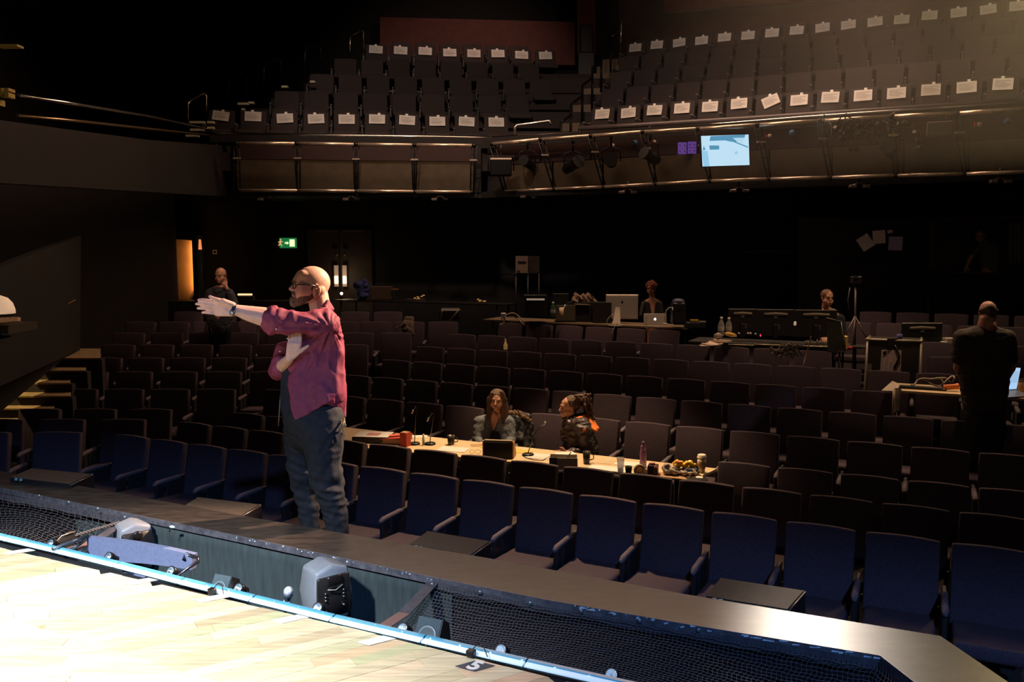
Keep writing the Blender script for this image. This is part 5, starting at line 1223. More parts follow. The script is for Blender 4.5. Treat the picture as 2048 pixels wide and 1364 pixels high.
# small lamp arc beside laptop
t = thing('desk_lamp', 'small curved white desk lamp arching right of the silver laptop', 'lamp', Vector(((1331 - 1024) * 12.95 / F, 12.95, DA))); I = inv(t)
P_ = [at_y(a_, b_, 12.95) for a_, b_ in ((1330, 648), (1330, 630), (1333, 620), (1339, 615), (1345, 615))]; MB(I).tube(P_, .007, 7).build('lamp_arm', mat('arm_white', (.5, .45, .38), .4), t); MB(I).sph(at_y(1347, 617, 12.95), (.02, .02, .035), sub=2).build('lamp_head', mat('head_cream', (.8, .68, .5), .4, emit=(1, .8, .55), es=.25), t); MB(I).lathe([(.04, 0), (.045, .01), (.01, .015)], c=Vector(P_[0]) , n=12).build('lamp_foot', M_WHITE, t)
def smallbox(name, label, cat, px_, pyt, pyb, w_px, Y, m, dep=.2, bev=.01, yaw=0, extra=None):
    a = at_y(px_, pyb, Y); h = at_y(px_, pyt, Y).z - a.z; t = thing(name, label, cat, a, yaw); w2 = w_px * Y / F
    MB().box((0, dep / 2, h / 2), (w2, dep, h), bev=min(bev, h * .3, w2 * .3)).build('body', m, t)
    if extra: extra(t, w2, h, dep)
    return t
def bottle(px_, pyt, pyb, Y, label, m, capm=M_WHITE, lab=None):
    a = at_y(px_, pyb, Y); h = at_y(px_, pyt, Y).z - a.z; r = h * .17; t = thing('plastic_bottle', label, 'bottle', a)
    MB().lathe([(r * .9, 0), (r, .01), (r, h * .55), (r * .85, h * .68), (r * .35, h * .86), (r * .35, h * .90)], n=16).build('bottle_body', m, t); MB().lathe([(r * .42, h * .89), (r * .42, h), (r * .3, h)], n=12).build('cap', capm, t)
    if lab: MB().lathe([(r * 1.01, h * .28), (r * 1.02, h * .29), (r * 1.02, h * .48), (r * 1.01, h * .49)], n=16).build('label_band', lab, t)
    return t
mbw = mat('bottle_clear', (.34, .32, .32), .15, alpha=.6); mbg = mat('bottle_green', (.05, .12, .04), .15, alpha=.8)
bottle(1442, 634, 672, 11.9, 'clear water bottle, left of the two by the black monitors', mbw, M_WHITE, mat('label_pale', (.35, .33, .33), .5))
bottle(1457, 635, 671, 11.9, 'clear water bottle, right of the two touching the first monitor', mbw, M_WHITE, MATS['label_pale'])
bottle(1106, 604, 634, 13.6, 'green bottle with a white label beside the olive laptop', mbg, mat('cap_lime', (.55, .65, .45), .4), MATS['label_pale'])
t = thing('paper_cup', 'cream paper cup in front of the olive laptop', 'cup', at_y(1123, 634, 13.5)); MB().lathe([(.028, 0), (.038, .15), (.035, .15), (.001, .14)], n=16).build('cup_body', mat('cup_cream', (.75, .55, .35), .6), t); MB().tube([(.02, 0, .10), (.06, 0, .20)], .01, 6).build('blue_spoon', mat('spoon_blue', (.35, .5, .7), .4), t)
def strip(t, w2, h, d): MB().box((0, -.004, h * .82), (w2 * .78, .006, .03)).build('lit_strip', mat('lit_strip', (.5, .4, .33), .4, emit=(1, .75, .6), es=.22), t); MB().box((0, .01, h), (w2, .03, .01)).build('top_edge', M_CHROME, t)
smallbox('rack_case', 'black equipment rack with a pale strip along its top', 'case', 1071, 591, 634, 46, 13.9, M_BLACK, .4, extra=strip)
smallbox('charger', 'white power adapter with looping cables at the left end of the desk', 'charger', 1007, 626, 640, 10, 14.45, M_WHITE, .06)
def cables(name, label, paths, m, r=.008, Yc=13.7):
    t = thing(name, label, 'cable', at_y(paths[0][0][0], paths[0][0][1], Yc)); I = inv(t)
    for P_ in paths:
        pts = [at_y(a_, b_, Yc + .02 * (i % 3)) for i, (a_, b_) in enumerate(P_)]
        # smooth
        out_ = []
        for i in range(len(pts) - 1):
            p0, p1, p2, p3 = pts[max(i - 1, 0)], pts[i], pts[i + 1], pts[min(i + 2, len(pts) - 1)]
            for k in range(5):
                u = k / 5; out_.append(.5 * ((2 * p1) + (-p0 + p2) * u + (2 * p0 - 5 * p1 + 4 * p2 - p3) * u * u + (-p0 + 3 * p1 - 3 * p2 + p3) * u ** 3))
        out_.append(pts[-1]); MB(I).tube(out_, r, 5).build('cord', m, t)
    return t
mcp = mat('cable_white', (.50, .42, .30), .5)
cables('adapter_cable', 'pale cables looping down right of the white power adapter', [[(1012, 630), (1024, 626), (1034, 630), (1046, 642), (1049, 652)], [(1012, 634), (1026, 634), (1038, 640), (1048, 650)], [(1005, 638), (1008, 646), (1000, 650)]], mcp)
cables('desk_cable', 'pale cable coiled at the foot of the desktop computer', [[(1226, 628), (1216, 638), (1214, 648), (1228, 652), (1247, 650)], [(1235, 645), (1226, 660), (1224, 668)], [(1294, 630), (1292, 642), (1293, 660)]], mcp, .007, 13.0)
smallbox('backpack', 'dark blue topped bag standing on the desk right of the curved lamp', 'bag', 1359, 604, 650, 26, 12.9, M_BLACK, .25, .03, extra=lambda t, w2, h, d: (MB().sph((0, d / 2, h), (w2 * .5, d * .5, .05)).build('blue_top', mat('bag_blue', (.05, .06, .11), .6), t), MB().box((0, -.004, h * .68), (w2 * .5, .006, .05), bev=.002).build('front_pocket', M_DARK, t)))
smallbox('cable_tray', 'low tray of cables with a yellow tape roll beside the bag', 'tray', 1392, 645, 656, 40, 12.95, M_BLACK, .2, extra=lambda t, w2, h, d: (MB().box((-.02, .05, h + .03), (.12, .08, .02)).build('yellow_tape', mat('tape_yellow', (.55, .34, .02), .5), t), MB().box((.1, .02, h + .01), (.10, .05, .02)).build('grey_plug', M_ALU, t)))
# papers and clutter left of monitors
t = thing('script_pile', 'untidy pile of pale papers at the left end of the black control desk', 'papers', at_y(1425, 687, 11.6)); I = inv(t)
for k in range(7): MB(I).box(at_y(1418 + k * 4.5, 690 - k * 1.6, 11.5 + .05 * k), (.24, .16, .008), rot=(.05 * (k % 3), .06 * ((k * 2) % 3 - 1), .5 * k)).build('sheet', mat('paper_warm', (.62, .46, .36), .8), t)
MB(I).sph(at_y(1436, 672, 11.8), (.07, .05, .05), sub=1).build('crushed_wrap', mat('wrap_grey', (.25, .20, .18), .4), t)
t = thing('yellow_pouch', 'yellow packet lying at the foot of the two water bottles', 'packet', at_y(1461, 672, 11.75)); MB().sph((0, 0, .02), (.09, .04, .03), rot=(0, .2, 0), sub=2).build('pouch', mat('pouch_yellow', (.60, .32, .03), .5), t); MB().box((.04, -.01, .0), (.08, .05, .02)).build('pouch_flap', mat('pouch_cream', (.6, .45, .28), .5), t)
# monitors seen from behind
def monitor(xa, xb, ya, yb, Y, label, yaw=-.10, det=1, dx=0):
    w2 = (xb - xa) * Y / F / math.cos(yaw); zt_ = at_y((xa + xb) / 2, ya, Y).z; zb = at_y((xa + xb) / 2, yb, Y).z; x = ((xa + xb) / 2 - 1024) * Y / F
    t = thing('monitor', label, 'monitor', (x, Y, zb - .12), yaw, 'black monitors on the control desks'); h = zt_ - zb
    MB().box((0, 0, .12 + h / 2), (w2, .035, h), bev=.006).build('display_case', mat('monitor_black', (.016, .015, .015), .4), t)
    MB().box((0, 0, .12 + h + .002), (w2 * .99, .02, .006)).build('top_edge', mat('edge_grey', (.30, .25, .22), .4, .4), t)
    if det:
        g = MB(); g.hull([((sx * w2 * .30, -.022, .12 + h * (.80 if i else .84)), .012) for sx in (-1, 1) for i in (0, 1)] + [((0, -.022, .12 + h * .86), .014)], sub=1); g.build('carry_handle', mat('handle_grey', (.20, .155, .12), .5), t)
        MB().box((0, -.02, .12 + h * .74), (.05, .01, .045)).build('badge', mat('badge_grey', (.13, .11, .10), .5), t); MB().box((.02, -.019, .12 + h * .36), (.08, .008, .07), rot=(0, .1, 0)).build('socket_plate', mat('plate_dim', (.10, .09, .085), .5), t)
    MB().box((0, -.03, .12 + h * .18), (.07, .05, h * .5)).build('neck', M_BLACK, t); MB().lathe([(.13, 0), (.13, .012), (.03, .02)], n=20).build('foot', M_BLACK, t); return t
monitor(1458, 1514, 618, 670, 12.3, 'black monitor seen from behind, leftmost of the row of three')
monitor(1516, 1588, 619, 672, 12.05, 'black monitor seen from behind, middle of the row of three')
monitor(1592, 1674, 620, 674, 11.75, 'black monitor seen from behind, rightmost of the row below the seated woman')
monitor(1806, 1887, 646, 704, 11.6, 'black monitor with a grey handle standing behind the flight case', 0)
t = thing('tilted_monitor', 'black monitor turned sharply sideways at the right end of the control desk', 'monitor', at_y(1670, 702, 10.7)); I = inv(t)
A_ = [at_y(1653, 636, 10.6), at_y(1682, 643, 10.9), at_y(1690, 700, 10.9), at_y(1655, 706, 10.6)]; MB(I).solid(A_, [p + Vector((.03, .03, 0)) for p in A_]).build('display_case', MATS['monitor_black'], t)
for a, c in ((A_[0], A_[1]), (A_[1], A_[2])): MB(I).tube([a, c], .008, 6).build('bright_edge', MATS['edge_grey'], t)
for k in range(3): MB(I).box(A_[0].lerp(A_[1], .3 + .2 * k) - Vector((0, .01, .14)), (.03, .006, .03)).build('socket', MATS['plate_dim'], t)
# console and its gear
t = thing('lighting_console', 'low lighting console with silver edges under the black monitors', 'console', at_y(1560, 697, 11.0)); I = inv(t)
for xa, xb, ya, Y in ((1456, 1512, 689, 12.0), (1508, 1574, 689, 11.8), (1606, 1666, 692, 11.4)):
    a, c = at_y(xa, ya, Y), at_y(xb, ya + 2, Y - .18 * (xb - xa) / 60)
    d = (c - a); q = [a, c, c + Vector((.12, .3, .0)), a + Vector((.12, .3, 0))]
    MB(I).solid([p - Vector((0, 0, .05)) for p in q], q).build('console_wing', M_BLACK, t); MB(I).tube([a - Vector((0, .01, .0)), c - Vector((0, .01, 0))], .010, 6).build('silver_edge', mat('edge_gold', (.42, .33, .20), .35, .5), t)
r_ = random.Random(3); g = MB(I)
for k in range(16): x = 1610 + k * 3.4; a = at_y(x, 690, 11.5); g.tube([a, a + Vector((0, 0, .05 + .03 * r_.random()))], .006, 5)
g.build('faders', mat('fader_grey', (.25, .22, .20), .4), t)
for a_, b_, c_ in ((1478, 667, 'pale'), (1496, 667, 'pale'), (1501, 667, 'pale'), (1511, 668, 'pale')): MB(I).sph(at_y(a_, b_, 11.3), .016, sub=1).build('round_knob', mat('knob_pale', (.65, .60, .56), .4), t)
MB(I).sph(at_y(1521, 671, 11.2), (.010, .008, .018), sub=1).build('red_indicator', mat('red_led', (.5, .02, .05), .4, emit=(1, .05, .12), es=1.2), t)
MB(I).box(at_y(1590, 647, 11.2), (.035, .02, .055), bev=.008).build('clip_lamp', mat('clip_glow', (.8, .65, .5), .4, emit=(1, .75, .55), es=.25), t)
cb = []
r_ = random.Random(12)
for k in range(16):
    x = r_.uniform(1562, 1600); cb.append([(x, 688 + r_.uniform(-4, 4)), (x + r_.uniform(-14, 14), 700 + r_.uniform(-8, 6)), (x + r_.uniform(-26, 22), 708 + r_.uniform(-10, 10)), (x + r_.uniform(-30, 24), 690 + r_.uniform(-4, 16))])
cables('cable_nest', 'nest of dark cables hanging over the front of the control desk', cb, mat('cable_brown', (.12, .10, .075), .5), .007, 11.0)
cables('hanging_cable', 'single tan cable hanging down in front of the control desk', [[(1622, 673), (1618, 690), (1612, 712), (1607, 728), (1606, 735)]], mat('cable_tan', (.28, .17, .09), .5), .007, 10.75)
smallbox('gold_bag', 'crumpled gold paper bag with a red ball beside the sideways monitor', 'bag', 1691, 672, 700, 10, 11.1, mat('gold_paper', (.62, .40, .16), .4, .2), .08, extra=lambda t, w2, h, d: (MB().sph((.05, -.02, .03), (.035, .035, .03)).build('red_ball', mat('ball_red', (.42, .04, .03), .5), t), MB().sph((-.05, 0, .01), (.07, .03, .05), sub=1).build('white_tissue', M_PAPER, t)))
# tripod
t = thing('camera_tripod', 'thin tripod with a small camera behind the control desk', 'tripod', at_y(1709, 700, 11.6)); I = inv(t); m_tp = mat('tripod_grey', (.17, .13, .11), .4, .4)
MB(I).tube([at_y(1711, 575, 11.6), at_y(1710, 690, 11.6)], .012, 7).build('centre_pole', m_tp, t)
for a_, b_ in ((1690, 672), (1736, 682), (1706, 690)): MB(I).tube([at_y(1710, 632, 11.6), at_y(a_, b_, 11.5)], .010, 6).build('leg', m_tp, t)
MB(I).box(at_y(1712, 560, 11.6), (.13, .10, .10), bev=.01).build('camera_body', M_BLACK, t); MB(I).box(at_y(1711, 554, 11.55), (.05, .04, .03)).build('bright_knob', M_CHROME, t); MB(I).tube([at_y(1700, 575, 11.6), at_y(1696, 600, 11.6), at_y(1698, 620, 11.6)], .008, 6).build('pan_handle', m_tp, t)
# flight case
t = thing('flight_case', 'black flight case with aluminium edges and a printed wooden label', 'case', at_y(1785, 780, 10.05)); I = inv(t)
f = [at_y(1735, 679, 10.75), at_y(1842, 683, 10.55), at_y(1838, 790, 10.55), at_y(1728, 790, 10.75)]
bk = Vector((.30, .45, 0)); bk2 = Vector((.22, .45, 0))
f2 = [Z_(f[3], -.72), Z_(f[2], -.72)]
lowq = [f2[0], f2[1], f2[1] + bk2, f2[0] + bk2]; topq = [f[0], f[1], f[1] + bk2, f[0] + bk2]
MB(I).solid(lowq, topq).build('case_body', mat('case_black', (.022, .019, .017), .5), t)
m_al = mat('case_alu', (.34, .29, .22), .4, .5)
for a, c in ((f[0], f[1]), (f[1], f[1] + bk2), (f[0], f[0] + bk2), (f[0], f2[0]), (f[1], f2[1]), (f[1] + bk2, f2[1] + bk2)):
    a = a - Vector((0, .006, 0)); c = c - Vector((0, .006, 0)); MB(I).tube([a, c], .018, 4).build('edge_trim', m_al, t)
for p in (f[0], f[1]): MB(I).sph(p, .03, sub=1).build('ball_corner', m_al, t)
pc = [f[0].lerp(f[1], a_).lerp(f[3].lerp(f[2], a_), b_) - Vector((0, .012, 0)) for a_, b_ in ((.27, .17), (.64, .17), (.64, .56), (.26, .56))]
lbm = mat('label_woodgrain', (.50, .38, .36), .7, var=.5, vscale=14, stretch=(14, 1, 1)); MB(I).solid(pc, [p - Vector((0, .004, 0)) for p in pc]).build('printed_label', lbm, t)
MB(I @ frame(pc[0].lerp(pc[2], .16) + Vector((-.0, -.008, -.0)), 0, PI / 2)).lathe([(.018, 0), (.026, 0), (.026, .003), (.018, .003), (.018, 0)], n=20).build('round_mark', M_DARK, t)
text_mesh('letter', 'f', .05, M_DARK, I @ frame(pc[0].lerp(pc[2], .16) - Vector((0, .009, 0)), 0, PI / 2), t, .0005, .001)
MB(I).box(f[0].lerp(f[1], .46) - Vector((0, .02, .02)), (.13, .02, .09)).build('strap_buckle', M_DARK, t); MB(I).tube([f[0].lerp(f[1], .50) - Vector((0, .03, .05)), f[0].lerp(f[1], .60) - Vector((0, .03, .2)), f[0].lerp(f[1], .50) - Vector((0, .03, .35))], .012, 5).build('strap', M_DARK, t)
MB(I).box(f[0].lerp(f[3], .5) + Vector((.04, -.015, 0)), (.05, .02, .09)).build('latch', m_al, t)
t = thing('purple_block', 'small purple cup standing on the flight case', 'cup', at_y(1799, 680, 10.8)); MB().lathe([(.03, 0), (.036, .075), (.03, .075), (.001, .07)], n=10).build('cup_body', mat('cup_purple', (.10, .07, .28), .5), t)
smallbox('white_adapter', 'white plug adapter block on the seat left of the man seen from behind', 'adapter', 1900, 676, 696, 20, 11.5, mat('adapter_cream', (.55, .44, .35), .5), .1, extra=lambda t, w2, h, d: (MB().lathe([(.02, 0), (.045, .04)], c=(-.09, 0, .05), n=10).build('plug_cone', M_WHITE, t),))
board('thin dark shelf behind the man seen from behind', (1700, 1945), 8, .335, .40, .62, mat('shelf_black', (.025, .02, .018), .5))
# small table on the right: cloth, torch, cables, laptop
t = thing('white_cloth', 'white cloth hanging from the left corner of the small right table', 'cloth', at_y(1780, 790, 9.3)); I = inv(t); mcl = mat('cloth_white', (.42, .34, .26), .8, var=.15, vscale=12)
def slab(P_, th, name, m): MB(I).solid(P_, [p + Vector((0, th, -.004)) for p in P_]).build(name, m, t)
slab([at_y(1764, 781, 9.35), at_y(1786, 762, 9.5), at_y(1800, 768, 9.4), at_y(1796, 778, 9.2), at_y(1786, 782, 9.2)], .02, 'cloth_fold', mcl)
slab([at_y(1789, 776, 9.15), at_y(1803, 776, 9.1), at_y(1799, 822, 9.12), at_y(1790, 824, 9.14)], .015, 'cloth_tail', mcl)
MB(I).tube([at_y(1788, 777, 9.13), at_y(1786, 830, 9.13)], .012, 7).build('hem_tube', mat('leg_pale', (.6, .5, .38), .5), t)
def onC(px_, py_): return at_z(px_, py_, DC)
t = thing('orange_torch', 'orange cylindrical torch lying on the small right table', 'torch', onC(1900, 782) + Vector((0, 0, .045))); Mx = Matrix.Rotation(-.15, 4, 'Z') @ Matrix.Rotation(PI / 2 - .12, 4, 'Y')
MB(Mx).lathe([(.02, -.085), (.032, -.08), (.030, .06), (.036, .075), (.034, .085), (.02, .087)], n=16).build('torch_body', mat('torch_orange', (.80, .22, .04), .4), t); MB(Mx).lathe([(.02, -.092), (.028, -.09), (.028, -.084), (.02, -.083)], n=14).build('torch_cap', m_kraft, t)
cables('white_cable', 'looping white cable around the orange torch on the small right table', [[(1822, 770), (1830, 768), (1836, 760), (1848, 757), (1862, 758), (1880, 757), (1886, 766), (1878, 772), (1862, 768), (1848, 760)], [(1868, 757), (1890, 756), (1900, 765)], [(1886, 768), (1896, 758), (1905, 752), (1909, 757), (1905, 764)], [(1886, 770), (1884, 778), (1890, 780)]], mat('cable_cream', (.48, .38, .27), .5), .009, 9.05)
t = thing('power_strip', 'long black power strip along the small right table', 'power strip', onC(1843, 779), RYAW); MB().box((0, 0, .02), (.50, .06, .035), bev=.006).build('strip_body', M_BLACK, t); MB().box((-.30, 0, .015), (.09, .07, .02)).build('cream_end', mat('end_cream', (.6, .48, .36), .5), t)
Y = 8.75; t = thing('lit_laptop', 'laptop with a bright blue white screen beside the man seen from behind', 'laptop', at_y(2020, 786, Y)); I = inv(t)
q = [at_y(2006, 734, Y + .05), at_y(2041, 736, Y + .16), at_y(2033, 778, Y + .06), at_y(1996, 780, Y - .05)]
cq = sum(q, Vector()) / 4; qo = [cq + (p - cq) * 1.07 for p in q]
MB(I).solid([p + Vector((0, .004, 0)) for p in qo], [p + Vector((0, .02, 0)) for p in qo]).build('lid', M_BLACK, t); MB(I).solid(q, [p - Vector((0, .002, 0)) for p in q]).build('display', em('lap_scr', (.42, .66, .95), .95), t)
def on2(poly, m, l): 
    P_ = [q[0].lerp(q[1], u).lerp(q[3].lerp(q[2], u), v) for u, v in poly]; MB(I).solid([p - Vector((0, l, 0)) for p in P_], [p - Vector((0, l + .002, 0)) for p in P_]).build('window_shape', m, t)
on2([(.1, .2), (.5, .2), (.5, .8), (.1, .8)], em('lap_pale', (.70, .85, 1), 1.0), .004); on2([(.55, .15), (.95, .15), (.95, .7), (.55, .7)], em('lap_mid', (.36, .58, .85), .9), .004)
MB(I).solid([qo[3], qo[2], qo[2] + Vector((.02, -.22, -.03)), qo[3] + Vector((-.02, -.22, -.03))], [p - Vector((0, 0, .015)) for p in (qo[3], qo[2], qo[2] + Vector((.02, -.22, -.03)), qo[3] + Vector((-.02, -.22, -.03)))]).build('keyboard_base', mat('lap_base', (.12, .12, .15), .4), t)
t = thing('brown_cup', 'brown paper cup at the right edge beside the lit laptop', 'cup', onC(2042, 787)); MB().lathe([(.03, 0), (.04, .13), (.037, .13), (.001, .12)], n=16).build('cup_body', m_kraft, t); MB().lathe([(.041, .128), (.041, .14), (.03, .145)], n=16).build('lid', M_DARK, t)
# rear left desk things
board('dark desk at the back of the left stalls with boxes and gear', (664, 1010), 10, .69, .6, .2, M_BLACK)
YL_ = 17.15
smallbox('storage_box', 'brown cardboard box on the rear desk right of the blue jacket', 'box', 762, 573, 600, 44, YL_, mat('box_brown', (.060, .036, .026), .8), .3, extra=lambda t, w2, h, d: (MB().box((w2 * .65, 0, h * .8), (w2 * .3, .1, .03)).build('orange_edge', mat('edge_orange', (.20, .11, .04), .6), t),))
t = thing('blue_jacket', 'crumpled blue jacket hung on gear to the right of the two lit door panels', 'jacket', at_y(723, 600, YL_)); I = inv(t)
blob('jacket_cloth', mat('jacket_blue', (.030, .038, .16), .8), t, lambda g: (g.hull([(I @ at_y(715, 568, YL_), .07), (I @ at_y(730, 566, YL_), .09), (I @ at_y(729, 590, YL_), .10), (I @ at_y(722, 598, YL_), .06)]), g.hull([(I @ at_y(708, 572, YL_), .04), (I @ at_y(718, 568, YL_), .06)])), .015, 3, crumple(.03, 7))
for k, (a_, b_, lab) in enumerate(((832, 590, 'cluster of small brass lit fittings on the rear desk'), (963, 597, 'gold lit ornamental fitting left of the rack case'))):
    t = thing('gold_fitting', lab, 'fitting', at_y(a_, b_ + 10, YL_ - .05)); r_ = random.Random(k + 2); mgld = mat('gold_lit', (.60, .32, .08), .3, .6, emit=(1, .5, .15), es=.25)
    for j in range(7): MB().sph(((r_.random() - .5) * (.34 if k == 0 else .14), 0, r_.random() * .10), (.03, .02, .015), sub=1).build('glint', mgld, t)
    MB().box((0, .05, -.01), (.40 if k == 0 else .2, .2, .06), bev=.01).build('black_base', M_BLACK, t)
smallbox('gear_bag', 'black bag with pale strap on the row behind the draped seat', 'bag', 900, 617, 640, 44, 14.7, M_BLACK, .3, .04, extra=lambda t, w2, h, d: (MB().tube([(-w2 * .42, -.01, .02), (-w2 * .36, -.02, h * .7), (-.1, -.02, h * .95)], .014, 6).build('strap', mat('strap_pale', (.25, .21, .13), .5), t), MB().tube([(.0, -.02, .0), (w2 * .25, -.02, h * .5), (w2 * .42, -.02, h * .95)], .012, 6).build('strap', MATS['strap_pale'], t)))
t = thing('hung_jacket', 'brown jacket hung over a seat back right of the standing man', 'jacket', at_y(815, 655, 14.2)); I = inv(t)
blob('jacket_cloth', mat('jacket_brown', (.085, .058, .045), .9, var=.2, vscale=20), t, lambda g: (g.hull([(I @ at_y(812, 638, 14.45), .05), (I @ at_y(824, 636, 14.45), .05), (I @ at_y(822, 668, 14.3), .06), (I @ at_y(808, 660, 14.3), .05)]), g.hull([(I @ at_y(793, 657, 14.25), .015), (I @ at_y(810, 648, 14.3), .03)])), .015, 3, crumple(.025, 8))
t = thing('glass_bottle', 'tiny amber lit bottle standing between two seats of the eighth row', 'bottle', at_y(1011, 699, 13.2)); MB().lathe([(.03, 0), (.032, .07), (.02, .10), (.012, .13), (.012, .15)], n=12).build('bottle_body', mat('amber', (.70, .42, .16), .2, emit=(1, .6, .2), es=.12), t); MB().lathe([(.014, .148), (.014, .165), (.01, .165)], n=10).build('cap', M_WHITE, t)
# poster on stand
t = thing('poster_stand', 'white poster on a dark frame stand behind the tech desk', 'poster', at_y(1043, 600, 16.8)); I = inv(t); Y = 16.8
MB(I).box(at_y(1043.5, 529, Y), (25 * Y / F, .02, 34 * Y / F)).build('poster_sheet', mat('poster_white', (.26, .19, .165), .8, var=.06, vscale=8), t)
MB(I).box(at_y(1044, 524, Y - .02), (16 * Y / F, .005, 3 * Y / F)).build('dark_bar', M_DARK, t); MB(I).box(at_y(1037, 542, Y - .02), (6 * Y / F, .005, 2 * Y / F)).build('dark_bar', M_DARK, t)
MB(I).box(at_y(1068, 529, Y + .05), (22 * Y / F, .02, 34 * Y / F)).build('dark_poster', mat('poster_dark', (.045, .035, .032), .8, var=.4, vscale=8), t)
for x in (1032, 1056, 1078): MB(I).tube([at_y(x, 547, Y + .03), Z_(at_y(x, 547, Y + .03), -.4)], .02, 6).build('stand_post', M_BLACKM, t)
MB(I).tube([at_y(1000, 548, Y + .05), at_y(1080, 547, Y + .05)], .02, 6).build('cross_bar', M_BLACKM, t)
t = thing('desk_clutter', 'jumble of brown papers and bags left of the desktop computer', 'clutter', at_y(1168, 604, 14.3)); I = inv(t); r_ = random.Random(6)
for k in range(9): MB(I).box(at_y(1150 + k * 4.6, 598 + r_.uniform(-6, 4), 14.2 + .05 * k), (.10, .10, .05), rot=(r_.random(), r_.random(), r_.random())).build('packet', mat('clutter_brown', (.20, .125, .09), .7), t)
MB(I).box(at_y(1160, 628, 14.3), (.42, .3, .40)).build('dark_crate', M_BLACK, t); MB(I).box(at_y(1203, 626, 14.0), (.30, .3, .36)).build('dark_crate', M_BLACK, t)
for x in (1164, 1200): MB(I).box(at_y(x, 609, 14.1), (.24, .2, .012), rot=(0, .04, .2)).build('loose_sheet', mat('sheet_dim', (.16, .12, .08), .7), t)
# ================================================================== PEOPLE
def H(*pts): return pts
# ---------- the standing man
YM = 5.05
base = at_y(648, 1156, YM); man = thing('person', 'bald bearded man in glasses and maroon shirt pointing left behind the pit rail', 'person', base)
I = inv(man)
def P(px, py, dy=0.0): return I @ at_y(px, py, YM + dy)
k_ = YM / F
SH = (654, 641, -.15)      # near shoulder
def palm_and_fingers(g):
    # left hand, back of the hand to the camera, thumb up
    W = P(463, 619, -.36)
    g.hull([(P(464, 612, -.35), .020), (P(464, 626, -.35), .020), (P(432, 605, -.38), .0145), (P(434, 628, -.36), .0135)], sub=2)
    g.hull([(P(466, 610, -.36), .018), (P(446, 602, -.39), .016), (P(436, 606, -.385), .012)], sub=2)
    for (kx, ky, mx_, my_, tx, ty, r0, dyk) in ((432, 603.5, 413, 601, 396.5, 599.5, .0105, -.385), (431, 611, 411, 609, 392, 607.5, .0108, -.380), (431, 618.5, 412, 617, 395, 616, .0102, -.372), (433, 626.5, 418, 625.5, 404, 624.5, .0092, -.362)):
        g.hull([(P(kx, ky, dyk), r0 * 1.08), (P(mx_, my_, dyk - .012), r0)], sub=2); g.hull([(P(mx_, my_, dyk - .012), r0), (P(tx + 7, ty + .2, dyk - .012), r0 * .93)], sub=2); g.hull([(P(tx + 7, ty + .2, dyk - .012), r0 * .93), (P(tx + 1, ty + .4, dyk - .006), r0 * .80)], sub=2)
    g.hull([(P(455, 606, -.37), .016), (P(436, 600, -.40), .0135)], sub=2); g.hull([(P(436, 600, -.40), .013), (P(426, 596.5, -.41), .0105)], sub=2); g.hull([(P(426, 596.5, -.41), .0105), (P(419.5, 593, -.413), .0088)], sub=2)
_c, _s = math.cos(math.radians(25)), math.sin(math.radians(25)); HC = P(623.2, 572)
def h(f, sd, u): return HC + Vector((-_c * f + _s * sd, -_s * f - _c * sd, u))
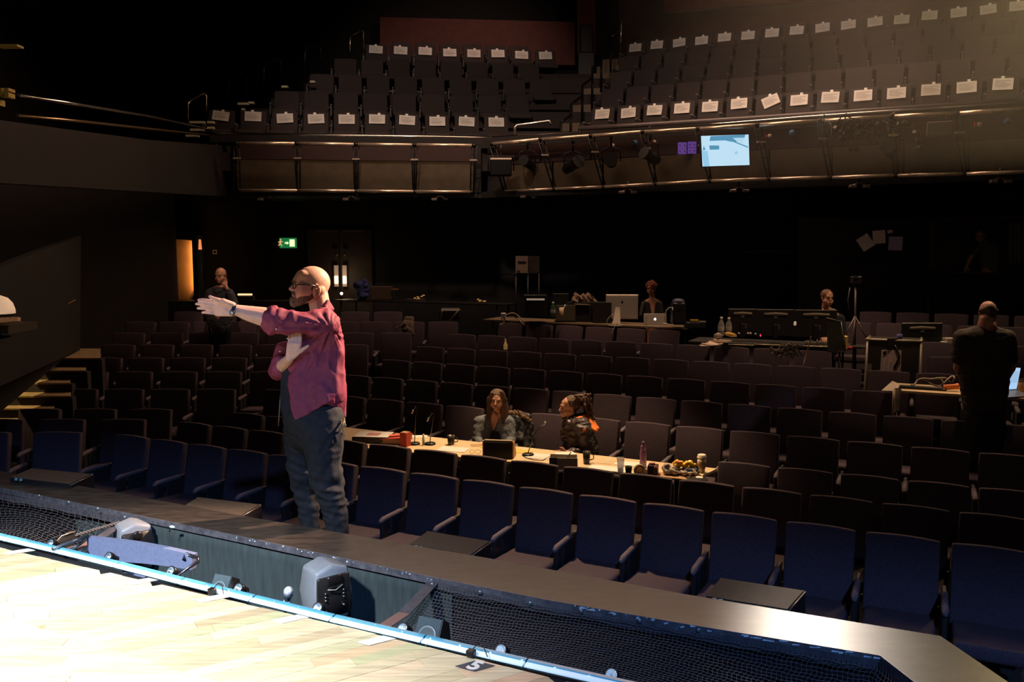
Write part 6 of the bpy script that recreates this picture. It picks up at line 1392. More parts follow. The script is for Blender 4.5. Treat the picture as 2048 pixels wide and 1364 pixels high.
def body(g):
    # head, turned left and a little towards us
    RZ = (0, 0, math.radians(205))
    g.sph(h(-.006, 0, .022), (.1045, .078, .096), rot=RZ, sub=4)
    g.hull([(h(.050, q * .026, .060), .036) for q in (-1, 1)] + [(h(.079, q * .030, .030), .0265) for q in (-1, 1)] + [(h(-.02, q * .03, .04), .045) for q in (-1, 1)], sub=3)
    g.hull([(h(.062, q * .040, .010), .031) for q in (-1, 1)] + [(h(.062, q * .042, -.026), .0345) for q in (-1, 1)] + [(h(.071, q * .018, -.055), .034) for q in (-1, 1)] + [(h(.086, q * .010, -.090), .024) for q in (-1, 1)] + [(h(.0, q * .046, -.060), .028) for q in (-1, 1)] + [(h(-.03, q * .035, -.02), .045) for q in (-1, 1)], sub=3)
    g.hull([(h(.096, 0, .016), .0095), (h(.119, 0, -.012), .0115)], sub=2); g.sph(h(.121, 0, -.015), .0135); g.sph(h(.109, .013, -.020), .0095); g.sph(h(.109, -.013, -.020), .0095)
    g.hull([(h(.096, .018, -.055), .010), (h(.096, -.018, -.055), .010), (h(.105, 0, -.054), .011)], sub=2)
    for q in (-1, 1):
        g.sph(h(-.010, q * .077, -.026), (.016, .006, .031), rot=(0, 0, math.radians(205 + q * 18)), sub=3)
        g.tube([h(-.010 + .0155 * math.cos(t_) - .004, q * (.081 + .006 * (math.cos(t_) < 0)), -.024 + .033 * math.sin(t_)) for t_ in [k * PI / 9 for k in range(-1, 17)]], .0042, 7)
        g.sph(h(-.002, q * .079, -.056), (.008, .006, .010))
    # neck and trunk
    g.hull([(h(-.035, 0, -.05), .062), (P(643, 630, 0), .064)], sub=2)
    g.hull([(P(645, 640, 0), .060), (P(652, 650, -.11), .050), (P(642, 650, .13), .050), (P(638, 700, 0), .085)], sub=2)
    g.hull([(P(638, 700, -.04), .080), (P(638, 700, .05), .080), (P(632, 800, -.05), .090), (P(626, 800, .05), .09)], sub=2)
    # near arm
    g.hull([(P(*SH), .050), (P(560, 641, -.26), .050)], sub=2)
    g.hull([(P(552, 638, -.27), .058), (P(528, 634, -.29), .056)], sub=2); g.hull([(P(528, 634, -.29), .056), (P(495, 626.5, -.32), .043)], sub=2); g.hull([(P(495, 626.5, -.32), .043), (P(466, 618, -.35), .027)], sub=2)
    palm_and_fingers(g)
    # far arm, raised palm
    g.hull([(P(640, 660, .14), .045), (P(568, 732, .11), .040)], sub=2)
    g.hull([(P(563, 737, .09), .044), (P(566, 730, -.04), .037)], sub=2); g.hull([(P(566, 730, -.04), .037), (P(580, 716, -.19), .027)], sub=2)
    g.hull([(P(577, 713, -.20), .018), (P(587, 713, -.20), .018), (P(578.5, 687, -.222), .0135), (P(600, 688, -.222), .0135)], sub=2)
    g.hull([(P(590, 711, -.205), .016), (P(601, 700, -.225), .014)], sub=2); g.hull([(P(600, 703, -.225), .014), (P(609, 696.5, -.235), .0115)], sub=2); g.hull([(P(609, 696.5, -.235), .0110), (P(616.5, 691.5, -.24), .0088)], sub=2)
    for (kx, tx, ty) in ((579.5, 579, 652), (586.5, 587, 642), (593.5, 595, 643), (600.5, 602.5, 651)):
        g.hull([(P(kx, 687, -.222), .0108), (P((kx + tx) / 2, 668, -.208), .0100)], sub=2); g.hull([(P((kx + tx) / 2, 668, -.208), .0100), (P(tx, ty, -.186), .0080)], sub=2)
    # pelvis, legs, feet
    g.hull([(P(618, 830, .06), .085), (P(640, 830, -.06), .085), (P(630, 800, 0), .09)], sub=2)
    g.hull([(P(608, 850, .09), .075), (P(606, 962, .09), .045)], sub=2); g.hull([(P(607, 962, .09), .045), (P(621, 1125, .09), .034)], sub=2)
    g.hull([(P(647, 850, -.09), .080), (P(654, 968, -.09), .052)], sub=2); g.hull([(P(656, 968, -.09), .048), (P(678, 1122, -.08), .036)], sub=2)
    g.hull([(P(624, 1134, .08), .033), (P(600, 1148, .08), .022)], sub=2); g.hull([(P(680, 1134, -.08), .033), (P(656, 1148, -.08), .022)], sub=2)
blob('body', M_SKIN, man, body, .0038, 4)
# clothes
def wr(amp, fx=9, sx=(1, 1, 2.6)):
    def f(co, N):
        v = Vector((co.x * sx[0], co.y * sx[1], co.z * sx[2])); n1 = N.noise(v * fx); n2 = N.noise(v * fx * 2.3 + Vector((3, 1, 7)))
        return amp * (1 - 2 * abs(n1)) + amp * .5 * (1 - 2 * abs(n2))
    return f
def fold(co, N):
    # pulled folds radiating from the near armpit, long soft creases elsewhere
    d = co - P(664, 655, -.2); a = math.atan2(d.z, d.x); r = math.hypot(d.x, d.z)
    n0 = N.noise(Vector((a * 4.2, r * 2.0, co.y * 3))); n1 = N.noise(Vector((co.x * 11, co.y * 7, co.z * 5 + co.x * 5))); n2 = N.noise(Vector((co.x * 22, co.y * 14, co.z * 12)))
    k = min(1, r / .08) * max(.25, 1 - r / .5)
    return .012 * k * (.55 - 2.6 * abs(n0)) + .008 * (.5 - 2 * abs(n1)) + .004 * (.5 - 2 * abs(n2))
def shirt(g):
    g.hull([(P(650, 646, -.135), .082), (P(648, 646, .13), .080), (P(640, 636, 0), .070), (P(664, 700, -.06), .076), (P(664, 700, .08), .076), (P(614, 690, -.07), .075), (P(608, 690, .10), .080), (P(640, 660, -.09), .11)], sub=2)
    g.hull([(P(663, 700, -.07), .078), (P(663, 700, .08), .078), (P(615, 705, -.065), .080), (P(609, 700, .10), .08), (P(660, 785, -.07), .092), (P(660, 785, .08), .09), (P(614, 765, -.09), .085), (P(606, 730, .10), .08)], sub=2)
    # near sleeve
    g.hull([(P(652, 648, -.15), .082), (P(600, 645, -.235), .068)], sub=2); g.hull([(P(604, 645, -.23), .070), (P(566, 641, -.27), .064)], sub=2)
    g.hull([(P(585, 644, -.25), .066), (P(575, 650, -.25), .066), (P(556, 640, -.28), .069), (P(549, 642, -.28), .067)], sub=2)
    # far sleeve
    g.hull([(P(640, 660, .15), .08), (P(568, 735, .12), .062)], sub=2); g.hull([(P(572, 700, .10), .062), (P(560, 735, .12), .056), (P(556, 741, .05), .050)], sub=2)
    # back tail and hem
    g.hull([(P(672, 770, -.06), .06), (P(672, 770, .06), .06), (P(684, 812, -.03), .022), (P(684, 812, .06), .022), (P(689, 834, .0), .008), (P(662, 800, -.15), .016)], sub=2)
    g.hull([(P(640, 765, -.155), .016), (P(664, 790, -.15), .015), (P(655, 803, -.17), .009), (P(594, 839, -.185), .008), (P(589, 842, -.18), .006), (P(583, 800, -.17), .012), (P(581, 752, -.135), .016), (P(602, 740, -.13), .03)], sub=2)
    g.hull([(P(584, 700, -.07), .024), (P(581, 740, -.11), .020), (P(602, 728, -.10), .035), (P(604, 690, -.08), .04)], sub=2)
blob('shirt', M_SHIRT, man, shirt, .0075, 3, fold)
blob('cuff', M_SHIRT, man, lambda g: (g.hull([(P(551, 640, -.275), .073), (P(543, 638, -.28), .071)], sub=2), g.hull([(P(541, 655, -.28), .04), (P(550, 652, -.28), .04)], sub=2), g.hull([(P(548, 620, -.28), .025), (P(540, 617, -.28), .015)], sub=2)), .007, 1, wr(.006, 16, (1, 1, 1)), 'rolled purple sleeve cuff of the pointing arm')
blob('cuff', M_SHIRT, man, lambda g: (g.hull([(P(560, 738, .02), .050), (P(555, 743, .07), .052), (P(560, 724, .03), .047)], sub=2),), .007, 1, wr(.005, 16, (1, 1, 1)), 'rolled purple sleeve cuff of the raised arm')
blob('collar', M_SHIRT, man, lambda g: (g.hull([(P(655, 603, -.02), .012), (P(655, 603, .03), .012), (P(663, 618, -.01), .016), (P(663, 618, .04), .016), (P(648, 622, -.075), .010), (P(640, 632, -.085), .008)], sub=2), g.hull([(P(651, 612, -.06), .008), (P(628, 634, -.085), .008), (P(618, 645, -.08), .008), (P(640, 640, -.10), .012), (P(655, 625, -.07), .012)], sub=2)), .005, 1)
for i, (a_, b_, d_) in enumerate(((552, 658, -.345), (575, 677, .02), (560, 703, .02))): MB().sph(P(a_, b_, d_), (.0055, .003, .0055), sub=1).build('button', M_WHITE, man)
blob('t_shirt', M_TEE, man, lambda g: (g.hull([(P(611, 680, -.02), .085), (P(606, 680, .08), .09), (P(600, 760, -.01), .105), (P(598, 760, .06), .105), (P(600, 815, -.02), .110), (P(598, 815, .06), .11), (P(634, 640, 0), .065), (P(640, 760, 0), .10)], sub=2), g.hull([(P(600, 805, -.02), .11), (P(648, 800, -.02), .09), (P(652, 840, -.06), .105), (P(612, 830, -.04), .11)], sub=2)), .010, 3, wr(.004))
def jf(co, N):
    kz = (co.z - P(0, 975).z) / .13; e = math.exp(-kz * kz); kb = (co.z - P(0, 1120).z) / .10; eb = math.exp(-kb * kb)
    n1 = N.noise(Vector((co.x * 5, co.y * 5, co.z * 19 + co.x * 6))); n2 = N.noise(Vector((co.x * 6 + 4, co.y * 6, co.z * 9 - co.x * 12)))
    return (.004 + .012 * e + .009 * eb) * (1 - 2.4 * abs(n1)) + .006 * (1 - 2 * abs(n2)) + .002 * N.noise(co * 40)
def jeans(g):
    g.hull([(P(606, 830, .07), .118), (P(650, 835, -.08), .108), (P(612, 830, -.07), .115), (P(650, 830, .05), .10), (P(606, 868, .09), .115), (P(646, 872, -.09), .118)], sub=2)
    g.hull([(P(605, 865, .10), .115), (P(604, 930, .09), .088)], sub=2); g.hull([(P(604, 930, .09), .088), (P(607, 962, .09), .074)], sub=2); g.hull([(P(608, 960, .09), .073), (P(617, 1010, .09), .062)], sub=2); g.hull([(P(617, 1010, .09), .062), (P(622, 1128, .09), .058)], sub=2)
    g.hull([(P(647, 870, -.09), .122), (P(648, 930, -.09), .096)], sub=2); g.hull([(P(648, 930, -.09), .098), (P(654, 968, -.09), .090)], sub=2); g.hull([(P(654, 966, -.09), .088), (P(669, 1010, -.09), .068)], sub=2); g.hull([(P(669, 1010, -.09), .070), (P(679, 1128, -.08), .063)], sub=2)
blob('jeans', M_JEAN, man, jeans, .009, 3, jf)
for xa, dy in ((612, .08), (668, -.08)):
    blob('shoe', M_BLACK, man, lambda g: (g.hull([(P(xa + 14, 1146, dy), .040), (P(xa - 26, 1149, dy), .030), (P(xa + 12, 1134, dy), .042)], sub=2),), .008, 2)
# head details
def beard(g):
    g.hull([(h(.106, .014, -.100), .023), (h(.106, -.014, -.100), .023), (h(.110, 0, -.080), .021), (h(.078, .030, -.088), .025), (h(.078, -.030, -.088), .025)], sub=2)
    for q in (-1, 1):
        g.hull([(h(.078, q * .030, -.088), .024), (h(.074, q * .040, -.062), .019), (h(.045, q * .052, -.072), .021), (h(.030, q * .056, -.052), .018)], sub=2)
        g.hull([(h(.040, q * .053, -.070), .020), (h(.010, q * .060, -.060), .017), (h(.004, q * .064, -.040), .015)], sub=2)
        g.hull([(h(.010, q * .064, -.042), .014), (h(.006, q * .0735, .004), .0070), (h(.016, q * .068, -.020), .010)], sub=2)
        g.hull([(h(.108, q * .010, -.036), .0085), (h(.098, q * .026, -.046), .009), (h(.092, q * .032, -.066), .012)], sub=2); g.hull([(h(.092, q * .032, -.062), .012), (h(.098, q * .020, -.085), .016)], sub=2)
    g.hull([(h(.109, .010, -.037), .008), (h(.109, -.010, -.037), .008), (h(.112, 0, -.035), .007)], sub=2)
    g.hull([(h(.104, .010, -.072), .010), (h(.104, -.010, -.072), .010)], sub=2)
blob('beard', M_BEARD, man, beard, .0036, 1, lambda co, N: .0040 * N.noise(Vector((co.x * 110, co.y * 110, co.z * 45))) + .0022 * N.noise(co * 220))
blob('lips', M_LIP, man, lambda g: (g.hull([(h(.102, .017, -.052), .0045), (h(.112, 0, -.050), .0058), (h(.102, -.017, -.052), .0045)], sub=2), g.hull([(h(.101, .015, -.058), .0045), (h(.110, 0, -.060), .0062), (h(.101, -.015, -.058), .0045)], sub=2)), .0028, 1)
M_EYEW = mat('eye_white_near', (.55, .50, .47), .25); M_IRIS = mat('iris', (.06, .045, .035), .2)
for q in (-1, 1):
    e = MB().sph(h(.0885, q * .032, .006), .0118, sub=3).build('eye', M_EYEW, man); MB().sph(h(.0965, q * .031, .006), .0058, sub=2).build('iris', M_IRIS, e)
    MB().hull([(h(.105, q * .015, .026), .0042), (h(.107, q * .030, .031), .0048), (h(.098, q * .047, .027), .0036)], sub=2).build('eyebrow', M_BEARD, man)
    MB().hull([(h(.095, q * .022, .015), .0035), (h(.0985, q * .032, .0185), .0040), (h(.092, q * .043, .014), .0035)], sub=2).build('eyelid', M_SKIN, man)
MG = mat('glasses_frame', (.015, .012, .010), .3)
rim = MB()
def lens_ring(q, rx, rz): return [h(.109 - .006 * abs(math.cos(t_)) * (1 if q * math.cos(t_) > 0 else .2), q * .033 + rx * math.cos(t_), .004 + rz * math.sin(t_) * (1.0 if abs(math.sin(t_)) < .8 else .92)) for t_ in [k * PI / 12 for k in range(24)]]
for q in (-1, 1): rim.tube(lens_ring(q, .0235, .0165), .0026, 6, closed=True)
rim.tube([h(.110, .011, .009), h(.113, 0, .011), h(.110, -.011, .009)], .0026, 6)
go = rim.build('glasses', MG, man)
for q in (-1, 1):
    MB().tube([h(.104, q * .056, .010), h(.085, q * .068, .012), h(.040, q * .079, .010), h(-.004, q * .084, .004)], .0034, 6).build('temple_arm', MG, go)
    L1 = lens_ring(q, .0215, .0148); MB().solid(L1, [p_ + Vector((-.0006, -.0003, 0)) for p_ in L1]).build('lens', mat('lens_glass', (.8, .8, .8), .05, alpha=.10), go)
# watch
wt = MB(); n_ = 18; ax = (P(466, 618, -.35) - P(495, 626.5, -.32)).normalized(); C_ = P(465.5, 618.5, -.352); u = ax.cross(Vector((0, 1, 0))).normalized(); v = ax.cross(u)
wt.solid([C_ + ax * .010 + u * .036 * math.cos(2 * PI * i / n_) + v * .028 * math.sin(2 * PI * i / n_) for i in range(n_)], [C_ - ax * .010 + u * .037 * math.cos(2 * PI * i / n_) + v * .029 * math.sin(2 * PI * i / n_) for i in range(n_)])
wo = wt.build('watch', M_DARK, man)
Mw = Matrix.Translation(P(464.5, 625, -.386)) @ Vector((0, 0, 1)).rotation_difference(Vector((-.15, -.93, -.25)).normalized()).to_matrix().to_4x4()
MB(Mw).lathe([(.014, -.006), (.016, 0), (.015, .004), (.012, .005), (.001, .005)], n=20).build('watch_case', M_BLACKM, wo); MB(Mw).lathe([(.001, .0052), (.0105, .0052), (.0105, .0058), (.001, .006)], n=18).build('watch_dial', mat('dial', (.30, .42, .45), .15, .3), wo)
# keys and chain at the belt
g = MB(); r_ = random.Random(8)
for k in range(7): g.tube([P(686 + r_.uniform(-5, 3), 838 + r_.uniform(-4, 6), -.12), P(688 + r_.uniform(-6, 6), 850 + r_.uniform(-6, 6), -.16), P(683 + r_.uniform(-6, 7), 866 + r_.uniform(-6, 12), -.15)], .003, 5)
g.build('key_chain', mat('brass_keys', (.45, .33, .16), .35, .7), man)
MB().tube([P(563, 770, .02), P(560, 800, .0), P(558, 835, .0), P(557, 852, .02)], .003, 5).build('lanyard', mat('cord_tan', (.22, .15, .10), .6), man)

# ---------- smaller figures share a head builder
def head_shapes(g, c, s, R):
    """c = head centre, s = height/0.235, R = rotation (face looks along local -Y)"""
    def q(x, y, z): return c + R @ (Vector((x, y, z)) * s)
    g.sph(q(0, .015, .025), (.076 * s, .094 * s, .092 * s), rot=R.to_euler()); g.hull([(q(-.035, -.035, -.04), .036 * s), (q(.035, -.035, -.04), .036 * s), (q(0, -.062, -.085), .024 * s), (q(-.045, .02, -.05), .028 * s), (q(.045, .02, -.05), .028 * s)], sub=2)
    g.hull([(q(-.032, -.066, .028), .014 * s), (q(.032, -.066, .028), .014 * s)], sub=2); g.hull([(q(0, -.080, .012), .009 * s), (q(0, -.100, -.022), .012 * s)], sub=2); g.sph(q(-.012, -.092, -.024), .008 * s); g.sph(q(.012, -.092, -.024), .008 * s)
    g.hull([(q(-.018, -.078, -.054), .008 * s), (q(.018, -.078, -.054), .008 * s), (q(0, -.085, -.054), .009 * s)], sub=2)
    for sx in (-1, 1): g.sph(q(sx * .080, .018, -.005), (.008 * s, .017 * s, .028 * s), rot=R.to_euler())
    g.hull([(q(0, .03, -.06), .052 * s), (q(0, .045, -.15), .056 * s)], sub=2)
def face_bits(parent, c, s, R, brow=M_HAIR):
    def q(x, y, z): return c + R @ (Vector((x, y, z)) * s)
    for sx in (-1, 1):
        e = MB().sph(q(sx * .030, -.070, .008), .0105 * s, sub=2).build('eye', M_EYE, parent); MB().sph(q(sx * .030, -.0775, .007), .0058 * s, sub=1).build('iris', M_DARK, e)
        MB().hull([(q(sx * .016, -.082, .030), .0045 * s), (q(sx * .046, -.072, .030), .0038 * s)], sub=1).build('eyebrow', brow, parent)
    MB().hull([(q(-.018, -.086, -.054), .0055 * s), (q(.018, -.086, -.054), .0055 * s), (q(0, -.094, -.054), .006 * s)], sub=1).build('lips', M_LIP, parent)
def hand(g, wrist, direc, up, s=1.0, curl=.3):
    d = direc.normalized(); u = up.normalized(); n = d.cross(u).normalized()
    g.hull([(wrist, .022 * s), (wrist + d * .075 * s + u * .030 * s, .013 * s), (wrist + d * .075 * s - u * .030 * s, .012 * s)], sub=1)
    for i, (o_, L_) in enumerate(((.031, .062), (.011, .070), (-.010, .065), (-.030, .050))):
        k = wrist + d * .078 * s + u * o_ * s; m_ = k + (d + n * curl) * L_ * .5 * s; e_ = m_ + (d + n * curl * 2.2) * L_ * .45 * s
        g.hull([(k, .0098 * s), (m_, .0092 * s)], sub=1); g.hull([(m_, .0092 * s), (e_, .0078 * s)], sub=1)
    k = wrist + d * .02 * s + u * .022 * s; m_ = k + (d * .6 + u) * .032 * s; g.hull([(k, .014 * s), (m_, .011 * s)], sub=1); g.hull([(m_, .011 * s), (m_ + (d + u * .3) * .03 * s, .0088 * s)], sub=1)
EU = lambda rx, ry, rz: Euler((rx, ry, rz)).to_matrix()
# ---------- woman at the table
YW = 9.42; p = thing('person', 'smiling woman with long brown hair and grey blue shirt seated at the table', 'person', Z_(at_y(990, 900, YW), -1.15)); I = inv(p)
P = lambda px, py, dy=0.0: I @ at_y(px, py, YW + dy)
R_ = EU(.10, .06, math.radians(-10)); hc = P(994, 801)
def wb(g):
    head_shapes(g, hc, .95, R_); g.hull([(P(993, 828, .06), .06), (P(972, 842, .06), .05), (P(1012, 842, .06), .05), (P(990, 885, .05), .085)], sub=2); g.hull([(P(990, 885, .05), .09), (P(990, 925, .08), .11)], sub=2)
    for sx, ex in ((958, 955), (1021, 1022)):
        g.hull([(P(sx, 842, .04), .045), (P(ex, 878, -.03), .036)], sub=2); g.hull([(P(ex, 878, -.03), .034), (P(ex + (12 if sx < 990 else -8), 893, -.22), .026)], sub=2)
    hand(g, P(967, 893, -.24), Vector((.7, -.6, -.1)), Vector((0, 0, 1)), .9); hand(g, P(1012, 893, -.26), Vector((-.7, -.6, -.1)), Vector((0, 0, 1)), .9)
    for sx in (-1, 1): g.hull([(P(990 + sx * 14, 925, .05), .08), (P(990 + sx * 16, 925, -.40), .055)], sub=2); g.hull([(P(990 + sx * 16, 925, -.40), .06), (P(990 + sx * 16, 1010, -.42), .045)], sub=2); g.hull([(P(990 + sx * 16, 1008, -.42), .04), (P(990 + sx * 16, 1014, -.56), .03)], sub=2)
blob('body', M_SKIN2, p, wb, .007, 2)
def ws(g):
    g.hull([(P(962, 842, .05), .062), (P(1018, 842, .05), .062), (P(972, 885, .02), .085), (P(1010, 885, .02), .085), (P(982, 838, .10), .05), (P(1004, 838, .10), .05)], sub=2); g.hull([(P(972, 885, .02), .09), (P(1010, 885, .02), .09), (P(990, 925, .06), .15)], sub=2)
    for sx, ex in ((958, 954), (1021, 1023)): g.hull([(P(sx, 843, .04), .058), (P(ex, 879, -.03), .052)], sub=2); g.hull([(P(ex, 879, -.03), .05), (P(ex + (6 if sx < 990 else -5), 887, -.12), .042)], sub=2)
blob('shirt', mat('chambray', (.125, .135, .150), .85, var=.12, vscale=30), p, ws, .009, 2, wr(.007, 12, (1, 1, 1)))
blob('bare_neckline', M_SKIN2, p, lambda g: g.hull([(P(983, 838, -.02), .014), (P(995, 838, -.02), .014), (P(987, 858, -.075), .010), (P(988, 830, .0), .03)], sub=2), .006, 1)
blob('dark_top', M_TEE, p, lambda g: g.hull([(P(983, 864, -.085), .010), (P(997, 862, -.08), .012), (P(990, 885, -.08), .018), (P(980, 885, -.075), .014), (P(1003, 885, -.07), .014)], sub=2), .006, 1)
blob('hair', M_HAIR, p, lambda g: (g.sph(hc + Vector((0, .034, .040)), (.090, .106, .092)), g.hull([(P(979, 797, .03), .030), (P(977, 820, .03), .034), (P(979, 842, -.0), .026)], sub=2), g.hull([(P(1008, 797, .03), .032), (P(1012, 820, .04), .034), (P(1006, 845, .0), .030)], sub=2), g.hull([(P(1004, 785, -.03), .025), (P(1010, 800, .0), .028)], sub=2), g.hull([(P(984, 786, -.04), .018), (P(979, 800, -.01), .02)], sub=2), g.hull([(P(994, 800, .09), .07), (P(994, 835, .11), .06)], sub=2)), .007, 1, lambda co, N: .006 * N.noise(Vector((co.x * 60, co.y * 60, co.z * 12))))
face_bits(p, hc, .95, R_)
blob('trousers', M_TEE, p, lambda g: [(g.hull([(P(990 + sx * 14, 925, .05), .11), (P(990 + sx * 16, 925, -.40), .078)], sub=1), g.hull([(P(990 + sx * 16, 925, -.40), .075), (P(990 + sx * 16, 1005, -.42), .06)], sub=1)) for sx in (-1, 1)], .015, 2)
# ---------- man in profile with dreadlocks and orange hood
YD = 8.98; p = thing('person', 'man in profile with tied dreadlocks, dark jacket and orange hood at the table', 'person', Z_(at_y(1165, 930, YD), -1.15)); I = inv(p)
P = lambda px, py, dy=0.0: I @ at_y(px, py, YD + dy)
R_ = EU(.12, 0, 0); R_ = EU(0, 0, math.radians(-78)) @ EU(.10, 0, 0); hc = P(1137, 815)
def db(g):
    head_shapes(g, hc, 1.02, R_); g.hull([(P(1150, 838), .06), (P(1160, 862, -.12), .05), (P(1160, 862, .14), .05), (P(1163, 905), .09)], sub=2); g.hull([(P(1163, 900), .09), (P(1165, 945), .11)], sub=2)
    for dy in (-.2, .2): g.hull([(P(1166, 862, dy), .055), (P(1172, 905, dy), .045)], sub=2); g.hull([(P(1172, 905, dy), .043), (P(1136, 905, dy - .1), .03)], sub=2); hand(g, P(1133, 905, dy - .12), Vector((-1, -.2, -.1)), Vector((0, 0, 1)))
    for dy in (-.1, .1): g.hull([(P(1165, 945, dy), .09), (P(1080, 950, dy - .1), .07)], sub=2); g.hull([(P(1080, 950, dy - .1), .06), (P(1085, 1035, dy - .1), .045)], sub=2); g.hull([(P(1085, 1035, dy - .1), .04), (P(1065, 1040, dy - .1), .03)], sub=2)
blob('body', M_SKIN2, p, db, .007, 2)
def dj(g):
    g.hull([(P(1140, 850, -.08), .05), (P(1165, 852, -.16), .075), (P(1165, 852, .16), .075), (P(1142, 890, -.1), .07), (P(1142, 890, .1), .07), (P(1180, 892, -.1), .075), (P(1180, 892, .1), .075), (P(1160, 845), .07)], sub=2); g.hull([(P(1142, 890, -.1), .075), (P(1142, 890, .1), .075), (P(1180, 895, -.1), .08), (P(1180, 895, .1), .08), (P(1165, 945), .17)], sub=2)
    g.hull([(P(1166, 860, -.2), .080), (P(1176, 906, -.22), .068)], sub=2); g.hull([(P(1176, 906, -.22), .066), (P(1145, 908, -.3), .045)], sub=2); g.hull([(P(1166, 860, .2), .075), (P(1172, 906, .2), .06)], sub=2); g.hull([(P(1128, 848, -.04), .02), (P(1150, 838, -.07), .03), (P(1128, 875, -.08), .03)], sub=2)
blob('jacket', mat('puffer_dark', (.050, .034, .036), .45, var=.15, vscale=20), p, dj, .009, 1, wr(.016, 9, (1, 1, 2)))
blob('orange_hood', mat('hood_orange', (.85, .20, .02), .7, emit=(0, 0, 0)), p, lambda g: (g.hull([(P(1155, 838, -.10), .022), (P(1172, 834, -.06), .026), (P(1183, 843, -.05), .028), (P(1195, 857, -.10), .016), (P(1190, 860, -.17), .012)], sub=2), g.hull([(P(1155, 841, -.14), .010), (P(1193, 862, -.20), .012)], sub=2)), .006, 2, wr(.005, 14, (1, 1, 1)), 'bright orange hood lining')
blob('collar', MATS['puffer_dark'], p, lambda g: g.hull([(P(1152, 831, -.05), .018), (P(1172, 828, .0), .026), (P(1186, 838, .0), .03), (P(1180, 832, .08), .03)], sub=2), .007, 1)
r_ = random.Random(21)
def dreads(g):
    g.sph(hc + (R_ @ Vector((0, .044, .036))), (.090, .100, .096), rot=R_.to_euler())
    for k in range(34):
        a = P(1155 + r_.uniform(-8, 14), 800 + r_.uniform(-10, 12), r_.uniform(-.07, .07)); m_ = P(1170 + r_.uniform(-5, 14), 803 + r_.uniform(-17, 15), r_.uniform(-.09, .07)); e_ = P(1172 + r_.uniform(-5, 16), 835 + r_.uniform(-22, 12), r_.uniform(-.09, .06))
        g.tube([a, m_, e_], [.013, .014, .010], 7)
blob('dreadlocks', M_HAIR, p, dreads, .006, 1, lambda co, N: .003 * N.noise(co * 90))
blob('short_beard', M_HAIR, p, lambda g: (g.hull([(hc + R_ @ Vector((0, -.075, -.105)), .018), (hc + R_ @ Vector((-.03, -.05, -.10)), .018), (hc + R_ @ Vector((.03, -.05, -.10)), .018)], sub=1),), .006, 1)
face_bits(p, hc, 1.02, R_)
MB().sph(P(1169, 860, -.29), (.022, .006, .022), rot=(0, .6, 0), sub=1).build('star_patch', mat('patch_orange', (.45, .10, .03), .6), p)
blob('trousers', M_TEE, p, lambda g: [(g.hull([(P(1165, 945, dy), .11), (P(1080, 950, dy - .1), .085)], sub=1), g.hull([(P(1080, 950, dy - .1), .08), (P(1085, 1028, dy - .1), .06)], sub=1)) for dy in (-.1, .1)], .015, 2)
# ---------- man on the phone
YP = 13.9; p = thing('person', 'older man in a dark padded jacket talking on a phone in the rear stalls', 'person', Z_(at_y(438, 650, YP), CAMZ - HK[8] - BACKH - .0)); I = inv(p)
P = lambda px, py, dy=0.0: I @ at_y(px, py, YP + dy)
R_ = EU(.16, 0, math.radians(-14)); hc = P(441, 551)
def pb(g):
    head_shapes(g, hc, 1.1, R_); g.hull([(P(441, 578, .05), .08), (P(423, 586, .05), .07), (P(457, 586, .05), .07), (P(439, 625, .03), .10)], sub=2); g.hull([(P(439, 625), .10), (P(440, 660), .11)], sub=2)
    g.hull([(P(458, 586, .02), .06), (P(467, 608, -.10), .05)], sub=2); g.hull([(P(467, 608, -.10), .045), (P(453, 575, -.16), .03)], sub=2); hand(g, P(452.5, 573, -.15), Vector((-.25, .15, 1)), Vector((-.6, -.5, 0)), 1.0, .4)
    g.hull([(P(421, 586, .02), .06), (P(414, 620, .0), .05)], sub=2); g.hull([(P(414, 620), .045), (P(422, 650, -.08), .03)], sub=2); hand(g, P(423, 652, -.08), Vector((.2, 0, -1)), Vector((0, -1, 0)))
    for sx in (-1, 1): g.hull([(P(440 + sx * 11, 660), .09), (P(440 + sx * 12, 705), .06)], sub=2); g.hull([(P(440 + sx * 12, 705), .06), (P(440 + sx * 12, 745), .04)], sub=2)
blob('body', M_SKIN2, p, pb, .010, 2)
blob('jacket', mat('jacket_navy', (.040, .038, .048), .8), p, lambda g: (g.hull([(P(422, 587, .04), .085), (P(457, 587, .04), .085), (P(424, 630, .03), .09), (P(454, 630, .03), .09), (P(440, 580, .08), .08)], sub=2), g.hull([(P(424, 630, .03), .10), (P(454, 630, .03), .10), (P(440, 655), .15)], sub=2), g.hull([(P(459, 588, .02), .075), (P(469, 609, -.10), .066)], sub=2), g.hull([(P(469, 609, -.10), .062), (P(457, 583, -.15), .045)], sub=2), g.hull([(P(420, 588, .02), .075), (P(412, 622), .066)], sub=2), g.hull([(P(412, 622), .062), (P(420, 645, -.06), .048)], sub=2), g.hull([(P(432, 578, .0), .035), (P(450, 578, .0), .035), (P(432, 584, -.05), .03)], sub=2)), .014, 2, wr(.010, 9, (1, 1, 1.6)))
blob('trousers', M_BLACK, p, lambda g: [(g.hull([(P(440 + sx * 10, 655), .12), (P(440 + sx * 12, 705), .08)], sub=1), g.hull([(P(440 + sx * 12, 705), .08), (P(440 + sx * 12, 748), .06)], sub=1)) for sx in (-1, 1)], .02, 2)
blob('grey_hair', M_GREYHAIR, p, lambda g: (g.hull([(hc + R_ @ Vector((sx * .078, .02, .02)), .020) for sx in (-1, 1)] + [(hc + R_ @ Vector((0, .10, .02)), .022), (hc + R_ @ Vector((0, .08, -.03)), .03)], sub=2),), .008, 1)
face_bits(p, hc, 1.1, R_, M_GREYHAIR)
MB().box(hc + R_ @ Vector((.098, -.02, -.04)), (.014, .03, .11), rot=(.2, .1, 0)).build('phone', M_DARK, p)
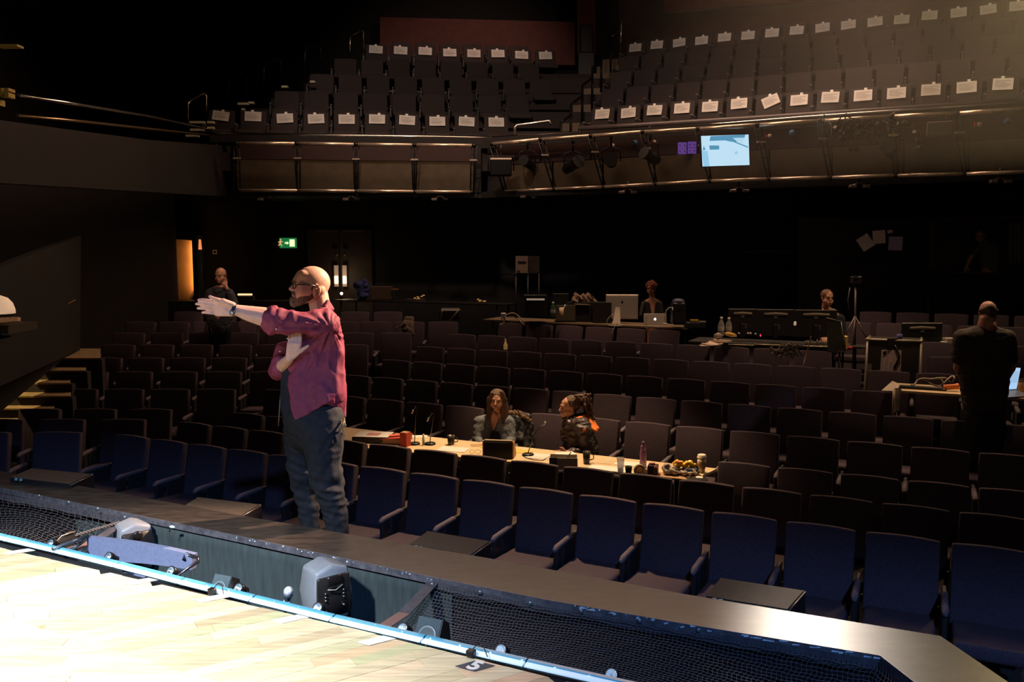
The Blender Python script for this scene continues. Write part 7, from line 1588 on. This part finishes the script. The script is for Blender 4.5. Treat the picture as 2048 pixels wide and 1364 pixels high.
# ---------- woman behind the monitors
YC = 12.35; p = thing('person', 'woman with hair tied back and a white collar seated behind the black monitors', 'person', Z_(at_y(1657, 680, YC), CAMZ - HK[9] - BACKH)); I = inv(p)
P = lambda px, py, dy=0.0: I @ at_y(px, py, YC + dy)
R_ = EU(.10, 0, math.radians(8)); hc = P(1655.5, 596)
blob('body', M_SKIN2, p, lambda g: (head_shapes(g, hc, 1.0, R_), g.hull([(P(1657, 622, .05), .065), (P(1640, 634, .05), .05), (P(1675, 634, .05), .05), (P(1657, 675, .03), .09)], sub=2), [(g.hull([(P(1657 + s_ * 24, 636, .02), .045), (P(1657 + s_ * 27, 668, -.04), .038)], sub=2), g.hull([(P(1657 + s_ * 27, 668, -.04), .036), (P(1657 + s_ * 18, 672, -.3), .028)], sub=2), hand(g, P(1657 + s_ * 17, 672, -.32), Vector((-.2 * s_, -1, 0)), Vector((s_ * -1, 0, 0)), .9)) for s_ in (-1, 1)], g.hull([(P(1657, 672, .05), .14), (P(1657, 690, -.2), .12)], sub=2)), .009, 2)
blob('black_jacket', M_TEE, p, lambda g: (g.hull([(P(1638, 638, .04), .065), (P(1677, 638, .04), .065), (P(1640, 672, .03), .10), (P(1674, 672, .03), .10)], sub=2), [g.hull([(P(1657 + s_ * 24, 637, .02), .062), (P(1657 + s_ * 28, 668, -.04), .055)], sub=2) for s_ in (-1, 1)]), .013, 2, wr(.006))
blob('white_collar', M_PAPER, p, lambda g: (g.hull([(P(1646, 618, .0), .008), (P(1643, 626, -.03), .010), (P(1647, 634, -.06), .008)], sub=2), g.hull([(P(1668, 618, .0), .008), (P(1671, 626, -.03), .010), (P(1668, 634, -.06), .008)], sub=2)), .005, 1)
blob('tied_hair', mat('hair_auburn', (.14, .055, .03), .6, var=.3, vscale=60), p, lambda g: (g.sph(hc + R_ @ Vector((0, .036, .036)), (.090, .104, .092), rot=R_.to_euler()), g.hull([(hc + R_ @ Vector((sx * .066, .02, .0)), .022) for sx in (-1, 1)] + [(hc + R_ @ Vector((0, .10, .0)), .03)], sub=2)), .008, 1)
face_bits(p, hc, 1.0, R_)
# ---------- man seen from behind at the right
YB2 = 8.35; p = thing('person', 'balding man in a black t-shirt seen from behind, leaning over a laptop at the right', 'person', Z_(at_y(1970, 860, YB2), CAMZ - HK[5] - BACKH)); I = inv(p)
P = lambda px, py, dy=0.0: I @ at_y(px, py, YB2 + dy)
R_ = EU(0, 0, math.radians(170)) @ EU(.35, 0, 0); hc = P(1975, 626, .05)
def mb_(g):
    head_shapes(g, hc, 1.02, R_); g.hull([(P(1972, 640), .065), (P(1968, 662), .075)], sub=2); g.hull([(P(1940, 680), .06), (P(1999, 680), .06), (P(1950, 740), .09), (P(1987, 740), .09)], sub=2); g.hull([(P(1950, 740), .09), (P(1987, 740), .09), (P(1968, 830), .11)], sub=2)
    for sx in (-1, 1):
        g.hull([(P(1969 + sx * 44, 678), .058), (P(1969 + sx * 52, 735, .04), .050)], sub=2); g.hull([(P(1969 + sx * 52, 735, .04), .050), (P(1969 + sx * 34, 772, .26), .032)], sub=2); hand(g, P(1969 + sx * 33, 774, .28), Vector((-.5 * sx, .8, -.3)), Vector((0, 0, 1)))
        g.hull([(P(1969 + sx * 16, 835), .09), (P(1969 + sx * 18, 925), .065)], sub=2); g.hull([(P(1969 + sx * 18, 925), .07), (P(1969 + sx * 18, 1000), .05)], sub=2)
blob('body', M_SKIN2, p, mb_, .010, 2)
M_BTEE = mat('black_tee', (.050, .034, .026), .85, var=.1, vscale=20)
blob('t_shirt', M_BTEE, p, lambda g: (g.hull([(P(1938, 676), .095), (P(2001, 676), .095), (P(1946, 745), .135), (P(1991, 745), .135), (P(1969, 664), .080)], sub=2), g.hull([(P(1946, 745), .135), (P(1991, 745), .135), (P(1955, 805), .14), (P(1982, 805), .14)], sub=2), [g.hull([(P(1969 + s_ * 44, 676), .086), (P(1969 + s_ * 50, 715, .03), .075)], sub=2) for s_ in (-1, 1)]), .012, 2, wr(.006, 8))
blob('trousers', M_BLACK, p, lambda g: [(g.hull([(P(1969 + sx * 14, 825), .15), (P(1969 + sx * 18, 925), .10)], sub=1), g.hull([(P(1969 + sx * 18, 925), .10), (P(1969 + sx * 18, 1005), .08)], sub=1)) for sx in (-1, 1)], .02, 2)
blob('cropped_hair', mat('hair_cropped', (.10, .065, .042), .9, var=.2, vscale=90), p, lambda g: (g.hull([(hc + R_ @ Vector((sx * .070, .035, .010)), .024) for sx in (-1, 1)] + [(hc + R_ @ Vector((0, .088, .03)), .036), (hc + R_ @ Vector((0, .085, -.03)), .03), (hc + R_ @ Vector((0, .06, -.06)), .03)], sub=2),), .008, 1)
face_bits(p, hc, 1.02, R_)
# ---------- faint figures
YF_ = 15.6; p = thing('person', 'barely visible person with curly reddish hair behind the silver desktop computer', 'person', Z_(at_y(1303, 640, YF_), -.25)); I = inv(p)
P = lambda px, py, dy=0.0: I @ at_y(px, py, YF_ + dy)
R_ = EU(.2, 0, math.radians(-25)); hc = P(1302, 577)
blob('body', M_SKIN2, p, lambda g: (head_shapes(g, hc, 1.0, R_), g.hull([(P(1304, 600, .05), .06), (P(1290, 606, .05), .05), (P(1318, 606, .05), .05), (P(1304, 640), .10)], sub=2), g.hull([(P(1304, 640), .10), (P(1304, 690), .09)], sub=2)), .012, 2)
blob('dark_jumper', M_BLACK, p, lambda g: (g.hull([(P(1289, 608, .05), .07), (P(1319, 608, .05), .07), (P(1292, 640), .10), (P(1316, 640), .10)], sub=2), [g.hull([(P(1304 + s_ * 17, 608, .03), .06), (P(1304 + s_ * 22, 632, -.06), .05)], sub=2) for s_ in (-1, 1)]), .014, 2)
blob('curly_hair', mat('hair_red', (.16, .04, .025), .8, var=.3, vscale=60), p, lambda g: (g.sph(hc + R_ @ Vector((0, .04, .04)), (.115, .115, .105), rot=R_.to_euler()),), .012, 1, lambda co, N: .02 * N.noise(co * 28))
face_bits(p, hc, 1.0, R_)
YF_ = 14.78; p = thing('person', 'barely visible person in a grey shirt bending in the dim booth window', 'person', Z_(at_y(1970, 640, YF_), -.25)); I = inv(p)
P = lambda px, py, dy=0.0: I @ at_y(px, py, YF_ + dy)
R_ = EU(.6, 0, math.radians(-35)); hc = P(1960, 470)
blob('body', M_SKIN2, p, lambda g: (head_shapes(g, hc, 1.0, R_), g.hull([(P(1968, 486, .02), .06), (P(1978, 500, .02), .09), (P(1975, 550, .02), .10)], sub=2), g.hull([(P(1958, 496, -.03), .04), (P(1941, 516, -.06), .036)], sub=2), g.hull([(P(1941, 516, -.06), .036), (P(1933, 533, -.06), .026)], sub=2), hand(g, P(1933, 533, -.06), Vector((-.3, -.2, -1)), Vector((1, 0, 0))), g.hull([(P(1975, 550, .02), .10), (P(1975, 640, .02), .09)], sub=2)), .012, 2)
blob('grey_shirt', mat('shirt_grey', (.10, .095, .085), .85), p, lambda g: (g.hull([(P(1966, 484, .02), .075), (P(1984, 500, .02), .11), (P(1968, 520, .02), .10), (P(1982, 545, .02), .11)], sub=2), g.hull([(P(1964, 490, -.02), .06), (P(1946, 510, -.05), .048)], sub=2)), .013, 2)
blob('dark_hair', M_HAIR, p, lambda g: g.sph(hc + R_ @ Vector((0, .036, .036)), (.090, .104, .092), rot=R_.to_euler()), .01, 1)
face_bits(p, hc, 1.0, R_)
# remove bevel-helper leftovers
for o in list(bpy.data.objects):
    if o.name.startswith('tmp'): bpy.data.objects.remove(o)

# ------------------------------------------------------------------ haze added in place of lens flare at the upper right
hz = MB().box((7.5, 12.0, 6.2), (12.8, 5.4, 6.8)).mesh('haze', None)
mh = bpy.data.materials.new('haze'); mh.use_nodes = True; nt = mh.node_tree
for n_ in list(nt.nodes):
    if n_.type != 'OUTPUT_MATERIAL': nt.nodes.remove(n_)
vs = nt.nodes.new('ShaderNodeVolumeScatter'); vs.inputs['Density'].default_value = .030; vs.inputs['Anisotropy'].default_value = .2; vs.inputs['Color'].default_value = (1, .95, .85, 1)
tcv = nt.nodes.new('ShaderNodeTexCoord'); sx_ = nt.nodes.new('ShaderNodeSeparateXYZ'); mrv = nt.nodes.new('ShaderNodeMapRange'); mrv.interpolation_type = 'SMOOTHSTEP'
mrv.inputs[1].default_value = 1.2; mrv.inputs[2].default_value = 8.0; mrv.inputs[3].default_value = 0.0; mrv.inputs[4].default_value = 0.034
nt.links.new(tcv.outputs['Object'], sx_.inputs[0]); nt.links.new(sx_.outputs['X'], mrv.inputs[0]); nt.links.new(mrv.outputs[0], vs.inputs['Density'])
nt.links.new(vs.outputs[0], nt.nodes['Material Output'].inputs['Volume'])
hz.materials.append(mh); o = bpy.data.objects.new('haze', hz); link(o); tag(o, 'thin warm haze added in place of lens flare at the upper right', 'haze', kind='stuff')
LP = Vector((7.5, 11.4, 5.75))
spot('haze_lantern_beam', LP, (4.5, 5.0, 0.5), 420, (1.0, .74, .36), 150, .6, .06)
t = thing('stage_lantern', 'black stage lantern above the upper right of the view', 'stage light', LP + Vector((.1, .16, .16)), 0); Mr = Matrix.Rotation(-.45, 4, 'Z') @ Matrix.Rotation(PI / 2 - .7 + PI, 4, 'X')
MB(Mr).lathe([(.02, .32), (.09, .30), (.11, .05), (.12, -.05), (.11, -.05), (.08, .02)], n=18).build('lantern_body', M_BLACKM, t); MB().tube([(0, .1, .1), (0, .1, 5.6)], .02, 6).build('drop_pipe', M_BLACKM, t)
